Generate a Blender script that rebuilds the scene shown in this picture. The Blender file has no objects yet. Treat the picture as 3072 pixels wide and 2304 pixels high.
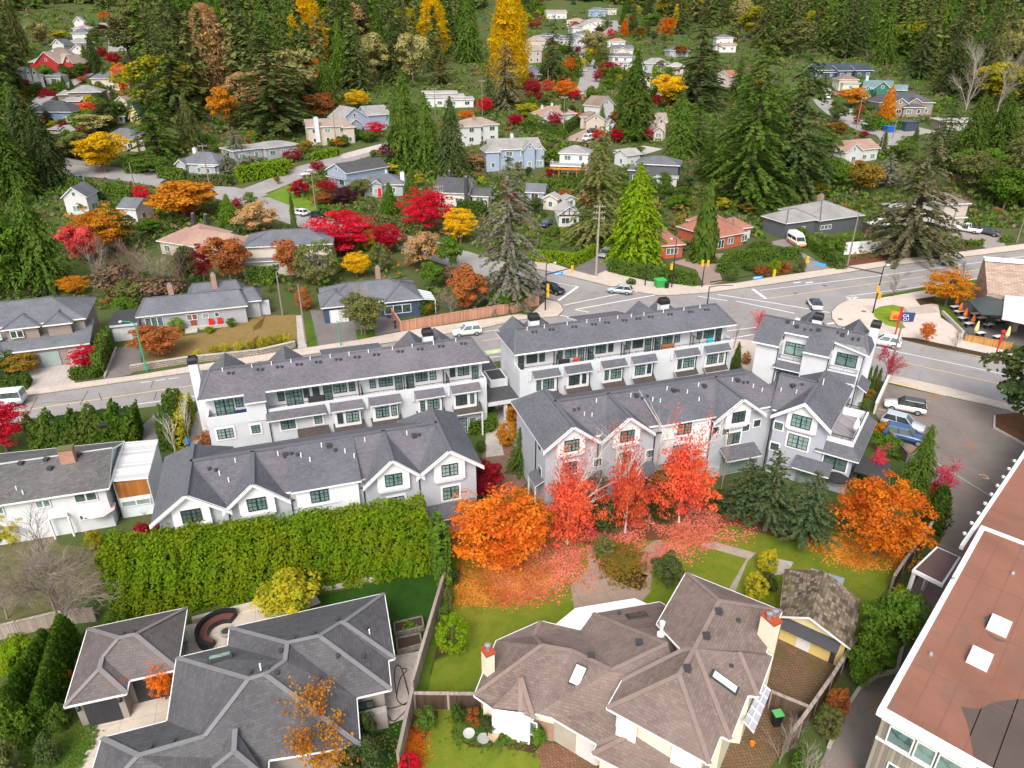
import bpy,bmesh,math,random
import numpy as np
from mathutils import Vector,Matrix,noise
from mathutils.geometry import tessellate_polygon
random.seed(7)
rng=np.random.default_rng(7)
SC=bpy.context.scene
COL=SC.collection
R=math.radians
# ------------------------------------------------------------------ camera model
F=2115.0;PITCH=R(26.6);CH=42.5
cp,sp=math.cos(PITCH),math.sin(PITCH)
def terr(x,y):
 d=y-150.0
 s=14.0
 h=.115*(s*math.log1p(math.exp(max(-40,min(40,d/s)))))
 if y>520:h+=(y-520)**2*.00042
 if d>0 and x<-60:h+=min(1,d/120)*min(1,(-60-x)/80)*min(14,d*.05)
 return h if d>-60 else .0
def ray(px,py):
 x=(px-1536)/F;y=(py-1152)/F
 return(x,cp-y*sp,-sp-y*cp)
def at(px,py,h=.0,flat=None):
 """point h above the ground that is seen at pixel (px,py) of the photo"""
 d=ray(px,py)
 if flat is not None:
  t=(flat+h-CH)/d[2]
  return Vector((d[0]*t,d[1]*t,flat+h))
 t=20.0;st=2.0
 while t<1600:
  t+=st
  if CH+d[2]*t-h-terr(d[0]*t,d[1]*t)<0:break
 lo,hi=t-st,t
 for _ in range(22):
  m=(lo+hi)/2
  if CH+d[2]*m-h-terr(d[0]*m,d[1]*m)<0:hi=m
  else:lo=m
 return Vector((d[0]*hi,d[1]*hi,CH+d[2]*hi))
OX=(0,760,1520,2272);OY=(0,560,1130,1704)
def tp(c,r,x,y):return(OX[c]+x/2.765,OY[r]+y/2.765)
def T(c,r,x,y,h=.0):return at(*tp(c,r,x,y),h)
def depth(p):return p[1]*cp-(p[2]-CH)*sp
def mpp(p):return depth(p)/F/2.765
def top_at(p,py):
 """height above p whose top is seen on image row py"""
 v=(py-1152)/F
 return CH+p[1]*(v*cp+sp)/(v*sp-cp)-p[2]
def frame(o,ang):
 """local frame: root matrix of a building"""
 return Matrix.Translation(o)@Matrix.Rotation(ang,4,'Z')
 # ------------------------------------------------------------------ objects
def link(o,parent=None):
 COL.objects.link(o)
 if parent:o.parent=parent
 return o
def tag(o,label=None,cat=None,group=None,kind=None):
 if label:o['label']=label
 if cat:o['category']=cat
 if group:o['group']=group
 if kind:o['kind']=kind
 return o
def thing(name,label,cat,loc=(0,0,0),rz=.0,group=None):
 o=bpy.data.objects.new(name,None);o.empty_display_size=.3
 o.location=loc;o.rotation_euler=(0,0,rz)
 link(o);return tag(o,label,cat,group)
def dup(o,loc=None,rz=None,scale=None,label=None,group=None,parent=None):
 c=o.copy();link(c)
 if parent:c.parent=parent
 if loc is not None:c.location=loc
 if rz is not None:c.rotation_euler=(0,0,rz)
 if scale is not None:c.scale=scale if hasattr(scale,'__len__')else(scale,)*3
 if label:c['label']=label
 if group:c['group']=group
 for ch in list(o.children):dup(ch,parent=c)
 return c
class MB:
 def __init__(s):s.v=[];s.f=[];s.m=[];s.sm=False
 def add(s,vs,fs,mi=0):
  b=len(s.v);s.v+=[tuple(p)for p in vs]
  for f in fs:s.f.append([b+i for i in f]);s.m.append(mi)
  return s
 def poly(s,pts,mi=0):return s.add(pts,[list(range(len(pts)))],mi)
 def box(s,x0,y0,z0,x1,y1,z1,mi=0,M=None):
  v=[Vector((x,y,z))for z in(z0,z1)for y in(y0,y1)for x in(x0,x1)]
  if M:v=[M@p for p in v]
  return s.add(v,[(0,2,3,1),(4,5,7,6),(0,1,5,4),(2,6,7,3),(0,4,6,2),(1,3,7,5)],mi)
 def cbox(s,c,dx,dy,dz,mi=0,rz=.0):
  M=Matrix.Translation(c)@Matrix.Rotation(rz,4,'Z')
  return s.box(-dx/2,-dy/2,-dz/2,dx/2,dy/2,dz/2,mi,M)
 def prism(s,poly,z0,z1,mi=0,M=None,mtop=None):
  """poly counter clockwise, list of (x,y)"""
  n=len(poly)
  a=sum(poly[i][0]*poly[(i+1)%n][1]-poly[(i+1)%n][0]*poly[i][1]for i in range(n))
  if a<0:poly=poly[::-1]
  v=[Vector((p[0],p[1],z))for z in(z0,z1)for p in poly]
  if M:v=[M@p for p in v]
  s.add(v,[(i,(i+1)%n,n+(i+1)%n,n+i)for i in range(n)]+[list(range(n))[::-1]],mi)
  return s.add(v[n:],[list(range(n))],mi if mtop is None else mtop)
 def bar(s,a,b,w,h=None,mi=0):
  """square bar between two points"""
  a,b=Vector(a),Vector(b);h=h or w
  d=(b-a).normalized()
  u=d.cross(Vector((0,0,1)))
  u=Vector((1,0,0))if u.length<1e-4 else u.normalized()
  n=u.cross(d)
  v=[p+u*(i*w/2)+n*(j*h/2)for p in(a,b)for(i,j)in((-1,-1),(1,-1),(1,1),(-1,1))]
  return s.add(v,[(0,1,5,4),(1,2,6,5),(2,3,7,6),(3,0,4,7),(3,2,1,0),(4,5,6,7)],mi)
 def tube(s,pts,rs,n=6,mi=0,cap=True):
  pts=[Vector(p)for p in pts]
  if not hasattr(rs,'__len__'):rs=[rs]*len(pts)
  rings=[]
  for i,p in enumerate(pts):
   d=(pts[min(i+1,len(pts)-1)]-pts[max(i-1,0)]).normalized()
   u=d.cross(Vector((.3,.9,.1)))
   if u.length<1e-3:u=d.cross(Vector((1,0,0)))
   u.normalize();w=d.cross(u)
   rings.append([p+(u*math.cos(2*math.pi*k/n)+w*math.sin(2*math.pi*k/n))*rs[i]for k in range(n)])
  v=[p for r in rings for p in r];fs=[]
  for i in range(len(pts)-1):
   for k in range(n):
    fs.append((i*n+k,i*n+(k+1)%n,(i+1)*n+(k+1)%n,(i+1)*n+k))
  if cap:
   fs.append(tuple(range(n))[::-1]);fs.append(tuple((len(pts)-1)*n+k for k in range(n)))
  return s.add(v,fs,mi)
 def lathe(s,prof,n=16,mi=0,c=(0,0,0)):
  v=[];fs=[]
  for(r,z)in prof:
   for k in range(n):
    a=2*math.pi*k/n
    v.append((c[0]+r*math.cos(a),c[1]+r*math.sin(a),c[2]+z))
  for i in range(len(prof)-1):
   for k in range(n):
    fs.append((i*n+k,i*n+(k+1)%n,(i+1)*n+(k+1)%n,(i+1)*n+k))
  fs.append(tuple(range(n))[::-1]);fs.append(tuple((len(prof)-1)*n+k for k in range(n)))
  return s.add(v,fs,mi)
 def build(s,name,mats,parent=None,smooth=False,bevel=.0,uv=True):
  if not isinstance(mats,(list,tuple)):mats=[mats]
  me=bpy.data.meshes.new(name);me.from_pydata(s.v,[],s.f)
  for m in mats:me.materials.append(m)
  if len(mats)>1:me.polygons.foreach_set('material_index',s.m)
  if smooth:me.polygons.foreach_set('use_smooth',[True]*len(s.f))
  if uv:auto_uv(me)
  me.update()
  o=bpy.data.objects.new(name,me);link(o,parent)
  if bevel:
   b=o.modifiers.new('Bevel','BEVEL');b.width=bevel;b.segments=2;b.limit_method='ANGLE'
  return o
def auto_uv(me):
 """metre scaled uvs: u runs level along each face, v runs up its slope"""
 uvl=me.uv_layers.new(name='UVMap');out=np.zeros(len(me.loops)*2,dtype=np.float32)
 co=[v.co for v in me.vertices];up=Vector((0,0,1))
 for p in me.polygons:
  n=p.normal
  u=up.cross(n)
  u=Vector((1,0,0))if u.length<.02 else u.normalized()
  w=n.cross(u)
  for li in p.loop_indices:
   c=co[me.loops[li].vertex_index]
   out[2*li]=c.dot(u);out[2*li+1]=c.dot(w)
 uvl.data.foreach_set('uv',out)
def grid_mesh(name,quads,mats,parent=None,mi=None):
 """quads: (N,4,3) array -> a mesh object of loose quads"""
 q=np.asarray(quads,dtype=np.float32);n=len(q)
 me=bpy.data.meshes.new(name)
 me.vertices.add(n*4);me.vertices.foreach_set('co',q.reshape(-1))
 me.loops.add(n*4);me.loops.foreach_set('vertex_index',np.arange(n*4,dtype=np.int32))
 me.polygons.add(n);me.polygons.foreach_set('loop_start',np.arange(n,dtype=np.int32)*4)
 if not isinstance(mats,(list,tuple)):mats=[mats]
 for m in mats:me.materials.append(m)
 if mi is not None:me.polygons.foreach_set('material_index',np.asarray(mi,dtype=np.int32))
 me.update();me.validate()
 o=bpy.data.objects.new(name,me);link(o,parent);return o
def inset(poly,d):
 """move every side of a ccw polygon inwards by d"""
 n=len(poly);out=[]
 for i in range(n):
  a,b,c=Vector(poly[i-1][:2]),Vector(poly[i][:2]),Vector(poly[(i+1)%n][:2])
  e1=(b-a).normalized();e2=(c-b).normalized()
  n1=Vector((-e1 .y,e1 .x));n2=Vector((-e2 .y,e2 .x))
  k=n1+n2
  k=n1 if k.length<1e-3 else k/max(.35,k.length_squared/2)
  out.append((b.x+k.x*d,b.y+k.y*d))
 return out
 # ------------------------------------------------------------------ materials
MATS={}
class NT:
 def __init__(s,name):
  s.m=bpy.data.materials.new(name);s.m.use_nodes=True
  s.t=s.m.node_tree;s.t.nodes.clear()
  s.out=s.n('ShaderNodeOutputMaterial')
 def n(s,t,**k):
  x=s.t.nodes.new(t)
  for a,b in k.items():setattr(x,a,b)
  return x
 def l(s,a,b):s.t.links.new(a,b)
 def coord(s,kind='UV'):return s.n('ShaderNodeTexCoord').outputs[kind]
 def noise(s,vec,scale,detail=4,rough=.6,dist=.0):
  x=s.n('ShaderNodeTexNoise');s.l(vec,x.inputs['Vector'])
  x.inputs['Scale'].default_value=scale;x.inputs['Detail'].default_value=detail
  x.inputs['Roughness'].default_value=rough;x.inputs['Distortion'].default_value=dist
  return x.outputs['Fac']
 def ramp(s,fac,stops):
  x=s.n('ShaderNodeValToRGB');s.l(fac,x.inputs[0]);e=x.color_ramp.elements
  while len(e)>1:e.remove(e[0])
  for i,(p,c)in enumerate(stops):
   q=e[0]if i==0 else e.new(p)
   q.position=p;q.color=(c,c,c,1)if not hasattr(c,'__len__')else(*c,1)
  return x.outputs['Color']
 def mix(s,fac,a,b,mode='MIX'):
  x=s.n('ShaderNodeMix',data_type='RGBA',blend_type=mode)
  for sock,v in((x.inputs[0],fac),(x.inputs[6],a),(x.inputs[7],b)):
   if isinstance(v,bpy.types.NodeSocket):s.l(v,sock)
   elif hasattr(v,'__len__'):sock.default_value=(*v,1)
   else:sock.default_value=v
  return x.outputs[2]
 def math(s,op,a,b=.0):
  x=s.n('ShaderNodeMath',operation=op)
  for sock,v in((x.inputs[0],a),(x.inputs[1],b)):
   if isinstance(v,bpy.types.NodeSocket):s.l(v,sock)
   else:sock.default_value=v
  return x.outputs[0]
 def bump(s,h,strength=.3,dist=.02):
  x=s.n('ShaderNodeBump');x.inputs['Strength'].default_value=strength
  x.inputs['Distance'].default_value=dist;s.l(h,x.inputs['Height']);return x.outputs[0]
 def pbr(s,col,rough=.7,spec=.3,metal=.0,normal=None,trans=.0):
  x=s.n('ShaderNodeBsdfPrincipled')
  if isinstance(col,bpy.types.NodeSocket):s.l(col,x.inputs['Base Color'])
  else:x.inputs['Base Color'].default_value=(*col,1)
  if isinstance(rough,bpy.types.NodeSocket):s.l(rough,x.inputs['Roughness'])
  else:x.inputs['Roughness'].default_value=rough
  x.inputs['Specular IOR Level'].default_value=spec;x.inputs['Metallic'].default_value=metal
  if normal:s.l(normal,x.inputs['Normal'])
  s.l(x.outputs[0],s.out.inputs[0]);return s.m
def sc(c,k):return tuple(min(1,max(0,v*k))for v in c)
def cached(fn):
 def w(*a,**k):
  key=(fn.__name__,a,tuple(sorted(k.items())))
  if key not in MATS:MATS[key]=fn(*a,**k)
  return MATS[key]
 return w
@cached
def plain(col,rough=.6,spec=.3,metal=.0,var=.10,scale=1.5):
 t=NT('painted');o=t.coord('Object')
 n=t.noise(o,scale,5)
 c=t.mix(n,sc(col,1-var),sc(col,1+var))
 return t.pbr(c,rough,spec,metal)
@cached
def stucco(col):
 t=NT('stucco');o=t.coord('Object')
 n=t.noise(o,.6,5);f=t.noise(o,22,3)
 c=t.mix(t.ramp(n,[(.3,.0),(.7,1.0)]),sc(col,.90),sc(col,1.04))
 c=t.mix(t.math('MULTIPLY',f,.22),c,sc(col,.62))
 return t.pbr(c,.85,.2,normal=t.bump(f,.35,.02))
@cached
def siding(col,step=.16):
 t=NT('siding');uv=t.coord('UV')
 s=t.n('ShaderNodeSeparateXYZ');t.l(uv,s.inputs[0])
 fr=t.math('FRACT',t.math('DIVIDE',s.outputs[1],step))
 n=t.noise(t.coord('Object'),1.2,4)
 c=t.mix(n,sc(col,.88),sc(col,1.08))
 c=t.mix(t.ramp(fr,[(.0,.55),(.10,.0)]),c,sc(col,.35))
 return t.pbr(c,.6,.25,normal=t.bump(fr,.4,.015))
@cached
def boards(col,step=.15,gap=.4):
 """upright boards"""
 t=NT('boards');uv=t.coord('UV')
 s=t.n('ShaderNodeSeparateXYZ');t.l(uv,s.inputs[0])
 q=t.math('DIVIDE',s.outputs[0],step);fr=t.math('FRACT',q)
 w=t.n('ShaderNodeTexWhiteNoise',noise_dimensions='1D');t.l(t.math('FLOOR',q),w.inputs['W'])
 n=t.noise(t.coord('Object'),2.5,5)
 c=t.mix(w.outputs[0],sc(col,.72),sc(col,1.22));c=t.mix(t.math('MULTIPLY',n,.5),c,sc(col,.5))
 c=t.mix(t.ramp(fr,[(.0,gap),(.10,.0),(.9,.0),(1.0,gap)]),c,(.01,.01,.01))
 return t.pbr(c,.8,.2)
@cached
def shingle(col,col2,course=.16,tab=.34,stain=.25,moss=None,tone=.10,mottle=.35):
 t=NT('shingles');uv=t.coord('UV')
 b=t.n('ShaderNodeTexBrick');t.l(uv,b.inputs['Vector'])
 b.inputs['Color1'].default_value=(*col,1);b.inputs['Color2'].default_value=(*col2,1)
 b.inputs['Mortar'].default_value=(*sc(col,.35),1)
 b.inputs['Scale'].default_value=1.0;b.inputs['Mortar Size'].default_value=course*.055
 b.inputs['Mortar Smooth'].default_value=.4;b.inputs['Bias'].default_value=-.1
 b.inputs['Brick Width'].default_value=tab;b.inputs['Row Height'].default_value=course
 b.offset=.37;b.offset_frequency=2
 o=t.coord('Object')
 n1=t.noise(o,.22,6,.7);n2=t.noise(o,3.2,6,.8)
 c=t.mix(t.math('MULTIPLY',t.ramp(n2,[(.35,.0),(.68,1.0)]),mottle),b.outputs[0],sc(col,.55))
 c=t.mix(t.math('MULTIPLY',t.ramp(n1,[(.38,.0),(.66,1.0)]),stain),c,sc(col2,1.5))
 f=t.noise(o,60,2);c=t.mix(t.math('MULTIPLY',f,.35),c,sc(col,.5))
 if moss:
  m=t.noise(o,.9,6,.75)
  c=t.mix(t.ramp(m,[(.50,.0),(.66,.75)]),c,moss)
 return t.pbr(c,.9,.15,normal=t.bump(b.outputs['Fac'],-.5,.02))
@cached
def bricks(col,col2,mortar=(.35,.32,.3),w=.22,h=.075,ms=.010):
 t=NT('bricks');uv=t.coord('UV')
 b=t.n('ShaderNodeTexBrick');t.l(uv,b.inputs['Vector'])
 b.inputs['Color1'].default_value=(*col,1);b.inputs['Color2'].default_value=(*col2,1)
 b.inputs['Mortar'].default_value=(*mortar,1);b.inputs['Scale'].default_value=1.0
 b.inputs['Mortar Size'].default_value=ms;b.inputs['Brick Width'].default_value=w;b.inputs['Row Height'].default_value=h
 n=t.noise(t.coord('Object'),1.1,5)
 c=t.mix(t.math('MULTIPLY',n,.5),b.outputs[0],sc(col,.4))
 return t.pbr(c,.85,.2,normal=t.bump(b.outputs['Fac'],-.4,.01))
@cached
def paver(col,col2,joint,moss=(.08,.09,.02)):
 t=NT('herringbone_pavers');m=t.n('ShaderNodeMapping');t.l(t.coord('Object'),m.inputs[0])
 m.inputs['Rotation'].default_value=(0,0,R(40))
 b=t.n('ShaderNodeTexBrick');t.l(m.outputs[0],b.inputs['Vector'])
 b.inputs['Color1'].default_value=(*col,1);b.inputs['Color2'].default_value=(*col2,1);b.inputs['Mortar'].default_value=(*joint,1)
 b.inputs['Scale'].default_value=1.0;b.inputs['Mortar Size'].default_value=.028
 b.inputs['Brick Width'].default_value=.30;b.inputs['Row Height'].default_value=.16
 n=t.noise(t.coord('Object'),.5,5);n2=t.noise(t.coord('Object'),3.0,5)
 c=t.mix(t.math('MULTIPLY',n2,.5),b.outputs[0],sc(col,.4))
 c=t.mix(t.ramp(n,[(.48,.0),(.70,.55)]),c,moss)
 return t.pbr(c,.85,.2)
@cached
def ground(cols,scales=(.15,1.3,9.0),rough=.95,fine=.35):
 """three colours blended by noise: broad patches, clumps and blades"""
 t=NT('ground');o=t.coord('Object')
 n1=t.noise(o,scales[0],6,.65);n2=t.noise(o,scales[1],6,.7);n3=t.noise(o,scales[2],4,.8)
 c=t.mix(t.ramp(n1,[(.35,.0),(.65,1.0)]),cols[0],cols[1])
 c=t.mix(t.ramp(n2,[(.45,.0),(.72,.85)]),c,cols[2])
 c=t.mix(t.math('MULTIPLY',t.ramp(n3,[(.35,.0),(.75,1.0)]),fine),c,sc(cols[0],.45))
 return t.pbr(c,rough,.1,normal=t.bump(n3,.5,.05))
@cached
def asphalt(col=(.19,.18,.175),patch=.25,leaf=None,lt=.6,crk=.55):
 t=NT('asphalt');o=t.coord('Object')
 n1=t.noise(o,.09,7,.7,.6);n2=t.noise(o,.9,6,.7);n3=t.noise(o,40,2)
 c=t.mix(t.ramp(n1,[(.35,.0),(.68,1.0)]),sc(col,1-patch),sc(col,1+patch))
 c=t.mix(t.math('MULTIPLY',n2,.4),c,sc(col,.62));c=t.mix(t.math('MULTIPLY',n3,.3),c,sc(col,.45))
 v=t.n('ShaderNodeTexVoronoi',feature='DISTANCE_TO_EDGE');v.inputs['Scale'].default_value=.10
 w=t.n('ShaderNodeVectorMath',operation='ADD');t.l(o,w.inputs[0])
 nn=t.n('ShaderNodeTexNoise');nn.inputs['Scale'].default_value=.4;t.l(o,nn.inputs['Vector'])
 ss=t.n('ShaderNodeVectorMath',operation='SCALE');ss.inputs['Scale'].default_value=4.0;t.l(nn.outputs['Color'],ss.inputs[0])
 t.l(ss.outputs[0],w.inputs[1]);t.l(w.outputs[0],v.inputs['Vector'])
 crack=t.ramp(v.outputs['Distance'],[(.0,crk),(.006,.0)])
 c=t.mix(crack,c,sc(col,.3))
 if leaf:
  l=t.noise(o,.28,8,.8);c=t.mix(t.ramp(l,[(lt,.0),(lt+.08,.8)]),c,leaf)
 return t.pbr(c,.88,.25)
@cached
def concrete(col=(.52,.47,.42),joint=1.6,stain=.35):
 t=NT('concrete');o=t.coord('Object')
 n1=t.noise(o,.35,6,.7,.4);n2=t.noise(o,2.2,6,.75);n3=t.noise(o,35,2)
 c=t.mix(t.ramp(n1,[(.3,.0),(.7,1.0)]),sc(col,1-stain),sc(col,1.1))
 c=t.mix(t.math('MULTIPLY',t.ramp(n2,[(.45,.0),(.75,1.0)]),.45),c,sc(col,.62))
 c=t.mix(t.math('MULTIPLY',n3,.2),c,sc(col,.6))
 if joint:
  m=t.n('ShaderNodeMapping');t.l(o,m.inputs[0]);m.inputs['Rotation'].default_value=(0,0,R(-18))
  b=t.n('ShaderNodeTexBrick');t.l(m.outputs[0],b.inputs['Vector']);b.offset=.0
  b.inputs['Scale'].default_value=1.0;b.inputs['Mortar Size'].default_value=.018
  b.inputs['Brick Width'].default_value=joint;b.inputs['Row Height'].default_value=joint
  c=t.mix(t.math('MULTIPLY',b.outputs['Fac'],.6),c,sc(col,.35))
 return t.pbr(c,.9,.2)
@cached
def glass(col=(.05,.10,.095),rough=.06,curtain=.35):
 """window glass with blinds and furniture dimly seen behind it, some panes coloured as if reflecting"""
 t=NT('window_glass');o=t.coord('Object')
 n=t.noise(o,1.4,3,.5,.5)
 i=t.n('ShaderNodeObjectInfo')
 f=t.math('MULTIPLY',t.ramp(n,[(.42,.0),(.52,1.0)]),curtain)
 c=t.mix(f,col,(.30,.42,.40))
 c=t.mix(t.ramp(i.outputs['Random'],[(.15,.75),(.6,.0)]),c,(.012,.016,.016))
 c=t.mix(t.ramp(i.outputs['Random'],[(.70,.0),(.95,.5)]),c,(.36,.45,.41))  # some panes turn pale: a bright reflection painted into the base colour
 return t.pbr(c,rough,.9)
@cached
def leafmat(c1,c2,c3,trans=.35,rough=.7,clump=.35,objvar=.25):
 """leaves: every leaf, every clump and every tree has its own tone"""
 t=NT('leaves');g=t.n('ShaderNodeNewGeometry');i=t.n('ShaderNodeObjectInfo')
 n=t.noise(t.coord('Object'),clump,3,.6)
 c=t.mix(g.outputs['Random Per Island'],c1,c2)
 c=t.mix(t.ramp(n,[(.40,.0),(.64,.9)]),c,c3)
 hs=t.n('ShaderNodeHueSaturation');t.l(c,hs.inputs['Color'])
 v=t.math('ADD',t.math('MULTIPLY',i.outputs['Random'],objvar*2),1-objvar);t.l(v,hs.inputs['Value'])
 d=t.n('ShaderNodeBsdfDiffuse');tr=t.n('ShaderNodeBsdfTranslucent');mx=t.n('ShaderNodeMixShader')
 t.l(hs.outputs[0],d.inputs[0]);t.l(hs.outputs[0],tr.inputs[0]);mx.inputs[0].default_value=trans
 t.l(d.outputs[0],mx.inputs[1]);t.l(tr.outputs[0],mx.inputs[2]);t.l(mx.outputs[0],t.out.inputs[0])
 return t.m
def carpaint(col):return plain(col,.22,.6,.0,.03)
WHITE=(.73,.73,.73)
M_white=plain(WHITE,.6,.3,.0,.04)
M_trim=plain((.70,.69,.67),.55,.3,.0,.05)
M_black=plain((.018,.019,.021),.45,.4)
M_dkgrey=plain((.05,.05,.053),.6,.3)
M_grey=plain((.28,.28,.28),.6,.3)
M_metal=plain((.55,.56,.57),.35,.5,.8)
M_bark=plain((.16,.12,.09),.95,.1,.0,.35,3.0)
M_palebark=plain((.42,.37,.31),.9,.1,.0,.3,4.0)
M_darkbark=plain((.07,.05,.04),.95,.1,.0,.3,3.0)
M_glass=glass()
M_teal=glass((.09,.20,.18),.08,.5)
M_tyre=plain((.02,.02,.02),.85,.2)
M_yellow=plain((.80,.42,.02),.5,.3)
M_red=plain((.55,.02,.02),.5,.4)
M_wood=boards((.30,.17,.10),.16)
M_greywood=boards((.22,.19,.16),.15)
M_lawn=ground(((.12,.175,.014),(.20,.205,.024),(.085,.145,.012)),(.16,.9,7.0))
M_soil=ground(((.075,.05,.033),(.11,.08,.05),(.05,.05,.02)),(.25,1.6,8.0))
M_conc=concrete()
M_walk=concrete((.56,.47,.40),1.7,.12)
# ------------------------------------------------------------------ world, light, camera
def setup():
 sc_=bpy.context.scene
 w=bpy.data.worlds.new('World');sc_.world=w;w.use_nodes=True
 nt=w.node_tree;nt.nodes.clear()
 sky=nt.nodes.new('ShaderNodeTexSky');sky.sky_type='NISHITA';sky.sun_disc=False
 sky.sun_elevation=R(46);sky.sun_rotation=R(192);sky.dust_density=4.0;sky.air_density=1.0;sky.ozone_density=1.0
 hs=nt.nodes.new('ShaderNodeHueSaturation');hs.inputs['Saturation'].default_value=.45
 bg=nt.nodes.new('ShaderNodeBackground');bg.inputs[1].default_value=.15
 o=nt.nodes.new('ShaderNodeOutputWorld')
 nt.links.new(sky.outputs[0],hs.inputs['Color']);nt.links.new(hs.outputs[0],bg.inputs[0]);nt.links.new(bg.outputs[0],o.inputs[0])
 su=bpy.data.lights.new('sun','SUN');su.energy=1.15;su.angle=R(24);su.color=(1.0,.95,.88)
 so=bpy.data.objects.new('sun',su);link(so)
 az,el=R(192),R(46)
 d=Vector((math.sin(az)*math.cos(el),math.cos(az)*math.cos(el),math.sin(el)))
 so.rotation_euler=d.to_track_quat('Z','Y').to_euler()
 c=bpy.data.cameras.new('camera');co=bpy.data.objects.new('camera',c);link(co)
 c.sensor_width=36;c.lens=36*F/3072;c.clip_end=4000;c.clip_start=.5
 co.location=(0,0,CH);co.rotation_euler=(R(90)-PITCH,0,0)
 sc_.camera=co
 v=sc_.view_settings;v.view_transform='Standard';v.look='None';v.gamma=1;v.exposure=.86
 sc_.cycles.max_bounces=6;sc_.cycles.diffuse_bounces=3;sc_.cycles.glossy_bounces=2;sc_.cycles.transmission_bounces=2
setup()
# ------------------------------------------------------------------ ground sheets
def xy(p):return(p[0],p[1])
def P(*spec):
 """list of (col,row,x,y) or continuing (x,y) tile points -> ground points"""
 out=[];c=r=0
 for s in spec:
  if len(s)==4:c,r=s[:2];s=s[2:]
  out.append(T(c,r,*s))
 return out
def sheet(name,pts,mat,dz,kind='structure',cell=5.0,skirt=.0):
 """a sheet lying on the ground; skirt gives it a real thickness (kerbs)"""
 bm=bmesh.new()
 vs=[bm.verts.new((p[0],p[1],0))for p in pts]
 f=bm.faces.new(vs);bmesh.ops.triangulate(bm,faces=[f])
 xs=[p[0]for p in pts];ys=[p[1]for p in pts]
 if max(ys)>85:
  for ax,lo,hi in((0,min(xs),max(xs)),(1,max(85,min(ys)),max(ys))):
   k=math.floor(lo/cell)+1
   while k*cell<hi:
    co=(k*cell,0,0)if ax==0 else(0,k*cell,0)
    bmesh.ops.bisect_plane(bm,geom=bm.verts[:]+bm.edges[:]+bm.faces[:],dist=1e-5,plane_co=co,plane_no=(1,0,0)if ax==0 else(0,1,0))
    k+=1
 bmesh.ops.recalc_face_normals(bm,faces=bm.faces[:])
 if bm.faces and sum(f.normal.z for f in bm.faces)<0:bmesh.ops.reverse_faces(bm,faces=bm.faces[:])
 for v in bm.verts:v.co.z=terr(v.co.x,v.co.y)+dz
 if skirt:
  ed=[e for e in bm.edges if e.is_boundary]
  g=bmesh.ops.extrude_edge_only(bm,edges=ed)
  for v in g['geom']:
   if isinstance(v,bmesh.types.BMVert):v.co.z-=skirt
 me=bpy.data.meshes.new(name);bm.to_mesh(me);bm.free();me.materials.append(mat);auto_uv(me)
 o=bpy.data.objects.new(name,me);link(o)
 if kind:o['kind']=kind
 return o
def strip_pts(c,w):
 c=[Vector(xy(p))for p in c];l=[];r=[]
 for i,p in enumerate(c):
  d=(c[min(i+1,len(c)-1)]-c[max(i-1,0)]).normalized();n=Vector((-d.y,d.x))*(w/2)
  l.append(p+n);r.append(p-n)
 return l+r[::-1]
def smooth(c,k=4):
 c=[Vector(xy(p))for p in c];out=[]
 for i in range(len(c)-1):
  p0,p1,p2,p3=c[max(i-1,0)],c[i],c[i+1],c[min(i+2,len(c)-1)]
  for j in range(k):
   t=j/k
   out.append(.5*((2*p1)+(p2-p0)*t+(2*p0-5*p1+4*p2-p3)*t*t+(3*p1-p0-3*p2+p3)*t**3))
 out.append(c[-1]);return out
def build_ground():
 ys=list(range(-80,80,20))+list(range(80,300,4))+list(range(300,560,10))+list(range(560,1801,40))
 xs=list(range(-900,-260,40))+list(range(-260,261,5))+list(range(300,941,40))
 v=[(x,y,terr(x,y))for y in ys for x in xs];n=len(xs)
 f=[(j*n+i,j*n+i+1,(j+1)*n+i+1,(j+1)*n+i)for j in range(len(ys)-1)for i in range(n-1)]
 me=bpy.data.meshes.new('ground');me.from_pydata(v,[],f)
 me.materials.append(ground(((.06,.10,.022),(.10,.095,.045),(.08,.12,.026)),(.06,.5,5.0)))
 o=bpy.data.objects.new('ground',me);link(o);o['kind']='structure'
build_ground()
M_road=asphalt((.33,.305,.295),.20)
M_lot=asphalt((.235,.20,.175),.28,(.42,.13,.02),.585,.3)
M_drive=asphalt((.21,.185,.175),.22,(.35,.13,.05),.63)
M_paint=plain((.78,.76,.74),.7,.2,.0,.12,3.0)
M_ypaint=plain((.72,.52,.22),.7,.2,.0,.15,3.0)
sheet('road',P((0,2,-420,262),(180,172),(1180,28),(0,1,1590,1545),(1,1,1850,1190),(2212,1110),(2,1,430,1078),(475,1030),(458,985),(425,958),(215,885),(205,675),(700,790),(860,832),(1040,870),(1260,905),(1420,902),(1700,880),(2212,810),(3,1,1060,665),(2212,525),(2700,470),(2700,660),(2212,722),(1900,780),(1400,855),(1000,925),(760,932),(660,985),(612,1040),(615,1100),(660,1155),(1150,1258),(2090,1475),(2500,1570),(3,2,2600,360),(1950,190),(1600,95),(3,1,1120,1565),(200,1335),(2,1,2040,1275),(1870,1262),(1,1,2050,1445),(0,2,1620,205),(1150,262),(-420,470)),M_road,.02)
C2=smooth(P((2,1,240,782),(1,1,1775,620),(1300,470),(850,365),(400,262),(80,120),(0,0,2040,1640),(1750,1575),(1100,1455),(520,1395),(200,1330)))
sheet('side_road',strip_pts(C2,9.0),M_road,.045)
sheet('upper_road',strip_pts(smooth(P((1,0,-60,1610),(130,1540),(300,1468),(440,1405),(800,1305),(1080,1225),(1300,1170))),8.0),M_road,.07)
sheet('far_road',strip_pts(smooth(P((2,0,660,760),(690,640),(660,500),(610,430),(700,330),(870,260),(900,210),(860,175))),9.0),M_road,.2)
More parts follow.
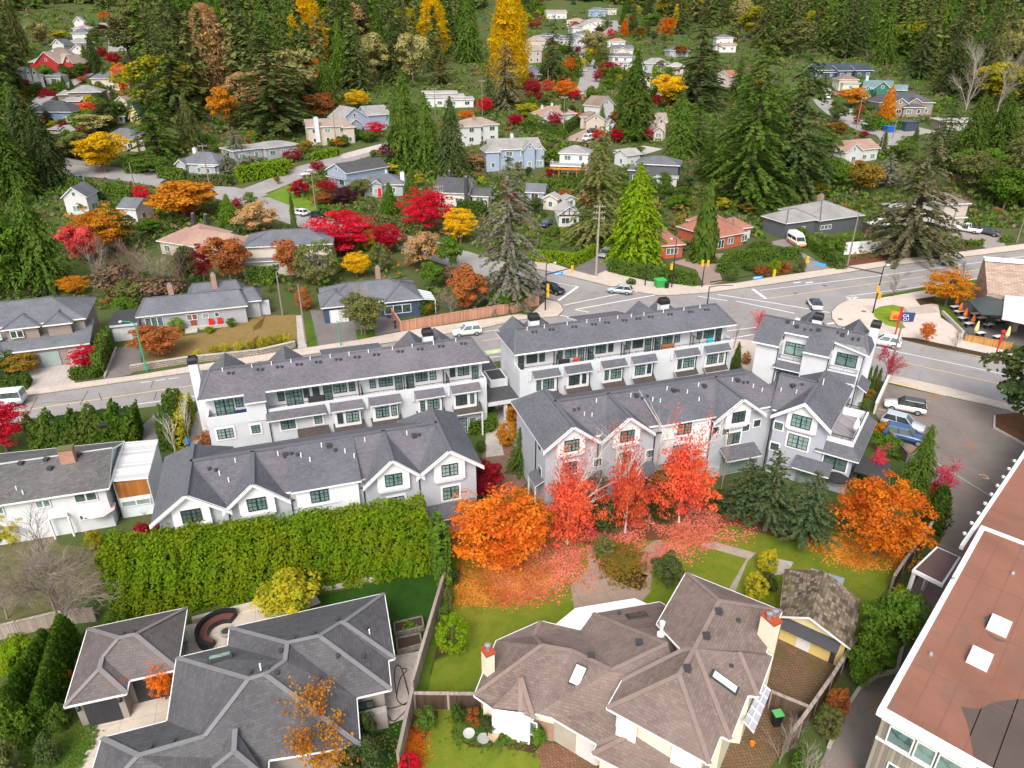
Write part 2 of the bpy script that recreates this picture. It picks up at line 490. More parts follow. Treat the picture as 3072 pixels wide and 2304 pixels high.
sheet('lane',strip_pts(smooth(P((3,0,560,830),(620,900),(760,1000),(950,1085),(1090,1120),(1150,1190),(1090,1260))),9.5),M_road,.2)
sheet('lane',strip_pts(smooth(P((3,0,950,1085),(1150,1110),(1400,1075))),9.0),M_road,.23)
sheet('far_lane',strip_pts(smooth(P((0,0,480,740),(620,670),(720,600),(800,560))),8.0),M_road,.2)
sheet('far_lane',strip_pts(smooth(P((0,0,985,430),(985,350),(950,290),(930,230),(900,190))),9.0),M_road,.2)
def walk(pts,mat=None):sheet('pavement',pts,mat or M_walk,.13,skirt=.14)
walk(P((0,2,-420,215),(150,130),(600,62),(1100,-2),(0,1,1560,1498),(1,1,370,1352),(860,1278),(1230,1208),(2212,1060),(2,1,190,1075),(330,940),(420,962),(452,988),(470,1030),(425,1074),(1,1,2212,1104),(1850,1184),(0,1,1590,1539),(0,2,1180,22),(180,166),(-420,256)))
walk(P((2,1,120,590),(380,640),(560,700),(720,742),(850,690),(960,740),(1180,790),(1560,830),(1900,805),(2212,752),(3,1,1060,620),(2212,478),(2700,425),(2700,464),(2212,520),(1060,660),(2,1,2212,805),(1700,875),(1420,897),(1260,900),(1040,865),(860,827),(700,785),(205,670)))
walk(P((3,1,1000,932),(1400,862),(1500,905),(1310,945),(1500,985),(1520,1090),(1700,1210),(1710,1280),(2090,1370),(2500,1460),(2500,1562),(2090,1470),(1150,1253),(664,1150),(620,1098),(617,1042),(664,990),(762,937)),concrete((.60,.50,.43),1.9,.10))
walk(P((2,1,1870,1267),(2040,1280),(3,1,200,1340),(1120,1570),(3,2,1600,100),(1950,195),(2600,365),(2600,430),(1950,246),(1560,158),(1085,45),(3,1,900,1600),(2,2,2230,300),(2,1,1900,1560),(1840,1400)))
def markings():
 mb=MB()
 def ln(pts,w,mi=0,dz=.032):
  s=strip_pts(smooth(P(*pts),5),w);n=len(s)//2
  for i in range(n-1):
   q=(s[i],s[i+1],s[2*n-2-i],s[2*n-1-i])
   mb.poly([(p.x,p.y,terr(p.x,p.y)+dz)for p in q][::-1],mi)
 ln([(2,1,430,945),(590,830)],.5);ln([(2,1,470,985),(930,890)],.22);ln([(2,1,572,1020),(900,960),(1230,900)],.24)
 ln([(2,1,570,1022),(680,1042)],.22);ln([(2,1,440,1068),(580,1090)],.2)
 ln([(2,1,1590,910),(1830,947)],.22);ln([(2,1,1750,895),(2212,966),(3,1,600,1045)],.24)
 ln([(2,1,1900,950),(2212,1015),(3,1,310,1052)],.24);ln([(2,1,2040,850),(2150,930)],.6)
 ln([(2,1,210,752),(400,795),(585,830)],.14);ln([(2,1,210,787),(310,832)],.14);ln([(2,1,1030,878),(1090,872)],.2)
 ln([(3,1,20,862),(1030,737),(2212,578),(2600,530)],.16);ln([(3,1,80,930),(1000,800),(2212,640),(2600,590)],.14,1)
 ln([(3,1,730,912),(1400,825),(1900,752),(2300,690)],.16);ln([(3,1,580,1140),(640,1130)],.4)
 ln([(3,1,740,925),(820,915)],.2);ln([(3,1,740,925),(790,935)],.2);ln([(3,1,790,935),(830,918)],.2)
 for x in(300,400):ln([(3,1,x,800),(x+60,792)],.35)
 ln([(3,1,980,1332),(1950,1537),(2400,1640)],.16);ln([(3,1,950,1400),(1900,1612),(2300,1705)],.14,1)
 ln([(2,1,1830,1197),(2080,1167)],.2);ln([(2,1,1880,1256),(2050,1226)],.2)
 ln([(0,2,-400,362),(190,280),(1590,75)],.14,1);ln([(0,2,1140,230),(1640,160)],.16)
 for x in(1170,1290,1400):ln([(0,1,x,1627-(x-1170)*.14),(x+80,1617-(x-1170)*.14)],.14)
 ln([(1,1,1840,1216),(2030,1188)],.15);ln([(1,1,1890,1281),(2080,1254)],.14,1);ln([(1,1,1950,1420),(2070,1404)],.16)
 ln([(1,1,1930,1378),(2075,1356)],1.3,2);ln([(1,1,1985,1372),(2020,1366)],.5,0,.037)
 for a,b in(((180,270),(215,185)),((235,315),(310,170)),((665,235),(732,115)),((820,135),(845,198)),((1252,98),(1272,38)),((1280,195),(1300,128))):
  ln([(0,2,*a),(0,2,*b)],.13,3)
 ln([(0,2,300,235),(400,215),(560,210),(690,190)],.13,3);ln([(0,2,500,170),(600,150)],.1,3)
 ln([(3,2,1080,45),(1560,160)],.12,1);ln([(3,2,1280,178),(1430,208)],.1,1);ln([(3,2,1000,268),(1130,300)],.1,1)
 ln([(3,2,1440,690),(1950,1000)],.06,0)
 ln([(3,2,1835,815),(1890,820),(1915,850),(1870,838)],.14,1)
 for(x,y)in((560,822),(315,885),(880,1040),(685,1105)):
  p=T(3,1,x,y);r=.42
  mb.poly([(p.x+r*math.cos(a*.524),p.y+r*math.sin(a*.524),terr(p.x,p.y)+(.034 if y<900 else .137))for a in range(12)],3)
 o=mb.build('road_markings',[M_paint,M_ypaint,plain((.40,.55,.25),.8),plain((.13,.115,.11),.9)])
 o['kind']='structure'
markings()
M_dry=ground(((.23,.155,.055),(.28,.17,.075),(.14,.15,.02)),(.22,1.0,7.0))
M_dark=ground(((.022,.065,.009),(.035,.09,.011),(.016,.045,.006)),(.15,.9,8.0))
M_grass=ground(((.07,.13,.012),(.10,.15,.018),(.04,.08,.01)),(.15,.8,6.0))
M_gravel=ground(((.44,.38,.33),(.52,.46,.41),(.32,.27,.23)),(.4,2.5,14.0),fine=.5)
M_bed=ground(((.06,.035,.02),(.10,.055,.03),(.04,.05,.012)),(.3,2.0,9.0))
M_needle=ground(((.13,.055,.03),(.17,.075,.04),(.08,.05,.02)),(.3,1.5,9.0))
sheet('lawn',P((1,3,1590,150),(1,2,1660,1500),(2,2,250,1330),(1300,1200),(2212,1180),(3,2,100,1240),(1330,1330),(1150,1659),(3,3,870,420),(800,640),(2,3,1500,700),(0,700),(1,3,1900,1130),(1340,1062)),M_lawn,.012)
sheet('garden_bed',P((1,3,1545,230),(1640,200),(1560,480),(1530,640),(1640,720),(1500,790),(1440,1060),(1335,1062)),M_grass,.02)
sheet('garden_bed',P((1,3,1530,640),(1640,700),(1500,770),(1480,880),(1460,890)),M_bed,.03)
sheet('garden_bed',P((2,2,300,1300),(900,1150),(1800,980),(2212,1130),(3,2,300,1230),(560,1300),(620,1390),(300,1370),(0,1290),(2,2,1850,1220),(1700,1320),(1200,1360),(700,1400)),M_needle,.022)
sheet('lawn',P((1,3,1335,1140),(1900,1180),(2,3,250,1370),(290,1659),(300,1900),(1,3,1180,1900),(1230,1659)),M_lawn,.012)
sheet('garden_bed',P((1,3,1340,1150),(1535,1190),(1530,1240),(1450,1360),(1415,1450),(1395,1659),(1380,1800),(1230,1700),(1300,1330)),M_bed,.024)
sheet('garden_bed',P((1,3,1660,1170),(1900,1200),(2030,1320),(2212,1390),(2,3,240,1470),(290,1460),(225,1540),(0,1490),(1,3,2212,1500),(2060,1475),(1940,1490),(1820,1490),(1740,1450),(1700,1310),(1640,1240)),M_bed,.024)
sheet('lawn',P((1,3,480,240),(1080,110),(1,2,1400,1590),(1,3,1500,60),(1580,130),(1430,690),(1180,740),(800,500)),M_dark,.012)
sheet('gravel_yard',P((1,3,1160,730),(1425,680),(1300,1240),(1050,1320),(1000,1200),(1000,900)),M_gravel,.016)
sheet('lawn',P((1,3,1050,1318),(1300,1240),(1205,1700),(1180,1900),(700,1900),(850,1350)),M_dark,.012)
M_patio=concrete((.58,.50,.42),2.2,.15)
sheet('patio',P((0,3,1530,480),(1940,375),(1,3,0,315),(500,200),(560,290),(0,3,2000,560),(1880,700),(1520,740)),M_patio,.02)
sheet('concrete_drive',P((0,3,690,1230),(1085,1130),(1110,1040),(1500,900),(1500,1350),(900,1500),(800,1900),(500,1900),(600,1659),(640,1470)),M_patio,.02)
sheet('paver_drive',P((2,3,300,1440),(600,1500),(900,1560),(900,1800),(250,1800),(280,1600),(235,1545)),paver((.25,.105,.06),(.34,.17,.11),(.11,.075,.055)),.018)
sheet('paver_yard',P((3,3,0,480),(60,500),(620,700),(715,760),(400,1240),(300,1400),(100,1659),(-500,1659),(-400,1000)),paver((.21,.115,.065),(.29,.18,.11),(.085,.06,.032)),.018)
sheet('patio',P((2,2,660,1400),(780,1390),(720,1490),(830,1600),(1080,1640),(1080,1470),(1250,1340),(1350,1390),(1290,1480),(1210,1590),(2,3,1190,200),(1100,300),(560,330),(530,150),(660,20),(2,2,680,1580)),concrete((.34,.25,.19),2.4,.3),.02)
sheet('garden_bed',P((2,2,730,1440),(900,1400),(1060,1480),(1080,1600),(1170,1659),(2,3,1170,60),(1110,190),(920,120),(2,2,790,1600)),M_bed,.03)
sheet('path',P((2,2,1630,1375),(1690,1360),(2070,1465),(2000,1530),(2,3,1890,210),(1840,180),(2,2,1990,1510),(1600,1400)),concrete((.40,.33,.26),1.4,.3),.024)
sheet('lawn',P((2,2,1330,1490),(1640,1400),(1990,1505),(1900,1659),(2,3,1840,210),(1500,60),(2,2,1380,1620)),M_lawn,.020)
sheet('patio',P((3,2,160,1510),(300,1540),(280,1580),(200,1640),(90,1659),(3,3,120,60),(80,20)),M_conc,.024)
sheet('parking_lot',P((3,2,1062,58),(1560,164),(1950,252),(2800,480),(3,3,2800,0),(2000,1900),(420,1900),(560,1540),(690,1250),(760,1120),(880,990),(1020,910),(1160,870),(1200,700),(1240,400),(1290,150),(3,2,1530,1350),(1540,1100),(1320,720),(1240,690),(1020,370),(975,300)),M_lot,.016)
sheet('garden_bed',P((3,2,1970,320),(2212,300),(2212,560),(1965,430)),M_needle,.1,skirt=.1)
sheet('lawn',P((0,1,1190,1480),(1170,1330),(1500,1250),(1800,1190),(2212,1050),(1,1,0,1075),(355,1065),(365,1290),(0,1375),(0,1,1940,1400),(1560,1450)),M_dry,.05)
sheet('asphalt_drive',P((0,1,955,1340),(1185,1315),(1170,1480),(1080,1562),(870,1606)),M_drive,.05)
sheet('concrete_drive',P((0,1,130,1450),(560,1430),(720,1500),(590,1560),(630,1640),(0,2,300,105),(230,118),(0,1,280,1600)),concrete((.50,.44,.40),.8,.2),.05)
sheet('asphalt_drive',P((1,1,470,1020),(780,1060),(1130,1060),(1225,1195),(1010,1240),(1000,1200),(850,1200),(865,1272),(540,1322)),M_drive,.05)
sheet('lawn',P((1,1,415,1110),(500,1110),(540,1320),(450,1335)),M_grass,.05)
sheet('path',P((1,1,355,1070),(400,1070),(445,1335),(370,1345)),M_conc,.055)
sheet('lawn',P((1,1,850,1190),(1000,1180),(1015,1240),(862,1272)),M_grass,.055)
sheet('lawn',P((1,0,60,1640),(330,1520),(560,1480),(640,1659),(1,1,550,210),(400,195),(130,90)),ground(((.12,.20,.02),(.16,.24,.03),(.08,.14,.015)),(.15,.8,6.0)),.1)
sheet('lawn',P((2,1,300,400),(560,400),(740,450),(600,520),(280,480)),M_grass,.1)
sheet('asphalt_drive',P((2,1,540,698),(740,560),(845,590),(850,690),(720,745)),M_drive,.08)
sheet('brick_drive',P((2,1,1360,630),(1520,590),(1720,555),(1900,560),(1790,600),(1755,680),(1790,790),(1640,828),(1570,690)),asphalt((.36,.25,.21),.15),.08)
sheet('asphalt_drive',P((3,1,60,470),(250,430),(360,540),(640,700),(400,742),(380,590),(300,520)),asphalt((.27,.24,.235),.15),.08)
sheet('asphalt_drive',P((3,1,1600,400),(1750,360),(2000,370),(2065,505),(1930,532),(1840,480)),asphalt((.33,.28,.25),.15),.08)
sheet('dirt_yard',P((3,1,1300,600),(1560,400),(1850,470),(1930,530),(1330,606)),M_soil,.07)
sheet('asphalt_drive',P((3,1,1290,500),(1400,520),(1510,590),(1350,606)),asphalt((.30,.25,.22),.15),.085)
sheet('lawn',P((3,1,740,600),(1100,560),(1330,600),(1060,640),(740,690)),M_needle,.07)
sheet('lawn',P((3,1,700,420),(1000,440),(1010,380),(700,400)),M_grass,.08)
sheet('patio',P((2,0,460,1165),(640,1080),(760,1090),(690,1190)),asphalt((.42,.29,.24),.1),.15)
sheet('patio',P((2,0,880,1250),(1130,1210),(1300,1240),(1130,1290)),M_conc,.15)
sheet('patio',P((1,0,700,1290),(1080,1190),(1100,1230),(760,1320)),M_conc,.12)
sheet('courtyard',P((1,2,1940,480),(2030,300),(2212,260),(2,2,60,250),(130,330),(160,560),(200,830),(150,900),(1,2,2100,1000),(1850,900)),paver((.26,.15,.11),(.33,.22,.17),(.14,.08,.06)),.014)
sheet('path',P((1,2,1935,300),(2080,180),(2110,330),(2010,480),(2060,560),(2080,650),(1930,670),(1925,560)),M_conc,.02)
sheet('courtyard',P((0,2,1560,380),(1660,260),(1800,480),(1760,560),(1560,560)),M_conc,.018)
sheet('path',P((0,2,1190,400),(1400,200),(1560,190),(1330,380),(1320,560),(1180,560)),M_drive,.016)
sheet('lawn',P((0,2,0,1200),(300,1180),(500,1400),(950,1420),(880,1659),(0,3,850,200),(0,480),(-200,300)),ground(((.12,.11,.045),(.17,.14,.075),(.035,.075,.012)),(.25,1.2,7.0)),.014)
sheet('lawn',P((0,2,450,570),(860,470),(960,500),(700,580)),M_grass,.012)
sheet('path',P((0,2,420,1230),(900,1180),(930,1215),(700,1290),(480,1300)),concrete((.42,.30,.22),.0,.3),.02)
# ------------------------------------------------------------------ building kit
M_roofA=shingle((.112,.114,.130),(.162,.163,.183),.16,.33,.25)
M_roofP=shingle((.122,.115,.131),(.180,.166,.186),.16,.33,.35)
M_ridge=plain((.12,.12,.135),.9,.1)
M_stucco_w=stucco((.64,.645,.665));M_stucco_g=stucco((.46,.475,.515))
WIN={}
def winmesh(w,h,style,trim):
 k=(round(w,2),round(h,2),style,trim)
 if k in WIN:return WIN[k]
 f=MB();b=.065 if style[0]=='b' else .08
 f.box(-w/2,-.05,-h/2,-w/2+b,.03,h/2);f.box(w/2-b,-.05,-h/2,w/2,.03,h/2)
 f.box(-w/2+b,-.05,-h/2,w/2-b,.03,-h/2+b);f.box(-w/2+b,-.05,h/2-b,w/2-b,.03,h/2)
 n,cols,rows={'b2':(2,2,3),'b1':(1,2,3),'bd':(1,2,4),'bs':(2,2,4),'bp':(2,3,0),'w1':(1,1,0),'w2':(2,1,0),'w3':(3,1,0),'b4':(2,1,0)}[style]
 for i in range(1,n):f.box(-w/2+w*i/n-.06,-.045,-h/2+b,-w/2+w*i/n+.06,.02,h/2-b)
 q=.022
 for i in range(n):
  x0,x1=-w/2+w*i/n,-w/2+w*(i+1)/n
  for j in range(1,cols):
   x=x0+(x1-x0)*j/cols
   if rows:f.box(x-q,-.03,-h/2+b,x+q,.01,h/2-b)
   else:f.box(x-q,-.03,h*.22,x+q,.01,h/2-b)
 if rows:
  for j in range(1,rows):f.box(-w/2+b,-.027,-h/2+h*j/rows-q,w/2-b,.008,-h/2+h*j/rows+q)
 elif style=='bp':f.box(-w/2+b,-.035,h*.22-.03,w/2-b,.01,h*.22+.03)
 mats=[M_black if style[0]=='b' else M_trim]
 if trim:
  g=trim
  f.box(-w/2-g,-.03,-h/2-g,-w/2,.02,h/2+g,1);f.box(w/2,-.03,-h/2-g,w/2+g,.02,h/2+g,1)
  f.box(-w/2,-.03,h/2,w/2,.02,h/2+g,1);f.box(-w/2,-.03,-h/2-g,w/2,.02,-h/2,1)
  mats.append(M_white)
 p=MB();p.poly([(-w/2+b,.0,-h/2+b),(w/2-b,.0,-h/2+b),(w/2-b,.0,h/2-b),(-w/2+b,.0,h/2-b)])
 fo=f.build('window',mats);po=p.build('pane',M_teal if style[0]=='b' else M_glass)
 fm,pm=fo.data,po.data
 bpy.data.objects.remove(fo);bpy.data.objects.remove(po)
 WIN[k]=(fm,pm);return WIN[k]
def win(parent,x,y,z,w,h,rz=.0,style='b2',trim=.0,name='window'):
 """window centred at x,y,z of its building, facing -y turned by rz"""
 fm,pm=winmesh(w,h,style,trim)
 f=bpy.data.objects.new(name,fm);link(f,parent);f.location=(x,y,z);f.rotation_euler=(0,0,rz)
 off=.06
 f.location=(x+math.sin(rz)*off,y-math.cos(rz)*off,z)
 p=bpy.data.objects.new('pane',pm);link(p,f)
 return f
def slab(parent,name,faces,mats,thick=.2,side_mi=1):
 """roof surface: list of 3d polygons (ccw from above), given a thickness and fascia edges"""
 mb=MB();key={};V=[]
 def vi(p):
  k=(round(p[0],2),round(p[1],2),round(p[2],2))
  if k not in key:key[k]=len(V);V.append(Vector(p))
  return key[k]
 F_=[]
 for f in faces:
  idx=[vi(p)for p in f]
  a=Vector((0,0,0))
  for i in range(len(idx)):a+=V[idx[i]].cross(V[idx[(i+1)%len(idx)]])
  if a.z<0:idx=idx[::-1]
  tris=[idx]
  if len(idx)>3:
   nn=a.normalized()
   if max(abs((V[i]-V[idx[0]]).dot(nn))for i in idx)>.02:
    tris=[tuple(idx[j]for j in tr)for tr in tessellate_polygon([[Vector((V[i].x,V[i].y,0))for i in idx]])]
  for tr in tris:
   tr=list(tr);b=(V[tr[1]]-V[tr[0]]).cross(V[tr[2]]-V[tr[0]])if len(tr)==3 else Vector((0,0,1))
   F_.append(tr if b.z>=0 else tr[::-1])
 mb.add(V,F_,0)
 lo=[v-Vector((0,0,thick))for v in V]
 mb.add(lo,[f[::-1]for f in F_],side_mi)
 ed={}
 for f in F_:
  for i in range(len(f)):ed[(f[i],f[(i+1)%len(f)])]=1
 n=len(V)
 for(a,b)in ed:
  if(b,a)not in ed:mb.add([V[a],V[b],lo[b],lo[a]],[(1,0,3,2)],side_mi)
 return mb.build(name,mats,parent)
def hipfaces(u0,u1,v0,v1,h,rise,kind='hip',hl=None,hr=None):
 """faces of a simple roof over the rectangle"""
 D,L=v1-v0,u1-u0;zr=h+rise
 if kind=='gable_v':
  m=(u0+u1)/2
  return[[(u0,v0,h),(m,v0,zr),(m,v1,zr),(u0,v1,h)][::-1],[(m,v0,zr),(u1,v0,h),(u1,v1,h),(m,v1,zr)]]
 if kind=='hip_v':
  m=(u0+u1)/2;e=min(L/2,D*.49)
  return[[(u0,v0,h),(u1,v0,h),(m,v0+e,zr)],[(u1,v0,h),(u1,v1,h),(m,v1-e,zr),(m,v0+e,zr)],[(u1,v1,h),(u0,v1,h),(m,v1-e,zr)],[(u0,v1,h),(u0,v0,h),(m,v0+e,zr),(m,v1-e,zr)]]
 if kind=='dutch_v':
  m=(u0+u1)/2;e=min(L/2,D*.49)
  return[[(u0,v0,h),(m,v0,zr),(m,v1-e,zr),(u0,v1,h)][::-1],[(m,v0,zr),(u1,v0,h),(u1,v1,h),(m,v1-e,zr)],[(u1,v1,h),(u0,v1,h),(m,v1-e,zr)]]
 if kind=='flat':return[[(u0,v0,h),(u1,v0,h),(u1,v1,h+rise),(u0,v1,h+rise)]]
 m=(v0+v1)/2
 e=D/2 if kind=='hip' else .0
 e1=e if hl is None else hl;e2=e if hr is None else hr
 e1=min(e1,L*.49);e2=min(e2,L*.49)
 A,B=(u0+e1,m,zr),(u1-e2,m,zr)
 fs=[[(u0,v0,h),(u1,v0,h),B,A],[(u1,v1,h),(u0,v1,h),A,B]]
 if e1>0:fs.append([(u0,v1,h),(u0,v0,h),A])
 if e2>0:fs.append([(u1,v0,h),(u1,v1,h),B])
 return fs
def wallbox(mb,u0,u1,v0,v1,z0,h,kind,rise,o,mi=0):
 """walls of one volume, with gable triangles where the roof is a gable"""
 a0,a1,b0,b1=u0+o,u1-o,v0+o,v1-o
 L,D=u1-u0,v1-v0
 mb.box(a0,b0,z0,a1,b1,h,mi)
 if kind in('gable_v','dutch_v'):
  m=(u0+u1)/2;k=rise/(L/2);g=rise-k*o
  zt=h+k*o-.1
  vv=(b0,b1)if kind=='gable_v' else(b0,)
  for v in vv:mb.add([(a0,v,h),(a1,v,h),(a1,v,zt),(m,v,h+rise-.12),(a0,v,zt)],[(0,1,2,3,4)],mi)
 if kind=='gable_u':
  m=(v0+v1)/2;k=rise/(D/2);zt=h+k*o-.1
  for u in(a0,a1):mb.add([(u,b0,h),(u,b1,h),(u,b1,zt),(u,m,h+rise-.12),(u,b0,zt)],[(0,1,2,3,4)],mi)
def ridge_caps(parent,faces,mat,w=.3,minz=None):
 """lines of cap shingles along ridges and hips"""
 ed={}
 for f in faces:
  for i in range(len(f)):
   a,b=tuple(round(x,2)for x in f[i]),tuple(round(x,2)for x in f[(i+1)%len(f)])
   k=tuple(sorted((a,b)));ed[k]=ed.get(k,0)+1
 mb=MB()
 for(a,b),n in ed.items():
  if n==2 and Vector(a)!=Vector(b):mb.bar(Vector(a)+Vector((0,0,.02)),Vector(b)+Vector((0,0,.02)),w,.06)
 return mb.build('ridge_cap',mat,parent)if mb.v else None
def vents(parent,pts,zf,seed=1):
 """small roof jacks and pipes: list of (u,v,kind)"""
 for(u,v,k)in pts:
  z=zf(u,v);mb=MB()
  if k=='p':
   mb.lathe([(.055,-.1),(.055,.42),(.0,.42)],8,0,(u,v,z));mb.build('vent_pipe',M_white,parent)
  elif k=='b':
   mb.box(u-.2,v-.2,z-.1,u+.2,v+.2,z+.22);mb.box(u-.24,v-.24,z+.22,u+.24,v+.24,z+.27);mb.build('roof_vent',M_dkgrey,parent)
  else:
   mb.lathe([(.13,-.1),(.12,.12),(.17,.14),(.15,.2),(.0,.22)],10,0,(u,v,z));mb.build('roof_vent',M_dkgrey,parent)
def rails(parent,pts,z,h=1.0,step=.12,mat=None):
 mb=MB()
 for i in range(len(pts)-1):
  a,b=Vector((*pts[i],z)),Vector((*pts[i+1],z))
  up=Vector((0,0,h));mb.bar(a+up,b+up,.05);mb.bar(a+up*.12,b+up*.12,.03)
  n=max(1,int((b-a).length/step))
  for k in range(n+1):
   p=a.lerp(b,k/n);mb.bar(p,p+up,.018 if k%10 else .05)
 return mb.build('railing',mat or M_black,parent)
def chimney_box(parent,u,v,z0,z1,w=1.0,d=.9,cap=True):
 mb=MB();mb.box(u-w/2,v-d/2,z0,u+w/2,v+d/2,z1);c=mb.build('chimney',M_stucco_w,parent)
 mb=MB();w2,d2=w*.55,d*.55;z=z1+.003
 b=[(-w2,-d2),(w2,-d2),(w2,d2),(-w2,d2)];t=[(x*.78,y*.78)for x,y in b]
 mb.add([(u+x,v+y,z)for x,y in b]+[(u+x,v+y,z+.45)for x,y in b]+[(u+x,v+y,z+.75)for x,y in t]+[(u+x*.85,v+y*.85,z+.75)for x,y in t]+[(u+x*.85,v+y*.85,z+.6)for x,y in t],[(i+4*k,(i+1)%4+4*k,(i+1)%4+4*k+4,i+4*k+4)for k in range(4)for i in range(4)]+[(16,17,18,19)])
 mb.build('chimney_cap',M_black,c)
 return c
def pipe(parent,pts):
 mb=MB()
 for i in range(len(pts)-1):mb.bar(pts[i],pts[i+1],.09)
 return mb.build('downpipe',M_black,parent)
 # ------------------------------------------------------------------ the townhouse rows
HR,HE,RV=9.6,7.4,5.1
def gable_front(t,c,hw,v0,white_bay=True,bw=1.42,z2=True,trimwin=True,zr=HR,ze=HE):
 """white bay with its window under a gable, rakes and lower window; local front is -v"""
 k=(zr-ze)/hw;vw=v0+.75
 mb=MB();zs=zr-k*bw-.32
 pts=[(c-bw,6.15),(c+bw,6.15),(c+bw,zs),(c,zr-.35),(c-bw,zs)]
 n=len(pts);y0,y1=vw-.42,vw
 mb.add([(x,y0,z)for x,z in pts]+[(x,y1,z)for x,z in pts],[tuple(range(n))]+[((i+1)%n,i,i+n,(i+1)%n+n)for i in range(n)])
 mb.box(c-bw*.72,y0-.06,6.32,c+bw*.72,y0,6.42);mb.box(c-bw*.9,y0+.1,5.95,c+bw*.9,y1,6.147)
 mb.build('bay',M_white,t)
 win(t,c,y0,7.32,1.5,1.22,0,'b2')
 mb=MB()
 for s in(-1,1):
  a=Vector((c,v0-.12,zr-.10));b=Vector((c+s*(hw+.1),v0-.12,ze-.12-k*.1))
  mb.add([(a.x,a.y,a.z+.14),(b.x,b.y,b.z+.14),(b.x,b.y,b.z-.24),(a.x,a.y,a.z-.24),(a.x,a.y+.1,a.z+.14),(b.x,b.y+.1,b.z+.14),(b.x,b.y+.1,b.z-.24),(a.x,a.y+.1,a.z-.24)],[(0,1,2,3),(7,6,5,4),(0,4,5,1),(1,5,6,2),(2,6,7,3),(3,7,4,0)])
 mb.build('bargeboard',M_white,t)
 if z2:win(t,c+.1,vw,4.55,1.5,1.35,0,'b2',.2)
def gable_faces(c,hw,v0,v1,zr=HR,ze=HE,hip=.0):
 f=[[(c-hw,v0,ze),(c,v0,zr),(c,v1,zr),(c-hw,v1+hip,ze)],[(c,v0,zr),(c+hw,v0,ze),(c+hw,v1+hip,ze),(c,v1,zr)]]
 if hip:f.append([(c+hw,v1+hip,ze),(c-hw,v1+hip,ze),(c,v1,zr)])
 return f
def front_row(label,o,ang,L,gables,S,ends,name='townhouse_row',mainR=None):
 t=thing(name,label,'townhouses',o,R(ang),'townhouse rows of the complex')
 zf=lambda u,v:HE+(HR-HE)*min(v-.1,10.1-v)/(RV-.1)
 u0,u1=gables[0][0],mainR or gables[-1][0]
 fs=[[(u0,.73,HE+.27),(u1,.73,HE+.27),(u1,RV,HR),(u0,RV,HR)],[(u1,10.1,HE),(u0,10.1,HE),(u0,RV,HR),(u1,RV,HR)]]
 if mainR:fs=[[(u0,.73,HE+.27),(u1+2.5,.73,HE+.27),(u1,RV,HR),(u0,RV,HR)],[(u1+2.5,10.1,HE),(u0,10.1,HE),(u0,RV,HR),(u1,RV,HR)],[(u1+2.5,.73,HE+.27),(u1+2.5,10.1,HE),(u1,RV,HR)]]
 roof=slab(t,'roof',fs,[M_roofP,M_white],.22)
 mb=MB();mb.bar((u0,RV,HR+.03),(u1,RV,HR+.03),.4,.07);mb.build('ridge_cap',M_ridge,roof)
 w=MB();a0=.45 if ends[0]else u0;a1=L-.45 if ends[1]else u1+2.2
 w.box(a0,.75,-.5,a1,9.6,HE-.18)
 for i,(c,hw,full)in enumerate(gables):
  gf=gable_faces(c,hw,-.2,8.0 if full else RV,hip=2.4 if full else .0)
  g=slab(t,'roof',gf,[M_roofA,M_white],.2)
  mb=MB();mb.bar((c,-.2,HR+.03),(c,8.0 if full else RV,HR+.03),.36,.07)
  k=(HR-HE)/hw
  for s in(-1,1):
   if not(full and((i==0 and s<0)or(i==len(gables)-1 and s>0 and ends[1]))):mb.bar((c+s*.05,RV-.05,HR+.0),(c+s*(hw-.15),.25,HE+.06),.16,.07)
  mb.build('valley_flashing',M_ridge,g)
  zt=HR-.2;w.add([(c-hw+.4,.75,HE-.2),(c+hw-.4,.75,HE-.2),(c+hw-.4,.75,HE+k*.4-.22),(c,.75,zt-.05),(c-hw+.4,.75,HE+k*.4-.22)],[(0,1,2,3,4)])
  gable_front(t,c,hw,-.2+.2,z2=True)
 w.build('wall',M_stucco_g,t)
 s0,s1,sw=S
 sf=[[(s0,-.05,8.05),(s1,-.05,8.05),(s1,RV+.1,HR+.07),(s0,RV+.1,HR+.07)]]
 slab(t,'roof',sf,[M_roofA,M_white],.18)
 mb=MB();zt=7.95
 mb.box(s0+.35,.32,3.2,s1-.3,.9,zt-.1)
 mb.add([(s0+.3,.9,zt-.1),(s0+.3,RV,HR-.14),(s0+.3,.9,HE-.3)],[(0,1,2)]);mb.add([(s1-.3,.9,zt-.1),(s1-.3,RV,HR-.14),(s1-.3,.9,HE-.3)],[(2,1,0)])
 mb.box(s0+.6,.2,6.1,s0+3.9,.317,6.2)
 mb.build('bay',M_white,t)
 win(t,sw,.32,7.05,1.5,1.2,0,'b2');win(t,sw-.3,.32,4.55,1.5,1.3,0,'b2')
 for u in[s0-.1,s1+.15]+[(gables[i][0]+gables[i][1]+gables[i+1][0]-gables[i+1][1])/2 for i in range(len(gables)-1)if not(gables[i][0]<s0<gables[i+1][0])]:
  pipe(t,[(u,.25,HE-.25),(u,.68,HE-.6),(u,.68,.1)])
  mb=MB();mb.box(u-.35,.02,HE-.28,u+.35,.14,HE-.14);mb.build('gutter',M_dkgrey,t)
 rr=random.Random(int(L*10))
 pts=[]
 u=4.0
 while u<u1-1:
  pts+=[(u,3.9+rr.random()*.4,'b'),(u+.5,3.6+rr.random()*.5,'c'),(u+1.3,3.0+rr.random()*.6,'p'),(u+2.0,2.2+rr.random(),'p'),(u-.6,4.3,'p')]
  if rr.random()<.6:pts.append((u+1.0,3.8,'c'))
  u+=3.0+rr.random()*1.2
 ok=[p for p in pts if all(abs(p[0]-c)>.5+(RV-p[1])*hw/5.1+.25 for c,hw,_ in gables)]
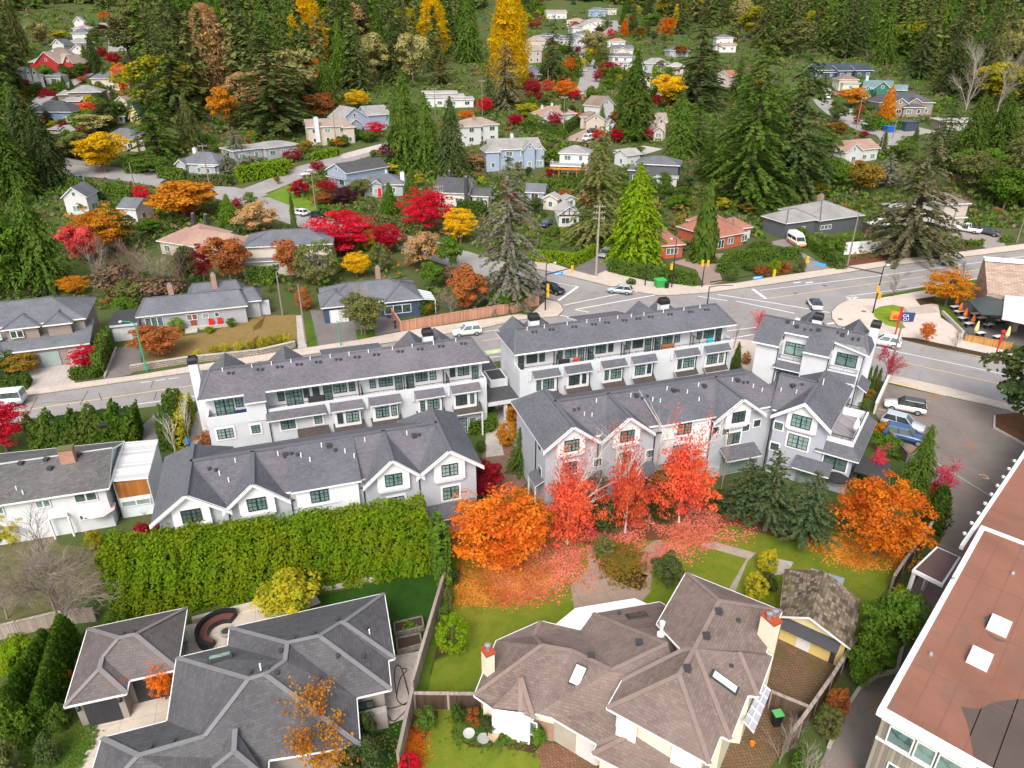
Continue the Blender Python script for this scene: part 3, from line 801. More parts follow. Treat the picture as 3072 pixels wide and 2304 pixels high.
 vents(roof,ok,lambda u,v:zf(u,v)+(.35*(RV-v)/RV*1.8+.07 if s0<u<s1 else 0))
 return t
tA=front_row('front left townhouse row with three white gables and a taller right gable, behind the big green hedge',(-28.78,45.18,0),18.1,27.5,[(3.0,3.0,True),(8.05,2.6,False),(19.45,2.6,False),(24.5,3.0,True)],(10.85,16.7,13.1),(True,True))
tA['label']='front left townhouse row with four white gables, behind the big green hedge'
slab(tA,'porch_roof',[[(22.3,-.9,2.9),(26.9,-.9,2.9),(26.9,.74,3.5),(22.3,.74,3.5)]],[M_roofA,M_white],.15)
tD=front_row('front right townhouse row with three gables behind the red trees, bending at its right end',(2.99,56.09,0),17.6,27.0,[(2.9,2.9,True),(8.7,2.8,False),(21.2,3.0,False)],(12.1,18.3,15.0),(True,False),mainR=25.6)
for(v,z,w_,h_)in((2.2,6.6,.7,.9),(2.0,3.6,.7,1.3)):win(tD,.45,v,z,w_,h_,R(-90),'b1',.12)
for(u,z)in((5.9,4.6),(11.6,4.5),(19.0,5.9),(22.6,5.6),(23.9,5.9),(20.2,5.6)):win(tD,u,.75,z,.75,.75,0,'b1',.13)
pipe(tD,[(.4,3.4,7.0),(.4,3.4,.2)])
for u0,u1 in((3.2,6.4),(9.0,12.0),(14.0,17.5),(19.8,24.0)):
 slab(tD,'porch_roof',[[(u0,-.9,2.9),(u1,-.9,2.9),(u1,.74,3.6),(u0,.74,3.6)]],[M_roofA,M_white],.15)
 mb=MB();mb.box(u0+.4,.66,.2,u1-.4,.746,2.5);mb.build('patio_door',M_glass,tD)
slab(tD,'porch_roof',[[(-.5,.9,2.9),(.44,.9,3.4),(.44,3.2,3.4),(-.5,3.2,2.9)]],[M_roofA,M_white],.12)
for q in(1.1,3.05):mb=MB();mb.bar((-.42,q,0),(-.42,q,2.8),.14);mb.build('porch_post',M_white,tD)
def end_wing():
 e=bpy.data.objects.new('end_wing',None);link(e);e.empty_display_size=.3
 W=frame((26.82,63.29,0),R(-34.2));B=frame((2.99,56.09,0),R(17.6)).inverted()@W
 class Wrap:pass
 def conv(fs):return[[tuple(B@Vector(p))for p in f]for f in fs]
 bpy.data.objects.remove(e)
 def cb(mb,name,mat):mb.v=[tuple(B@Vector(p))for p in mb.v];return mb.build(name,mat,tD)
 g=slab(tD,'roof',conv(gable_faces(2.8,2.85,-.25,8.6,hip=2.2)),[M_roofA,M_white],.2)
 slab(tD,'roof',conv([[(-.3,.58,HE+.2),(2.8,.58,HE+.2),(2.8,5.2,HR),(-1.05,5.2,HR)],[(-1.05,5.2,HR),(2.8,5.2,HR),(2.8,10,HE),(-2.4,10,HE)],[(-.3,.58,HE+.2),(-1.05,5.2,HR),(-2.4,10,HE)]]),[M_roofP,M_white],.2)
 mb=MB();mb.bar((2.8,-.25,HR+.03),(2.8,8.6,HR+.03),.36,.07);mb.bar((-1.05,5.2,HR+.03),(2.8,5.2,HR+.03),.36,.07);mb.bar((2.75,5.2,HR),(.1,.3,HE+.06),.16,.07);mb.bar((-1.05,5.2,HR+.02),(-.3,.1,HE+.04),.2,.07);cb(mb,'ridge_cap',M_ridge)
 w=MB();w.box(.1,.6,-.5,5.25,10.2,HE-.18);k=(HR-HE)/2.85
 w.add([(.35,.6,HE-.2),(5.25,.6,HE-.2),(5.25,.6,HE+k*.4-.22),(2.8,.6,HR-.25),(.35,.6,HE+k*.4-.22)],[(0,1,2,3,4)])
 w.box(5.255,.95,-.5,8.1,9.7,4.4);cb(w,'wall',stucco((.42,.44,.50)))
 pts=[(1.3,6.15),(4.3,6.15),(4.3,8.05),(2.8,HR-.35),(1.3,8.05)];n=5
 mb=MB();mb.add([(x,.18,z)for x,z in pts]+[(x,.6,z)for x,z in pts],[tuple(range(n))]+[((i+1)%n,i,i+n,(i+1)%n+n)for i in range(n)])
 mb.box(1.7,.12,6.32,3.9,.18,6.42);mb.box(1.5,.3,5.95,4.1,.6,6.147);cb(mb,'bay',M_white)
 mb=MB()
 for s in(-1,1):
  ax,az,bx,bz=2.8,HR-.1,2.8+s*2.95,HE-.2
  mb.add([(ax,-.4,az+.14),(bx,-.4,bz+.14),(bx,-.4,bz-.24),(ax,-.4,az-.24),(ax,-.28,az+.14),(bx,-.28,bz+.14),(bx,-.28,bz-.24),(ax,-.28,az-.24)],[(0,1,2,3),(7,6,5,4),(0,4,5,1),(1,5,6,2),(2,6,7,3),(3,7,4,0)])
 cb(mb,'bargeboard',M_white)
 def w2(u,v,z,w_,h_,st='b2',tr=.0):
  p=B@Vector((u,v,z));win(tD,p.x,p.y,p.z,w_,h_,R(-51.8),st,tr)
 w2(2.75,.18,7.25,1.9,1.4,'b2');w2(2.75,.6,4.7,2.0,1.5,'b2',.2);w2(.62,.6,5.9,.8,.8,'b1',.15);w2(.62,.6,3.4,.8,.8,'b1',.15)
 w2(6.55,.95,3.3,2.2,1.4,'b4',.16);w2(4.45,.6,2.0,.8,.9,'b1',.15)
 sk=[[(4.5,.4,4.4),(8.7,.4,4.4),(7.85,1.35,5.35),(4.5,1.35,5.35)],[(8.7,.4,4.4),(8.7,10.3,4.4),(7.85,9.4,5.35),(7.85,1.35,5.35)],[(8.7,10.3,4.4),(5.3,10.3,4.4),(5.3,9.4,5.35),(7.85,9.4,5.35)]]
 slab(tD,'skirt_roof',conv(sk),[M_roofA,M_white],.15)
 mb=MB();mb.box(4.75,1.4,4.2,7.8,1.75,5.75);mb.box(7.45,1.75,4.2,7.8,9.3,5.75);mb.box(5.3,8.95,4.2,7.45,9.3,5.75);cb(mb,'parapet',M_white)
 mb=MB();mb.box(5.2,1.75,4.3,7.45,8.95,4.95);cb(mb,'terrace_deck',boards((.34,.31,.33),.14))
 r=MB()
 for a,b in(((4.8,1.6),(7.6,1.6)),((7.6,1.6),(7.6,9.1)),((7.6,9.1),(5.4,9.1))):
  a3,b3=Vector((*a,5.75)),Vector((*b,5.75));up=Vector((0,0,.42));r.bar(a3+up,b3+up,.06);nn=int((b3-a3).length/.14)
  for i in range(nn+1):q=a3 .lerp(b3,i/nn);r.bar(q,q+up,.02 if i%12 else .06)
 cb(r,'railing',M_black)
 slab(tD,'porch_roof',conv([[(2.9,-.9,2.5),(6.5,-.9,2.5),(6.5,.55,3.25),(2.9,.55,3.25)]]),[M_roofA,M_white],.15)
 mb=MB();mb.box(3.2,.5,.1,6.2,.597,2.4);mb.box(5.255,.85,.1,6.3,.947,2.4);cb(mb,'patio_door',M_glass)
 mb=MB();mb.bar((-.12,.5,HE-.3),(-.12,.5,.2),.1);mb.bar((8.2,.85,4.3),(8.2,.85,.1),.09);cb(mb,'downpipe',M_black)
 mb=MB()
 for v in(2.0,5.0):
  for u in(8.6,11.0):mb.bar((u,v,0),(u,v,2.5),.12)
 mb.box(8.3,1.7,2.5,11.3,5.3,2.58);cb(mb,'pergola',M_dkgrey)
 for(u,v,kk)in((1.2,3.2,'p'),(.6,3.9,'b'),(1.4,4.4,'c'),(3.1,6.3,'p'),(3.2,5.6,'p'),(-.3,3.0,'p')):
  p=B@Vector((u,v,0));z=HE+(HR-HE)*min(v,5.2)/5.2-(.3 if u>2.8 else .02)
  vents(tD,[(p.x,p.y,kk)],lambda a,b:z)
end_wing()
# ---- rear rows with balconies
def rear_row(label,o,ang,L,upper,doors,walls_mid,bays,sroofs,porches,gables,shed,chims,left_cut=None,dormer_pipes=(),parap=(.6,None)):
 t=thing('townhouse_row',label,'townhouses',o,R(ang),'townhouse rows of the complex')
 he,hr,rv,bv=8.7,10.5,3.3,7.3
 fs=[[(0,0,he),(L,0,he),(L-1.3,rv,hr),(1.3,rv,hr)],[(L,bv,he),(0,bv,he),(1.3,rv,hr),(L-1.3,rv,hr)],[(0,bv,he),(0,0,he),(1.3,rv,hr)],[(L,0,he),(L,bv,he),(L-1.3,rv,hr)]]
 roof=slab(t,'roof',fs,[M_roofP if left_cut else M_roofA,M_white],.2)
 mb=MB();mb.bar((1.3,rv,hr+.02),(L-1.3,rv,hr+.02),.34,.06)
 for u,e in((1.3,.05),(L-1.3,L-.05)):mb.bar((u,rv,hr+.01),(e,.05,he+.03),.28,.06)
 mb.build('ridge_cap',M_ridge,roof)
 for c in gables:
  slab(t,'roof',gable_faces(c,1.9,rv,7.6,hr,he+.2),[M_roofA,M_white],.18)
 slab(t,'roof',[[(shed[0],rv-.1,hr+.06),(shed[1],rv-.1,hr+.06),(shed[1],7.3,hr-.95),(shed[0],7.3,hr-.95)]],[M_roofA,M_white],.18)
 W=MB();W.box(.45,1.6,5.5,L-.45,6.8,he-.17)
 W.box(.45,6.0,-.5,L-.45,6.8,5.5)
 for c in gables:W.box(c-1.6,6.0,0,c+1.6,7.2,he-.1);W.add([(c-1.6,7.2,he-.1),(c+1.6,7.2,he-.1),(c,7.2,hr-.3)],[(2,1,0)])
 W.build('upper_wall',M_stucco_w,t)
 W=MB();W.box(.5,-.5,-.5,L-.5,6.0,5.7);W.build('wall',stucco((.58,.59,.615))if left_cut else stucco((.62,.635,.67)),t)
 W=MB();p0=.5
 W.box(.5,-.52,5.703,L-.5,-.28,6.75);W.box(.48,-.28,5.703,.7,1.6,6.75);W.box(L-.7,-.28,5.703,L-.48,1.6,6.75)
 for b in bays:W.box(b[0]-.62,-.75,5.3,b[0]-.3,-.525,6.72)
 W.build('parapet',M_stucco_w,t)
 mb=MB();mb.box(.72,-.26,5.703,L-.72,1.58,5.76);mb.build('balcony_floor',plain((.40,.37,.36),.8),t)
 for(a,b)in upper:win(t,(a+b)/2,1.6,7.2,b-a,1.25,0,'b2' if b-a>1 else 'b1')
 for(a,b)in doors:win(t,(a+b)/2,1.6,6.85,b-a,2.05,0,'bs' if b-a>1.2 else 'bd',0,'balcony_door')
 for(a,b)in walls_mid:win(t,(a+b)/2,-.5,4.75,b-a,1.15 if b-a>1.2 else .95,0,'b2' if b-a>1.2 else 'b1',.2)
 for(b0,b1,ws)in bays:
  mb=MB();mb.box(b0,-.97,3.5,b1,-.503,5.8);mb.build('bay',M_white,t)
  for(a,b)in ws:win(t,(a+b)/2,-.97,4.75,b-a,1.25,0,'b2' if b-a>1 else 'b1')
  pipe(t,[(b1-.12,-1.2,5.75),(b1-.12,-1.06,5.6),(b1-.12,-1.06,3.7)])
 for(a,b)in sroofs:slab(t,'canopy_roof',[[(a,-1.4,5.85),(b,-1.4,5.85),(b,-.53,6.5),(a,-.53,6.5)]],[M_roofP if left_cut else M_roofA,M_white],.14)
 for(a,b)in porches:
  slab(t,'porch_roof',[[(a,-1.65,3.2),(b,-1.65,3.2),(b,-.53,3.95),(a,-.53,3.95)]],[shingle((.075,.062,.055),(.11,.09,.08),.16,.33,.2),M_white],.14)
  for q in(a+.1,b-.1):mb=MB();mb.bar((q,-1.55,3.0),(q,-1.55,0),.16);mb.build('porch_post',M_white,t)
  win(t,(a+b)/2-.5,-.5,1.15,.95,2.1,0,'bd',.12,'door');win(t,(a+b)/2+.7,-.5,1.5,.7,.9,0,'b1',.12)
 for(u,v,z0,z1,w_)in chims:chimney_box(t,u,v,z0,z1,w_,.9)
 for u in dormer_pipes:
  pipe(t,[(u,.05,he-.3),(u,1.5,he-.6),(u,1.5,5.8)])
  rails(t,[(u+.25,-.25),(u+.25,1.5)],5.76,1.55,.14)
 rails(t,[(.75,-.2),(L-.75,-.2)],6.05,.9,.5)
 rr=random.Random(int(L*7));pts=[];u=2.6
 while u<L-2:
  pts+=[(u,rv-.35,'p'),(u+.55,rv-.75,'c'),(u+1.0,rv-.8,'c')];u+=1.7+rr.random()*1.3
 vents(roof,pts,lambda u,v:he+(hr-he)*v/rv)
 return t
tB=rear_row('long rear townhouse row with a lilac grey roof beside the street, left of the carport',(-32.15,63.69,0),18.2,31.1,[(3.35,4.1),(7.68,8.38),(10.37,10.99),(11.33,12.05),(13.55,15.01),(15.26,15.94),(17.57,18.22),(18.57,20.13),(22.75,24.15),(24.41,25.15),(26.78,27.41),(27.73,29.07)],[(1.32,3.15),(8.53,10.23),(12.48,13.4),(20.39,21.21),(21.67,22.55),(29.4,30.2)],[(1.23,2.83),(4.62,5.5),(7.6,9.1),(11.1,11.91)],[(13.2,16.2,[(13.5,14.09),(14.43,15.79)]),(17.3,20.3,[(17.66,19.11),(19.36,19.96)]),(22.4,25.3,[(22.66,23.17),(23.48,24.83)]),(26.5,29.4,[(26.76,28.08),(28.45,28.92)])],[(6.3,12.4),(12.95,16.4),(17.1,20.55),(22.2,25.5),(26.3,29.7)],[(9.2,12.5),(13.0,16.4),(17.1,20.5),(22.2,25.5),(26.4,29.8)],[2.7,9.0,23.4,26.4],(12.8,19.6),[(25.0,4.5,8.5,10.95,1.15),(-.7,7.2,-.5,9.9,.95)],True,(16.3,20.0+1.4,26.0))
slab(tB,'roof',[[(4.45,-1.05,8.13),(6.6,-1.05,8.13),(6.6,.6,9.04),(4.45,.6,9.04)]],[M_roofP,M_white],.16)
mb=MB();mb.box(4.5,-.62,5.7,6.55,1.6,8.2);mb.build('upper_wall',M_stucco_w,tB)
pipe(tB,[(6.5,-.95,7.95),(6.5,-.66,7.6),(6.5,-.66,.2)])
tC=rear_row('rear townhouse row with a long grey roof at the road junction, right of the carport',(.29,75.12,0),18.5,30.3,[(2.06,3.42),(3.71,4.4),(6.08,6.72),(7.12,8.48),(11.15,12.54),(12.9,13.57),(15.28,15.96),(16.27,17.7),(20.53,21.93),(22.25,23.02),(25.54,26.26),(26.58,28.04)],[(.98,1.72),(8.83,9.6),(10.08,10.85),(18.01,18.89),(19.39,20.21),(28.37,29.23)],[],[(2.2,5.2,[(2.42,2.99),(3.27,4.64)]),(6.3,9.4,[(6.59,7.98),(8.33,8.86)]),(11.1,13.9,[(11.33,11.86),(12.16,13.53)]),(15.2,18.1,[(15.46,16.85),(17.16,17.71)]),(21.2,24.2,[(21.47,22.04),(22.3,23.83)]),(25.5,28.7,[(25.75,27.25),(27.57,28.16)])],[(2.0,5.4),(6.1,9.6),(10.9,14.2),(15.0,18.4),(21.0,24.5),(25.3,29.0)],[(2.2,5.3),(6.2,9.5),(11.1,14.1),(15.2,18.3),(21.2,24.4),(25.5,28.8)],[2.3,5.3,20.0,23.0],(9.6,16.6),[(4.0,4.5,8.5,10.95,1.2),(21.9,4.5,8.5,10.95,1.2)],False,(5.6,9.85,14.7,19.15,24.6))
# ---- right hand row E
def right_row():
 t=thing('townhouse_row','white end townhouse block with two recessed roof balconies, nearest the plaza corner','townhouses',(29.92,79.12,0),R(-32.5),'townhouse rows of the complex')
 he,hr,rv=8.6,10.7,4.1;k=(hr-he)/rv;z2=he+k*2.2
 fs=[]
 for a,b,full in((-.6,2.5,1),(2.5,5.3,0),(5.3,8.25,1),(8.25,12.2,0)):
  f=[(a,0 if full else 2.2,he if full else z2),(b,0 if full else 2.2,he if full else z2),(b if b<12 else 11.1,rv,hr),(a,rv,hr)]
  fs.append(f)
 fs+=[[(12.2,2.2,z2-.9),(12.2,8.6,he),(11.1,rv,hr)],[(12.2,8.6,he),(-.6,8.6,he),(-.6,rv,hr),(11.1,rv,hr)]]
 fs[3]=[(8.25,2.2,z2),(11.6,2.2,z2),(12.2,2.2,z2-.9),(11.1,rv,hr),(8.25,rv,hr)]
 roof=slab(t,'roof',fs,[M_roofA,M_white],.2)
 mb=MB();mb.bar((-.6,rv,hr+.02),(11.1,rv,hr+.02),.34,.06);mb.bar((11.1,rv,hr+.01),(12.1,2.3,z2-.8),.26,.06);mb.build('ridge_cap',M_ridge,roof)
 for c in(4.3,9.7):slab(t,'roof',gable_faces(c,2.2,rv,9.0,hr,he+.1),[M_roofA,M_white],.18)
 W=MB();W.box(-.2,.6,-.5,2.5,8.2,he-.2);W.box(5.3,.6,-.5,8.25,8.2,he-.2);W.box(2.5,2.8,-.5,5.3,8.2,z2-.1);W.box(8.25,2.8,-.5,11.6,8.2,z2-.25)
 W.box(2.5,1.2,-.5,5.3,2.797,5.8);W.box(8.25,1.2,-.5,11.6,2.797,5.8);W.build('wall',M_stucco_w,t)
 W=MB()
 for a,b in((2.503,5.297),(8.253,11.597)):W.box(a,1.18,5.803,b,1.4,6.6)
 W.box(11.4,1.4,5.803,11.598,2.797,6.6);W.build('parapet',M_stucco_w,t)
 for a,b in((2.55,5.25),(8.3,11.35)):
  rails(t,[(a,1.3),(b,1.3)],6.6,.5,.16)
  win(t,(a+b)/2+.05,2.8,7.55,2.3,1.6,0,'bp');win(t,(a+b)/2,1.2,4.4,2.6,1.6,0,'bp',.1)
  slab(t,'canopy_roof',[[(a-.4,.25,5.75),(b+.1,.25,5.75),(b+.1,1.17,6.4),(a-.4,1.17,6.4)]],[M_roofA,M_white],.14)
  slab(t,'porch_roof',[[(a-.4,-.3,2.9),(b+.1,-.3,2.9),(b+.1,1.17,3.6),(a-.4,1.17,3.6)]],[M_roofA,M_white],.14)
 slab(t,'canopy_roof',[[(11.61,3.0,4.6),(12.8,3.0,3.9),(12.8,6.5,3.9),(11.61,6.5,4.6)]],[M_roofA,M_white],.14)
 for u in(2.45,8.2):pipe(t,[(u,.1,he-.3),(u,.53,he-.6),(u,.53,.1)])
 pipe(t,[(11.65,2.7,z2-.4),(11.65,1.13,6.0),(11.65,1.13,.1)])
 chimney_box(t,5.5,5.3,8.5,11.0,1.1);chimney_box(t,11.8,6.9,-.5,10.8,1.0)
 vents(roof,[(2.4,3.6,'b'),(3.1,3.5,'p'),(3.6,3.2,'b'),(4.6,3.0,'c'),(5.3,3.1,'c'),(6.1,3.3,'b'),(8.2,3.5,'c'),(8.8,3.3,'b'),(9.3,3.6,'p'),(10.0,3.1,'c'),(10.6,3.2,'c')],lambda u,v:he+k*v)
right_row()
# ---- carport link with its flat roof
def carport():
 t=thing('carport','flat dark roofed carport joining the two rear townhouse rows','carport',(-3.2,73.2,0),R(18.3))
 mb=MB();mb.box(.35,0,2.75,4.35,13.0,3.25);mb.build('wall',M_stucco_w,t)
 mb=MB();mb.box(.4,.12,3.253,4.3,12.9,3.3);mb.build('roof',plain((.075,.075,.08),.85,.2,0,.25,.8),t)
 mb=MB();mb.box(1.75,3.6,3.303,4.0,6.6,4.3);b=mb.build('parapet',M_stucco_w,t)
 mb=MB();mb.box(1.95,3.8,4.303,3.8,6.4,4.34);mb.build('roof',M_dkgrey,b)
 mb=MB();mb.box(2.5,.3,-.2,2.9,.7,2.747);mb.build('column',M_stucco_w,t)
 mb=MB();mb.box(2.5,4.0,-.2,4.0,4.2,2.747);mb.build('wall',M_stucco_w,t)
carport()
# ------------------------------------------------------------------ nearby houses, roofs surveyed corner by corner
M_fas=plain((.78,.77,.75),.5,.3)
def solve(spec,V):
 """('e',c,r,x,y,h) or ('r',c,r,x,y,(eave a, eave b),pitch): height from the distance to an eave line"""
 if spec[0]=='e':return at(*tp(*spec[1:5]),spec[5],.0)
 (a,b),s=spec[5],spec[6];A,B=V[a],V[b];h=A.z+2
 for _ in range(40):
  p=at(*tp(*spec[1:5]),h,.0);d=(B-A).xy.normalized();q=(p-A).xy
  h=.5*h+.5*(A.z+s*abs(q.x*d.y-q.y*d.x))
 return at(*tp(*spec[1:5]),h,.0)
def survey(t,specs,faces,roofmat,wallmat,outline,ridges=(),o=.5,capmat=None,capw=.3,gut=True,z0=-.5,name='roof'):
 V={}
 for k,s in specs.items():V[k]=solve(s,V)
 M=t.matrix_basis.inverted()if t else Matrix()
 O=Vector(t.location);W={k:v-O for k,v in V.items()}
 roof=slab(t,name,[[tuple(W[i])for i in f.split()]for f in faces],[roofmat,M_fas],.2)
 if ridges:
  mb=MB()
  for r in ridges:
   k=r.split()
   for i in range(len(k)-1):mb.bar(W[k[i]]+Vector((0,0,.03)),W[k[i+1]]+Vector((0,0,.03)),capw,.05)
  mb.build('ridge_cap',capmat or M_ridge,roof)
 for ol in outline:
  k=ol.split();poly=[W[i].xy[:]for i in k];n=len(poly)
  a=sum(poly[i][0]*poly[(i+1)%n][1]-poly[(i+1)%n][0]*poly[i][1]for i in range(n))
  if a<0:poly=poly[::-1]
  zt=min(W[i].z for i in k)-.15
  mb=MB();mb.prism(inset(poly,o),z0,zt);mb.build('wall',wallmat,t)
  if gut:
   mb=MB()
   for i in range(n):
    p,q=W[k[i]],W[k[(i+1)%n]]
    if(q-p).length>.4:mb.bar(p+Vector((0,0,-.06)),q+Vector((0,0,-.06)),.12,.12)
   mb.build('gutter',M_fas,t)
 return W,roof
def facebox(mb,a,b,f0,f1,z0,z1,out=.06,mi=0):
 """box on the wall running from a to b (seen from outside left to right): fractions f0..f1"""
 a,b=Vector(a).xy,Vector(b).xy;d=b-a;n=Vector((d.y,-d.x)).normalized()
 p,q=a+d*f0,a+d*f1
 c=[p,q,q+n*out,p+n*out]
 mb.add([(v.x,v.y,z)for z in(z0,z1)for v in c],[(0,3,2,1),(4,5,6,7),(0,1,5,4),(1,2,6,5),(2,3,7,6),(3,0,4,7)],mi)
def wallwin(t,a,b,f,z,w,h,style='w2',out=.0,trim=.0,name='window'):
 a,b=Vector(a).xy,Vector(b).xy;d=b-a;n=Vector((d.y,-d.x)).normalized();p=a+d*f+n*out
 return win(t,p.x,p.y,z,w,h,math.atan2(d.y,d.x),style,trim,name)
def skylight(parent,c,u,v,mat):
 """a raised box skylight lying on the roof, half axes u and v"""
 n=Vector(u).cross(Vector(v)).normalized();u,v,c=Vector(u),Vector(v),Vector(c)
 mb=MB();q=[c-u-v,c+u-v,c+u+v,c-u+v]
 mb.add([p-n*.1 for p in q]+[p+n*.14 for p in q],[(0,1,5,4),(1,2,6,5),(2,3,7,6),(3,0,4,7),(4,5,6,7)]);f=mb.build('skylight',M_dkgrey,parent)
 mb=MB();mb.poly([c+n*.16+(p-c)*.84 for p in q]);mb.build('pane',mat,f)
M_sky=plain((.62,.70,.72),.08,.8);M_skyg=glass((.08,.16,.10),.05,.5)
def tri_at(W,names,spec):
 """point of the roof plane through three corners that is seen at a pixel"""
 A,B,C=(W[k]for k in names);n=(B-A).cross(C-A)
 d=Vector(ray(*tp(*spec)));o=Vector((0,0,CH));return o+d*(n.dot(A-o)/n.dot(d)),n.normalized()
 # ---- dark grey hip roofed house, bottom left
M_roofF1=shingle((.098,.095,.10),(.145,.139,.145),.20,.42,.25,None,.1,.55)
tF1=thing('house','big dark grey hip roofed bungalow at the bottom edge, left of the long fence','house')
W1,r1=survey(tF1,dict(e1=('e',0,3,1465,745,3.0),e2=('e',0,3,1890,645,3.0),e3=('e',0,3,1905,495,3.0),e4=('e',1,3,1085,210,3.0),e5=('e',1,3,1172,748,3.0),e5b=('e',1,3,1118,765,3.0),e6=('e',1,3,1143,1008,3.0),e7=('e',1,3,855,1075,3.0),e8=('e',1,3,885,1470,3.0),e8b=('e',1,3,125,1592,3.0),e8c=('e',1,3,118,2100,3.0),e11=('e',0,3,640,2100,3.0),e9=('e',0,3,1387,1270,3.0),e10=('e',0,3,845,1410,3.0),r1=('r',0,3,2065,920,('e1','e9'),.45),r2=('r',1,3,95,882,('e1','e2'),.45),r4=('r',1,3,282,622,('e3','e4'),.45),r3=('r',1,3,262,770,('e3','e4'),.36),r5=('r',1,3,545,565,('e3','e4'),.45),r6=('r',1,3,715,457,('e3','e4'),.45),r7=('r',1,3,748,452,('e3','e4'),.45),q1=('r',0,3,1700,1397,('e9','e10'),.45),q2=('r',0,3,1150,1555,('e9','e10'),.45)),['e3 r4 r5 r6 r7 e4','e4 r7 e5','r7 r6 e5b e5','r6 r5 e6 e5b','r5 r4 e7 e6','r4 r3 r2 e8 e7','e1 r1 q1 e9','e1 r1 r2 r3 e2','e2 r3 r4 e3','e9 q1 q2 e10','e10 q2 e11','r1 r2 e8 e8b e8c e11 q2 q1'],M_roofF1,siding((.34,.30,.27)),['e1 e2 e3 e4 e5 e5b e6 e7 e8 e8b e8c e11 e10 e9'],['e1 r1 r2','r1 q1 q2 e10','q2 e11','r2 r3 r4 r5 r6 r7 e4','e3 r4','r5 e6','r7 e5','r2 e8'],.5,plain((.20,.195,.205),.9,.1,0,.2))
for k,nm in(((0,3,2075,865),('e1','r1','r2')),((1,3,120,833),('e1','r1','r2')),((1,3,335,585),('e3','r4','e4')),((1,3,498,545),('e3','r4','e4')),((1,3,697,435),('e3','r4','e4')),((1,3,228,692),('e2','r3','e3')),((0,3,1435,1442),('e9','q1','e10')),((0,3,1250,1492),('e9','q1','e10')),((1,3,200,880),('r4','r2','e7')),((1,3,236,1362),('r1','r2','e8')),((1,3,915,742),('r6','r5','e6')),((1,3,935,505),('e4','r7','e5')),((1,3,545,928),('r4','r2','e7')),((1,3,703,735),('r5','r4','e6'))):
 p,n=tri_at(W1,nm,k);vents(r1,[(p.x,p.y,'c')],lambda u,v:p.z)
for k,nm in(((0,3,2162,832),('e1','r1','r2')),((1,3,62,838),('e1','r1','r2')),((1,3,965,545),('e4','r7','e5'))):
 p,n=tri_at(W1,nm,k);vents(r1,[(p.x,p.y,'p')],lambda u,v:p.z)
p,n=tri_at(W1,('e1','r1','r2'),(0,3,1825,740));u=(W1['e2']-W1['e1']).normalized();skylight(r1,p,u*.8,n.cross(u)*.22,M_skyg)
mb=MB();a,b=W1['e7'],W1['e6'];d=(b-a).xy.normalized();nn=Vector((d.y,-d.x))
facebox(mb,a,b,-.02,.80,-.5,1.6,.5);mb.build('wall',siding((.36,.32,.29)),tF1)
wallwin(tF1,a,b,.22,2.05,1.1,.7,'b4',-.1)
def local_tri(t,W,nm,pts):return[tri_at(W,nm,s)[0]for s in pts]
g0=at(*tp(0,3,1950,1335),4.6,0);g1=at(*tp(0,3,1940,1520),4.6,0);gl=at(*tp(0,3,1640,1760),3.0,0);gr=at(*tp(0,3,2230,1760),3.0,0)
slab(tF1,'roof',[[tuple(g0),tuple(gl),tuple(g1)],[tuple(g0),tuple(g1),tuple(gr)],[tuple(g1),tuple(gl),tuple(gr)]],[M_roofF1,M_fas],.15)
mb=MB();mb.bar(g0,g1,.3,.06);mb.bar(g1,gl,.3,.06);mb.bar(g1,gr,.3,.06);mb.build('ridge_cap',plain((.20,.195,.205),.9,.1,0,.2),tF1)
# ---- garage left of it, with fallen leaves on the roof
def leafy(base,lc):
 m=base.copy();m.name='leafy_shingles';nt=m.node_tree;pb=[n for n in nt.nodes if n.type=='BSDF_PRINCIPLED'][0]
 src=pb.inputs['Base Color'].links[0].from_socket
 tc=nt.nodes.new('ShaderNodeTexCoord');n1=nt.nodes.new('ShaderNodeTexNoise');n1 .inputs['Scale'].default_value=.45;n1 .inputs['Detail'].default_value=10;n1 .inputs['Roughness'].default_value=.85
 rp=nt.nodes.new('ShaderNodeValToRGB');rp.color_ramp.elements[0].position=.57;rp.color_ramp.elements[1].position=.66
 mx=nt.nodes.new('ShaderNodeMix');mx.data_type='RGBA';mx.inputs[7].default_value=(*lc,1)
 nt.links.new(tc.outputs['Object'],n1 .inputs['Vector']);nt.links.new(n1 .outputs['Fac'],rp.inputs[0]);nt.links.new(rp.outputs[0],mx.inputs[0]);nt.links.new(src,mx.inputs[6]);nt.links.new(mx.outputs[2],pb.inputs['Base Color'])
 return m
M_roofG=leafy(shingle((.125,.108,.105),(.175,.152,.148),.20,.42,.25,None,.1,.55),(.32,.10,.02))
tF3=thing('garage','dark hip roofed double garage strewn with orange leaves, bottom left','garage')
W3,r3=survey(tF3,dict(g1=('e',0,3,727,502,2.7),g2=('e',0,3,1553,327,2.7),g3=('e',0,3,1470,840,2.7),g4=('e',0,3,1072,930,2.7),g5=('e',0,3,1047,1040,2.7),g6=('e',0,3,532,1152,2.7),a=('r',0,3,987,580,('g1','g2'),.5),b=('r',0,3,1120,552,('g1','g2'),.5),c=('r',0,3,848,745,('g1','g6'),.5),d=('r',0,3,825,838,('g1','g6'),.5)),['g1 a b g2','g1 g6 d c a','g6 g5 d','d g5 g4 c','c g4 g3 b a','b g3 g2'],M_roofG,siding((.30,.27,.24),.2),['g1 g2 g3 g4 g5 g6'],['g1 a b g2','a c d g6','d g5','b g3'],.4,plain((.22,.20,.20),.9,.1,0,.2))
for k in((0,3,1022,550),(0,3,1108,535)):
 p,n=tri_at(W3,('g1','a','g2'),k);vents(r3,[(p.x,p.y,'c')],lambda u,v:p.z)
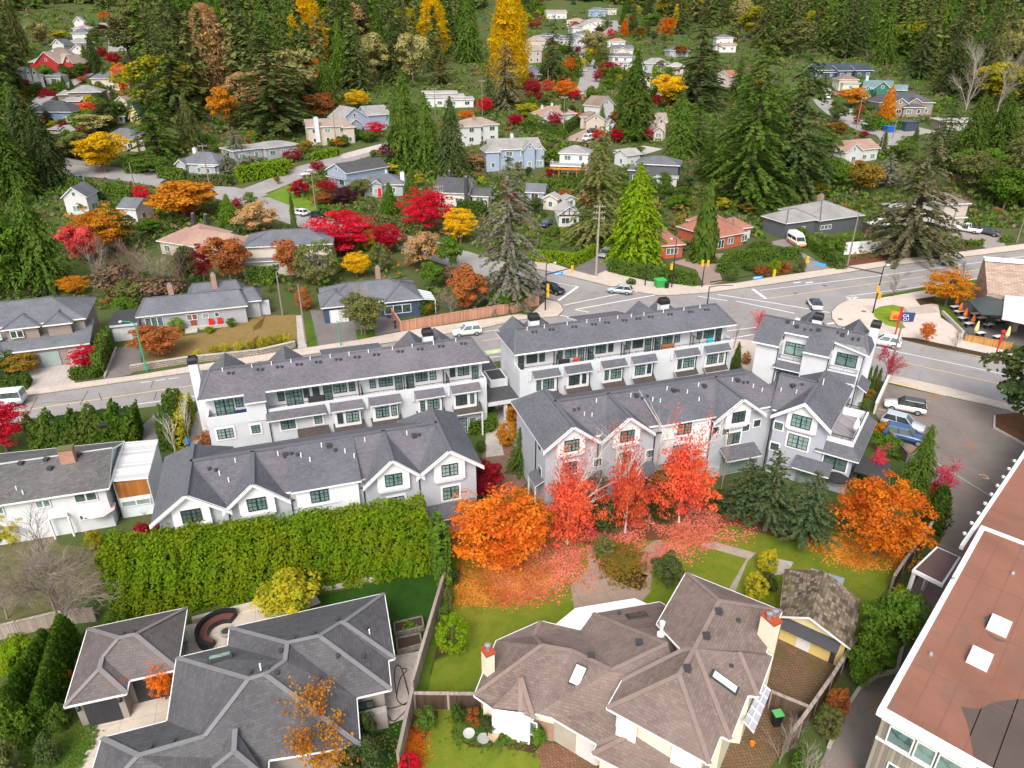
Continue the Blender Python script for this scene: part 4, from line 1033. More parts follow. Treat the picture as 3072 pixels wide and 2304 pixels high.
I=inset([W3[k].xy[:]for k in('g1','g6','g5','g4','g3','g2')],.4);I={k:v for k,v in zip(('g1','g6','g5','g4','g3','g2'),I)}
for a,b,f0,f1 in(('g6','g5',.15,.86),('g4','g3',.12,.95)):
 mb=MB();facebox(mb,I[a],I[b],f0,f1,.02,2.15,.03);mb.build('garage_door',boards((.05,.05,.055),.6,.1),tF3)
 mb=MB();facebox(mb,I[a],I[b],f0-.04,f1+.04,2.151,2.27,.06);mb.build('door_frame',M_dkgrey,tF3)
for a,b,f in(('g6','g5',.07),('g6','g5',.93)):
 mb=MB();A,B=Vector(I[a]),Vector(I[b]);d=B-A;n=Vector((d.y,-d.x)).normalized();p=A+d*f+n*.12;mb.lathe([(.06,0),(.12,.05),(.12,.3),(.03,.38)],8,0,(p.x,p.y,1.75));mb.build('wall_lamp',M_black,tF3)
 # ---- brown hip roofed house
M_roofF2=shingle((.185,.135,.115),(.265,.20,.175),.20,.42,.3,None,.1,.45)
M_capF2=plain((.24,.18,.155),.9,.1,0,.2)
M_cream=stucco((.74,.68,.52))
tF2=thing('house','large pinkish brown hip roofed house with skylights and two chimneys, bottom centre','house')
UE=5.2
W2,r2=survey(tF2,dict(n1=('e',2,3,1490,37,UE),n2=('e',2,3,2284,357,UE),n3=('e',2,3,2150,705,UE),m2=('e',2,3,2205,735,UE),m3=('e',2,3,2085,1065,UE),m4=('e',2,3,2000,1055,UE),s4=('e',2,3,1855,1425,UE),s3=('e',2,3,1775,1392,UE),s2=('e',2,3,1682,1628,UE),s1=('e',2,3,830,1162,UE),w1=('e',2,3,957,935,UE),w0=('e',2,3,1245,462,UE),a=('r',2,3,1765,272,('n1','w0'),.40),c=('r',2,3,1430,888,('s1','s2'),.40),b=('r',2,3,1560,668,('n2','n3'),.34),v=('r',2,3,1455,684,('w1','s1'),.36),k=('r',2,3,1930,700,('m2','m3'),.40)),['n1 a n2','n1 w0 v b a','a b s4 m4 k n3 n2','c s1 s2','c v w1 s1','b v c s2 s3','b s3 s4','k m4 m3 m2','k m2 n3'],M_roofF2,M_cream,['n1 n2 n3 m2 m3 m4 s4 s3 s2 s1 w1 v w0'],['n1 a n2','a b v','b c s2','c s1','v w1','b s4','k m3'],.5,M_capF2)
LE=2.8
WL,rl=survey(tF2,dict(p1=('e',2,3,282,440,LE),p2=('e',2,3,612,517,LE),p3=('e',2,3,715,377,LE),p4=('e',2,3,1270,282,LE),p5=('e',2,3,1500,420,LE),p6=('e',2,3,1300,1400,LE),f3=('e',2,3,750,1462,LE),f2=('e',2,3,375,1242,LE),f1=('e',2,3,240,1207,LE),f0=('e',1,3,1980,1160,LE),l0=('e',1,3,1832,1057,LE),l1=('e',1,3,2015,603,LE),x=('r',2,3,225,560,('p1','p2'),.2),a=('r',2,3,290,642,('p1','p2'),.44),b=('r',2,3,550,690,('p1','p2'),.44),c=('r',2,3,873,850,('p1','p2'),.44),d=('r',2,3,1330,632,('p3','p4'),.44),y=('e',2,3,1500,1060,4.6),z=('e',2,3,1120,1330,3.6)),['p1 x a b c p2','p2 c d p3','p3 d p4','p4 d y p5','l1 l0 a x p1','l0 f0 f1 a','a f1 f2 f3 z y d c b','z p6 y','f3 p6 z'],M_roofF2,M_cream,['p1 p2 p3 p4 p5 p6 f3 f2 f1 f0 l0 l1'],['p1 x a b c d','p3 d','l0 a'],.5,M_capF2,.3,True,-.5)
mb=MB();mb.bar(WL['f3']+Vector((0,0,.03)),WL['z']+Vector((0,0,.03)),.3,.05);mb.build('ridge_cap',M_capF2,rl)
BW,br=survey(tF2,dict(a=('e',1,3,1975,1163,LE),b=('e',1,3,2212,1205,LE-.1),c=('e',2,3,222,1252,LE-.1),d=('e',2,3,238,1207,LE),t=('e',2,3,117,912,4.15),l=('e',1,3,2150,1000,3.4)),['t a b','t b c','t c d'],M_roofF2,M_white,['a b c d'],['t b','t c'],.25,M_capF2)
wallwin(tF2,Vector(inset([BW[k].xy[:]for k in 'abcd'],.25)[1]),Vector(inset([BW[k].xy[:]for k in 'abcd'],.25)[2]),.5,1.5,1.7,1.3,'w1')
GW,gr_=survey(tF2,dict(a=('e',2,3,708,1545,LE),b=('e',2,3,752,1462,LE),c=('r',2,3,1110,1345,('a','b'),.4),e=('e',2,3,1700,1640,3.4),f=('e',2,3,1500,1960,LE)),['a c b','a f e c'],M_roofF2,M_cream,['a b e f'],['a c'],.4,M_capF2)
mb=MB();A,B=inset([W2[k].xy[:]for k in('s1','s2','s3')],.5)[0:2];facebox(mb,A,B,.05,.28,3.3,UE-.25,.08);mb.build('trim_panel',plain((.80,.77,.66),.6),tF2);mb=MB();facebox(mb,A,B,.68,.98,3.2,UE-.25,.08);mb.build('trim_panel',plain((.80,.77,.66),.6),tF2)
FI=inset([WL[k].xy[:]for k in('l0','f0','f1','f2','f3','p6','p5','p4','p3','p2','p1','l1')],.5)
mb=MB();facebox(mb,FI[3],FI[4],.0,.52,.05,2.4,.05);mb.build('entry_wall',concrete((.42,.37,.30),0,.2),tF2)
mb=MB();facebox(mb,FI[3],FI[4],.56,.98,.05,2.5,.05);mb.build('entry_wall',stucco((.62,.59,.58)),tF2)
M_brick=bricks((.36,.17,.11),(.45,.25,.17))
mb=MB();facebox(mb,FI[2],FI[3],0,1.0,-.2,1.6,.1);mb.build('brick_wall',M_brick,tF2);mb=MB();facebox(mb,FI[0],FI[1],.35,1.0,-.2,1.2,.1);mb.build('brick_wall',M_brick,tF2)
for spec,nm,W_,hu,hv,mt in(((2,3,592,895),('a','f1','f3'),WL,.42,.75,M_sky),((2,3,1080,400),('p3','d','p4'),WL,.75,.45,M_skyg),((2,3,1802,952),('b','s4','m4'),W2,.32,.95,M_sky)):
 p,n=tri_at(W_,nm,spec);u=Vector((0,0,1)).cross(n).normalized();u=u if u.length>.1 else Vector((1,0,0));skylight(tF2,p,u*hu,n.cross(u)*hv,mt)
for spec,nm,W_,kk in(((2,3,1098,630),('p2','c','d'),WL,'b'),((2,3,698,742),('p1','b','p2'),WL,'b'),((2,3,1757,372),('a','b','n2'),W2,'b'),((2,3,1655,575),('a','b','n2'),W2,'b'),((2,3,1495,845),('b','c','s3'),W2,'b'),((2,3,932,382),('p3','d','p4'),WL,'c'),((2,3,1922,445),('a','b','n2'),W2,'c'),((2,3,1862,825),('b','s4','m4'),W2,'c')):
 p,n=tri_at(W_,nm,spec);vents(tF2,[(p.x,p.y,kk)],lambda u,v:p.z)
p,n=tri_at(WL,('p4','d','p5'),(2,3,1280,550));mb=MB();mb.lathe([(.28,-.2),(.28,.1),(.12,.12),(.12,.9),(.2,.92),(.2,1.15),(0,1.2)],10,0,p);mb.build('vent_pipe',M_white,tF2)
def stack(t,spec,h0,h1,w,d,rz,pots=1,mat=None):
 p=at(*tp(*spec),h1,.0);mb=MB();mb.cbox((p.x,p.y,(h0+h1)/2),w,d,h1-h0,0,rz);c=mb.build('chimney',mat or M_cream,t)
 mb=MB();mb.cbox((p.x,p.y,h1+.06),w+.16,d+.16,.12,0,rz);mb.build('chimney_cap',plain((.36,.07,.03),.7,.2,0,.3,2),c)
 for i in range(pots):
  mb=MB();o=(i-(pots-1)/2)*.5;mb.lathe([(.14,0),(.14,.3),(.22,.32),(.22,.5),(.05,.56)],10,0,(p.x+o*math.cos(rz+1.57),p.y+o*math.sin(rz+1.57),h1+.122));mb.build('chimney_pot',M_metal,c)
stack(tF2,(1,3,1945,690),-.3,4.9,.8,.6,R(-60))
stack(tF2,(3,3,115,420),-.3,7.3,1.15,.65,R(-62),2)
mb=MB();q=[at(*tp(2,3,x,y),h,0)for x,y,h in((410,462,2.5),(570,332,2.45),(1060,250,2.45),(1160,292,2.6),(720,372,2.7),(617,512,2.7))]
slab(tF2,'patio_cover',[[tuple(p)for p in q[:2]+q[4:]],[tuple(p)for p in q[1:5]]],[plain((.80,.82,.82),.4),M_white],.08)
for p in(q[0],q[1],q[2]):
 mb=MB();mb.bar((p.x,p.y,0),(p.x,p.y,2.4),.12);mb.build('patio_post',M_white,tF2)
q=[at(*tp(2,3,x,y),h,0)for x,y,h in((2120,960,2.9),(2190,1020,2.6),(2050,1370,2.6),(1962,1275,2.9))]
slab(tF2,'glass_awning',[[tuple(p)for p in q]],[plain((.40,.40,.46),.15,.6),M_white],.06)
mb=MB()
for i in range(6):
 f=i/5;mb.bar(q[0].lerp(q[3],f)+Vector((0,0,.04)),q[1].lerp(q[2],f)+Vector((0,0,.04)),.07)
mb.bar(q[0].lerp(q[1],.5)+Vector((0,0,.04)),q[3].lerp(q[2],.5)+Vector((0,0,.04)),.07);mb.build('awning_frame',M_white,tF2)
# ---- mossy garden garage
tF5=thing('garage','small yellow garage with a mossy shingle gable roof beside the paver yard','garage')
M_moss=shingle((.085,.06,.045),(.46,.37,.28),.30,.36,.1,(.14,.13,.05),.1,.6)
WM,rm=survey(tF5,dict(a=('e',3,3,178,398,2.5),b=('e',3,3,775,668,2.5),c=('e',3,3,873,272,2.5),d=('e',3,3,225,5,2.5),r=('e',3,3,432,408,4.1),q=('e',3,3,560,25,4.1)),['a r q d','r b c q'],M_moss,plain((.72,.55,.20),.7,.2),['a b c d'],[],.35,None,.3,False)
MI=inset([WM[k].xy[:]for k in 'abcd'],.35);yb=[Vector(v)for v in MI]
mb=MB();m_=(yb[0]+yb[1])/2;z_=2.35;mb.poly([(yb[0].x,yb[0].y,z_),(yb[1].x,yb[1].y,z_),(m_.x,m_.y,3.85)]);mb.poly([(yb[3].x,yb[3].y,z_),(yb[2].x,yb[2].y,z_),(*((yb[2]+yb[3])/2),3.85)]);mb.build('gable',plain((.76,.64,.36),.7,.2),tF5)
d=(yb[1]-yb[0]);n=Vector((d.y,-d.x)).normalized()
slab(tF5,'awning',[[(*(yb[0]+n*.9),1.95),(*(yb[0]+d*.93+n*.9),1.95),(*(yb[0]+d*.93+n*.02),2.4),(*(yb[0]+n*.02),2.4)]],[plain((.06,.06,.07),.8),M_dkgrey],.06)
mb=MB();facebox(mb,yb[0],yb[1],.28,.50,.05,1.9,.04);mb.build('door',M_white,tF5)
mb=MB();facebox(mb,yb[0],yb[1],.82,.9,.05,1.7,.04);mb.build('door',M_dkgrey,tF5)
slab(tF5,'lean_to_roof',[[tuple(at(*tp(3,3,x,y),h,0))for x,y,h in((450,0,2.5),(725,85,2.3),(710,135,2.6),(440,15,2.7))]],[plain((.30,.33,.38),.5),M_grey],.06)
# ---- flat roofed building, bottom right
tF4=thing('flat_roofed_building','big commercial building with a flat rust brown roof, bottom right corner','building')
def flat_roof():
 h=7.6
 M_rust=asphalt((.275,.125,.085),.25,(.18,.11,.08),.54,.0)
 P1=at(*tp(3,3,1020,1172),h,0);Pn=at(*tp(3,2,1868,1243),h,0);Pb=at(*tp(3,3,1830,1665),h,0)
 e1=(Pn-P1).xy.normalized();e2=Vector((e1 .y,-e1 .x));L=(Pn-P1).xy.length
 def pt(a,b):v=P1 .xy+e1*a+e2*b;return(v.x,v.y)
 mb=MB();mb.prism([pt(.2,.2),pt(.2,26),pt(L-.2,26),pt(L-.2,.2)],-.5,h-.25);mb.build('wall',boards((.30,.26,.21),.2,.5),tF4)
 mb=MB();mb.prism([pt(.15,.15),pt(.15,26),pt(L-.15,26),pt(L-.15,.15)],h-.247,h-.08);mb.build('roof',M_rust,tF4)
 mb=MB()
 for a0,b0,a1,b1 in((-.12,-.12,.3,26),(L-.3,-.12,L+.12,26),(.3,-.12,L-.3,.22)):mb.prism([pt(a0,b0),pt(a0,b1),pt(a1,b1),pt(a1,b0)],h-.45,h+.02)
 mb.build('parapet',M_white,tF4)
 hn=6.6;Q1=at(*tp(3,2,1700,1400),hn,0);Q2=at(*tp(3,2,2212,640),hn,0);f1=(Q2-Q1).xy.normalized();f2=Vector((f1 .y,-f1 .x));Lq=34
 def qt(a,b):v=Q1 .xy+f1*a+f2*b;return(v.x,v.y)
 mb=MB();mb.prism([qt(2.5,.2),qt(2.5,25),qt(Lq,25),qt(Lq,.2)],-.5,hn-.25);mb.build('wall',boards((.30,.26,.21),.2,.5),tF4)
 mb=MB();mb.prism([qt(0,.15),qt(0,25),qt(Lq,25),qt(Lq,.15)],hn-.247,hn-.08);mb.build('roof',M_rust,tF4)
 mb=MB();mb.prism([qt(0,-.15),qt(0,.15),qt(Lq,.15),qt(Lq,-.15)],hn-.4,hn);mb.build('parapet',M_white,tF4)
 for i in range(9):
  mb=MB();c=qt(2+i*1.9,-.35);mb.cbox((*c,hn-.15),.2,.2,.2);mb.build('scupper',M_white,tF4)
 for(x,y)in((1850,740),(2010,468)):
  c=at(*tp(3,3,x,y),h+.2,0);mb=MB();mb.cbox((c.x,c.y,h+.1),1.15,1.45,.36,0,math.atan2(e1 .y,e1 .x)+R(90));s=mb.build('skylight',M_trim,tF4)
  mb=MB();mb.cbox((c.x,c.y,h+.3),1.0,1.3,.06,0,math.atan2(e1 .y,e1 .x)+R(90));mb.build('pane',plain((.85,.86,.86),.2,.5),s)
 mb=MB()
 for k in range(1,9):a=pt(.4,k*1.4);b=pt(L-.4,k*1.4);mb.bar((*a,h-.078),(*b,h-.078),.05,.012)
 for k in(5,11,16):a=pt(k,.4);b=pt(k,14);mb.bar((*a,h-.077),(*b,h-.077),.05,.012)
 mb.build('roof_seam',plain((.20,.092,.063),.9),tF4)
 mb=MB()
 pp=[at(*tp(3,3,x,y),h,0)for x,y in((1690,1140),(1850,1160),(1960,1110),(2212,1080),(2500,1100),(2500,1800),(2000,1800),(1830,1659),(1790,1500),(1750,1300))]
 PM=plain((.10,.07,.058),.35,.4,0,.35,.4);mb.poly([(p.x,p.y,h-.072)for p in smooth(pp+pp[:1],5)[:-1]][::-1]);mb.build('puddle',PM,tF4);mb=MB();mb.poly([(p.x,p.y,h-.072)for p in[at(*tp(3,3,x,y),h,0)for x,y in((1880,400),(1950,375),(1905,500),(1960,560),(2085,610),(1990,600),(1910,540))]][::-1]);mb.build('puddle',PM,tF4)
 for(x,y)in((1440,715),(1625,95),(2120,45)):
  c=at(*tp(3,3,x,y),h,0);mb=MB();mb.lathe([(.16,-.05),(.14,.12),(.1,.22),(0,.25)],10,0,(c.x,c.y,h-.08));mb.build('roof_vent',M_metal,tF4)
 a,b=Vector(pt(.2,.2)),Vector(pt(.2,26));Ls=(b-a).length
 x=.5;i=0
 for w in(1.35,1.05,1.5,1.5,1.0,1.45,1.5,1.0,1.5,1.5):
  wallwin(tF4,a,b,(x+w/2)/Ls,6.1,w,1.35,'w1');x+=w+.09
 mb=MB();facebox(mb,a,b,0,.95,6.85,7.15,.12);facebox(mb,a,b,0,.95,5.2,5.33,.1);mb.build('trim_band',M_white,tF4)
 x=1.0
 for w in(2.3,2.3,2.3):wallwin(tF4,a,b,(x+w/2)/Ls,3.6,w,.9,'w2');x+=w+.1
 cn=[at(*tp(3,x,y0,y1),4.6,0)for x,y0,y1 in((2,1290,1590),(2,1490,1400),(2,1690,1490),(3,1545,130))];cn=[cn[0],cn[1],cn[2],cn[3]]
 mb=MB();mb.prism([p.xy[:]for p in cn],4.2,4.5);mb.build('canopy',M_white,tF4)
 mb=MB();mb.prism(inset([p.xy[:]for p in cn][::-1]if sum(cn[i].x*cn[(i+1)%4].y-cn[(i+1)%4].x*cn[i].y for i in range(4))<0 else[p.xy[:]for p in cn],.15),4.503,4.54);mb.build('canopy_roof',plain((.10,.055,.045),.5,.4,0,.3,.6),tF4)
 for p in cn[:2]:
  q=p.lerp((cn[0]+cn[1]+cn[2]+cn[3])/4,.12);mb=MB();mb.bar((q.x,q.y,-.3),(q.x,q.y,4.2),.22);mb.build('canopy_post',M_white,tF4)
flat_roof()
# ---- white house at the left
tF6=thing('house','long white house with a worn grey roof and brick chimney, at the left edge','house')
M_worn=shingle((.115,.11,.108),(.20,.19,.185),.2,.4,.25,None,.1,.8)
W6,r6=survey(tF6,dict(a=('e',0,2,-650,1165,4.6),b=('e',0,2,902,925,4.6),c=('e',0,2,1030,535,4.6),d=('e',0,2,-600,700,4.6),r=('e',0,2,932,592,5.9),q=('e',0,2,-620,815,5.9)),['a b r q','r c d q'],M_worn,M_stucco_w,['a b c d'],['r q'],.5,plain((.5,.5,.5),.8),.2)
I6=[Vector(v)for v in inset([W6[k].xy[:]for k in 'abcd'],.5)]
mb=MB();m_=(I6[1]+I6[2])/2;mb.poly([(I6[1].x,I6[1].y,4.4),(I6[2].x,I6[2].y,4.4),(m_.x,m_.y,5.7)]);mb.build('gable',plain((.55,.68,.72),.7),tF6)
L6=(I6[1]-I6[0]).length
for s,w,z,hh in((1.7,1.9,3.75,.95),(5.2,1.2,3.75,.8),(9.0,1.3,3.75,.8),(12.2,1.3,3.75,.8),(2.4,.7,1.6,.6),(10.5,1.4,1.5,.9)):wallwin(tF6,I6[0],I6[1],1-s/L6,z,w,hh,'w2')
p,n=tri_at(W6,('a','b','r'),(0,2,560,720));u=(W6['b']-W6['a']).normalized();rz=math.atan2(u.y,u.x)
mb=MB();mb.cbox((p.x,p.y+.35,p.z+.5),1.25,.8,1.9,0,rz);c=mb.build('chimney',bricks((.42,.17,.09),(.55,.28,.17)),tF6);mb=MB();mb.cbox((p.x,p.y+.35,p.z+1.52),1.4,.95,.14,0,rz);mb.build('chimney_cap',plain((.12,.12,.05),.9),c)
for k in((175,727),(385,695),(650,655),(418,768)):
 p,n=tri_at(W6,('a','b','r'),(0,2,*k));vents(r6,[(p.x,p.y,'b')],lambda u,v:p.z)
for k in((140,940),(195,975)):
 p,n=tri_at(W6,('a','b','r'),(0,2,*k));vents(r6,[(p.x,p.y,'p')],lambda u,v:p.z)
cp_=[at(*tp(0,2,x,y),h,0)for x,y,h in((912,862,4.5),(1228,832,4.3),(1312,520,4.3),(1010,545,4.5))]
M_corr=boards((.70,.69,.67),.25,.25)
slab(tF6,'carport_roof',[[tuple(p)for p in cp_]],[M_corr,M_white],.2)
q=[Vector(v)for v in inset([p.xy[:]for p in cp_],.12)]
mb=MB();mb.prism([q[0][:],(q[0]*.97+q[1]*.03)[:],(q[3]*.97+q[2]*.03)[:],q[3][:]],-.5,4.2);mb.prism([(q[0]*.03+q[1]*.97)[:],q[1][:],q[2][:],(q[3]*.03+q[2]*.97)[:]],-.5,4.0);mb.build('wall',M_stucco_w,tF6)
mb=MB();a,b=q[0],q[1];facebox(mb,a,b,.04,.96,2.3,4.05,-.12);mb.build('wood_panel',boards((.42,.16,.035),.3,.2),tF6)
mb=MB();facebox(mb,a,b,.04,.96,-.3,2.297,-.12);mb.build('wall',plain((.66,.72,.75),.7),tF6);wallwin(tF6,a,b,.5,1.6,2.6,.7,'w2',.0)
dk=[at(*tp(0,2,x,y),2.4,0)for x,y in((385,1110),(545,1085),(560,1150),(400,1175))]
mb=MB();mb.prism([p.xy[:]for p in dk],2.25,2.4);mb.build('deck',M_trim,tF6)
for p in dk[2:]:
 mb=MB();mb.bar((p.x,p.y,0),(p.x,p.y,2.25),.14);mb.build('deck_post',M_white,tF6)
A=dk[1].lerp(dk[2],.4);Bp=T(0,2,740,1185)
for o in(-.45,.45):
 nn=Vector((-(Bp-A).y,(Bp-A).x,0)).normalized()*o;mb=MB();mb.bar(A+nn,Bp+nn,.08,.25);mb.bar(A+nn+Vector((0,0,.9)),Bp+nn+Vector((0,0,.9)),.07);mb.bar(A+nn,A+nn+Vector((0,0,.95)),.09);mb.bar(Bp+nn,Bp+nn+Vector((0,0,.95)),.09);mb.build('stair_rail',M_white,tF6)
for i in range(9):
 c=A.lerp(Bp,(i+.5)/9);mb=MB();mb.cbox(c,.3,.9,.05,0,math.atan2((Bp-A).y,(Bp-A).x));mb.build('stair_tread',M_trim,tF6)
 # ------------------------------------------------------------------ the other houses
def roofmat(kind):
 return{'slate':shingle((.13,.135,.155),(.185,.19,.21),.18,.36,.35),'char':shingle((.075,.077,.085),(.115,.117,.125),.18,.36,.3),'grey':shingle((.27,.26,.25),(.36,.345,.33),.18,.36,.35),'tan':shingle((.30,.235,.19),(.40,.32,.27),.18,.36,.35),'brown':shingle((.20,.145,.115),(.28,.21,.17),.18,.36,.35),'pink':shingle((.33,.20,.16),(.42,.27,.22),.18,.36,.3),'red':shingle((.33,.135,.09),(.44,.20,.14),.18,.36,.3),'teal':shingle((.13,.20,.21),(.19,.27,.28),.18,.36,.3),'blue':shingle((.10,.28,.42),(.14,.34,.5),.18,.36,.2),'pale':shingle((.36,.34,.32),(.44,.42,.40),.18,.36,.3),'navy':shingle((.045,.055,.08),(.07,.085,.115),.18,.36,.3)}[kind]
WC={'white':(.58,.57,.56),'cream':(.60,.55,.46),'grey':(.36,.37,.39),'dgrey':(.10,.105,.115),'blue':(.20,.29,.42),'lblue':(.30,.35,.45),'navy':(.05,.08,.15),'red':(.40,.035,.035),'beige':(.50,.42,.34),'taupe':(.27,.22,.18),'yellow':(.75,.46,.08),'green':(.04,.16,.11),'brick':None,'pink':(.48,.40,.35),'teal':(.10,.25,.28)}
def wallmat(k):return bricks((.50,.085,.04),(.62,.14,.075),(.36,.16,.11))if k=='brick' else siding(WC[k],.2)
FARWIN={}
def farwin(parent,x,y,z,w,h,rz=.0):
 k=(round(w,1),round(h,1))
 if k not in FARWIN:
  f=MB();b=.1;w_,h_=k;f.box(-w_/2-b,-.05,-h_/2-b,w_/2+b,.02,h_/2+b,1)
  n=2 if w_>1 else 1
  for i in range(n):
   a,c=-w_/2+w_*i/n+.04,-w_/2+w_*(i+1)/n-.04
   f.poly([(a,-.055,-h_/2),(c,-.055,-h_/2),(c,-.055,h_/2),(a,-.055,h_/2)],0)
  o=f.build('window',[M_glass,M_trim]);FARWIN[k]=o.data;bpy.data.objects.remove(o)
 o=bpy.data.objects.new('window',FARWIN[k]);link(o,parent);off=.03
 o.location=(x+math.sin(rz)*off,y-math.cos(rz)*off,z);o.rotation_euler=(0,0,rz)
 return o
HPX=[]
def house(label,p0,p1,h,D,kind,rise,rm,wm,wings=(),wins=None,chim=(),near=False,o=.45,cat='house',extra=None,name='house',rows=None,hl=None,doors=(),garage=()):
 """front eave seen from p0 to p1 (pixels); wings: (f0,f1,dv,depth,h,kind,rise[,roof,wall])"""
 a,b=T(*p0,h),T(*p1,h);HPX.append((tp(*p0),tp(*p1)));d=(b-a).xy;L=d.length;rz=math.atan2(d.y,d.x)
 zb=min(terr(a.x,a.y),terr(b.x,b.y));z0=(a.z+b.z)/2-h
 t=thing(name,label,cat,(a.x,a.y,z0),rz)
 H={'L':L}
 vols=[(0,L,0,D,h,kind,rise,rm,wm)]
 for w in wings:
  w=list(w)+[None]*(9-len(w));vols.append((w[0]*L,w[1]*L,w[2],w[2]+w[3],w[4],w[5],w[6],w[7]or rm,w[8]or wm))
 by={}
 for(u0,u1,v0,v1,hh,k,rs,rr,ww)in vols:
  by.setdefault(ww,MB())
  wallbox(by[ww],u0,u1,v0,v1,-3,hh-.1,k,rs,min(o,(u1-u0)*.12))
  fs=hipfaces(u0,u1,v0,v1,hh,rs,k,hl,hl)
  r=slab(t,'roof',fs,[roofmat(rr),M_trim],.2)
  if near:ridge_caps(r,fs,M_ridge,.25)
 for ww,mb in by.items():mb.build('wall',wallmat(ww),t)
 F_=win_near if near else farwin
 rr=random.Random(label)
 if wins is None:
  wins=[]
  for(u0,u1,v0,v1,hh,k,rs,_,_)in vols:
   W=u1-u0-2*o
   for fl in range(max(1,int(hh/2.75))):
    n=max(1,int(W/3.6))
    for i in range(n):
     wins.append(('f',u0+o+W*(i+.5)/n+rr.uniform(-.3,.3),1.5+2.8*fl,min(W*.7,rr.choice((1.0,1.5,1.8))),1.2,v0+min(o,(u1-u0)*.12)))
   if k in('gable_v','dutch_v')and rs>1.6:wins.append(('f',(u0+u1)/2,hh+rs*.3,.8,.8,v0+min(o,(u1-u0)*.12)))
   for fl in range(max(1,int(hh/2.75))):
    for s in 'lr':
     wins.append((s,v0+(v1-v0)*.4,1.5+2.8*fl,1.1,1.1,(u0+o)if s=='l' else(u1-o)))
 for(s,p,z,w,hh,q)in wins:
  if s=='f':F_(t,p,q,z,w,hh,0)
  elif s=='l':F_(t,q,p,z,w,hh,R(-90))
  else:F_(t,q,p,z,w,hh,R(90))
 for(f,v,w,zt,m)in chim:
  mb=MB();mb.box(f*L-w/2,v-w/2,1,f*L+w/2,v+w/2,zt);c=mb.build('chimney',{'b':M_brick,'w':M_stucco_w,'k':M_dkgrey}[m],t)
  mb=MB();mb.box(f*L-w*.3,v-w*.3,zt+.002,f*L+w*.3,v+w*.3,zt+.3);mb.build('chimney_pot',M_metal,c)
 for(f,w,hh,v,m)in doors:
  mb=MB();mb.box(f*L-w/2,v-.07,.1,f*L+w/2,v-.002,hh);mb.build('door',m,t)
 for(f,w,hh,v,m)in garage:
  mb=MB();mb.box(f*L-w/2,v-.06,0,f*L+w/2,v-.002,hh);mb.build('garage_door',m,t)
 if extra:extra(t,L)
 return t
def win_near(t,x,y,z,w,h,rz):return win(t,x,y,z,w,h,rz,'w1' if w<1.2 else 'w2' if w<2.2 else 'w3')
M_gdoor=boards((.72,.72,.71),.6,.12)
def h1x(t,L):
 for(u0,u1)in((.09,.43),(.55,.88)):pass
house('taupe two storey house with dormers and an orange door, left edge across the street',(0,1,-420,1215),(0,1,712,1088),5.6,9.5,'hip',2.2,'slate','taupe',[(.37,.66,-1.0,5,5.5,'hip_v',1.2),(.675,.905,-1.0,5,5.5,'hip_v',1.1),(.2,1.02,-3.4,6,3.0,'flat',1.5),(.02,.4,-4.2,4.5,3.0,'hip',1.3)],[('f',5.2,4.6,1.6,1.1,-.75),('f',7.9,4.6,1.6,1.1,-.75),('f',1.3,4.4,1.4,1.1,.4),('r',4,4.5,1.2,1.0,10.0)],near=True,doors=((.54,.95,2.2,-3.0,plain((.75,.30,.02),.5)),),garage=((.70,2.3,2.3,-3.0,glass((.30,.36,.36),.15,.3)),(.90,2.2,2.3,-3.0,glass((.30,.36,.36),.15,.3))))
def h2x(t,L):
 mb=MB();mb.box(-3.3,-1.6,-1,.3,4.5,2.5);mb.build('wall',plain((.42,.44,.50),.7),t)
 slab(t,'carport_roof',[[(-3.6,-2.0,2.75),(.4,-2.0,2.75),(.4,4.8,2.75),(-3.6,4.8,2.75)]],[M_dkgrey,plain((.55,.56,.6),.6)],.35)
 mb=MB();mb.box(-3.1,-1.68,0,.1,-1.605,2.1);mb.build('garage_door',M_gdoor,t)
 mb=MB();mb.box(L-.4,3.0,-1,L+3.2,4.2,2.2);mb.build('wall',M_stucco_g,t)
 for i in range(3):mb=MB();mb.box(L*.46-.9,-.9-.35*i,-.5,L*.46+.9,-.55-.35*i,.45-.15*i);mb.build('step',M_conc,t)
 mb=MB();mb.box(L*.43,-.55,-.5,L*.86,.4,.45);mb.build('porch',M_conc,t)
 for u in(L*.62,L*.7):mb=MB();mb.box(u,-.3,.45,u+.7,.2,.95);mb.box(u,.1,.95,u+.7,.22,1.4);mb.build('porch_chair',M_red,t)
house('slate roofed grey bungalow with a dry lawn sloping to the street',(0,1,1122,1083),(0,1,2055,985),3.0,7.5,'hip',1.7,'slate','grey',[(.42,.97,4.5,7,3.3,'hip',1.7),(.9,1.13,2.0,7,3.0,'hip',1.3)],[('f',2.4,1.75,2.6,1.6,.45),('f',7.9,1.9,1.6,1.0,.45),('f',9.9,1.9,1.0,.9,.45),('f',11.6,1.9,.7,.8,.45)],chim=((.30,5.6,.8,5.9,'b'),(.70,6.8,.8,6.6,'b')),near=True,hl=1.2,doors=((.485,.9,2.5,.45,plain((.22,.07,.04),.5)),),extra=h2x)
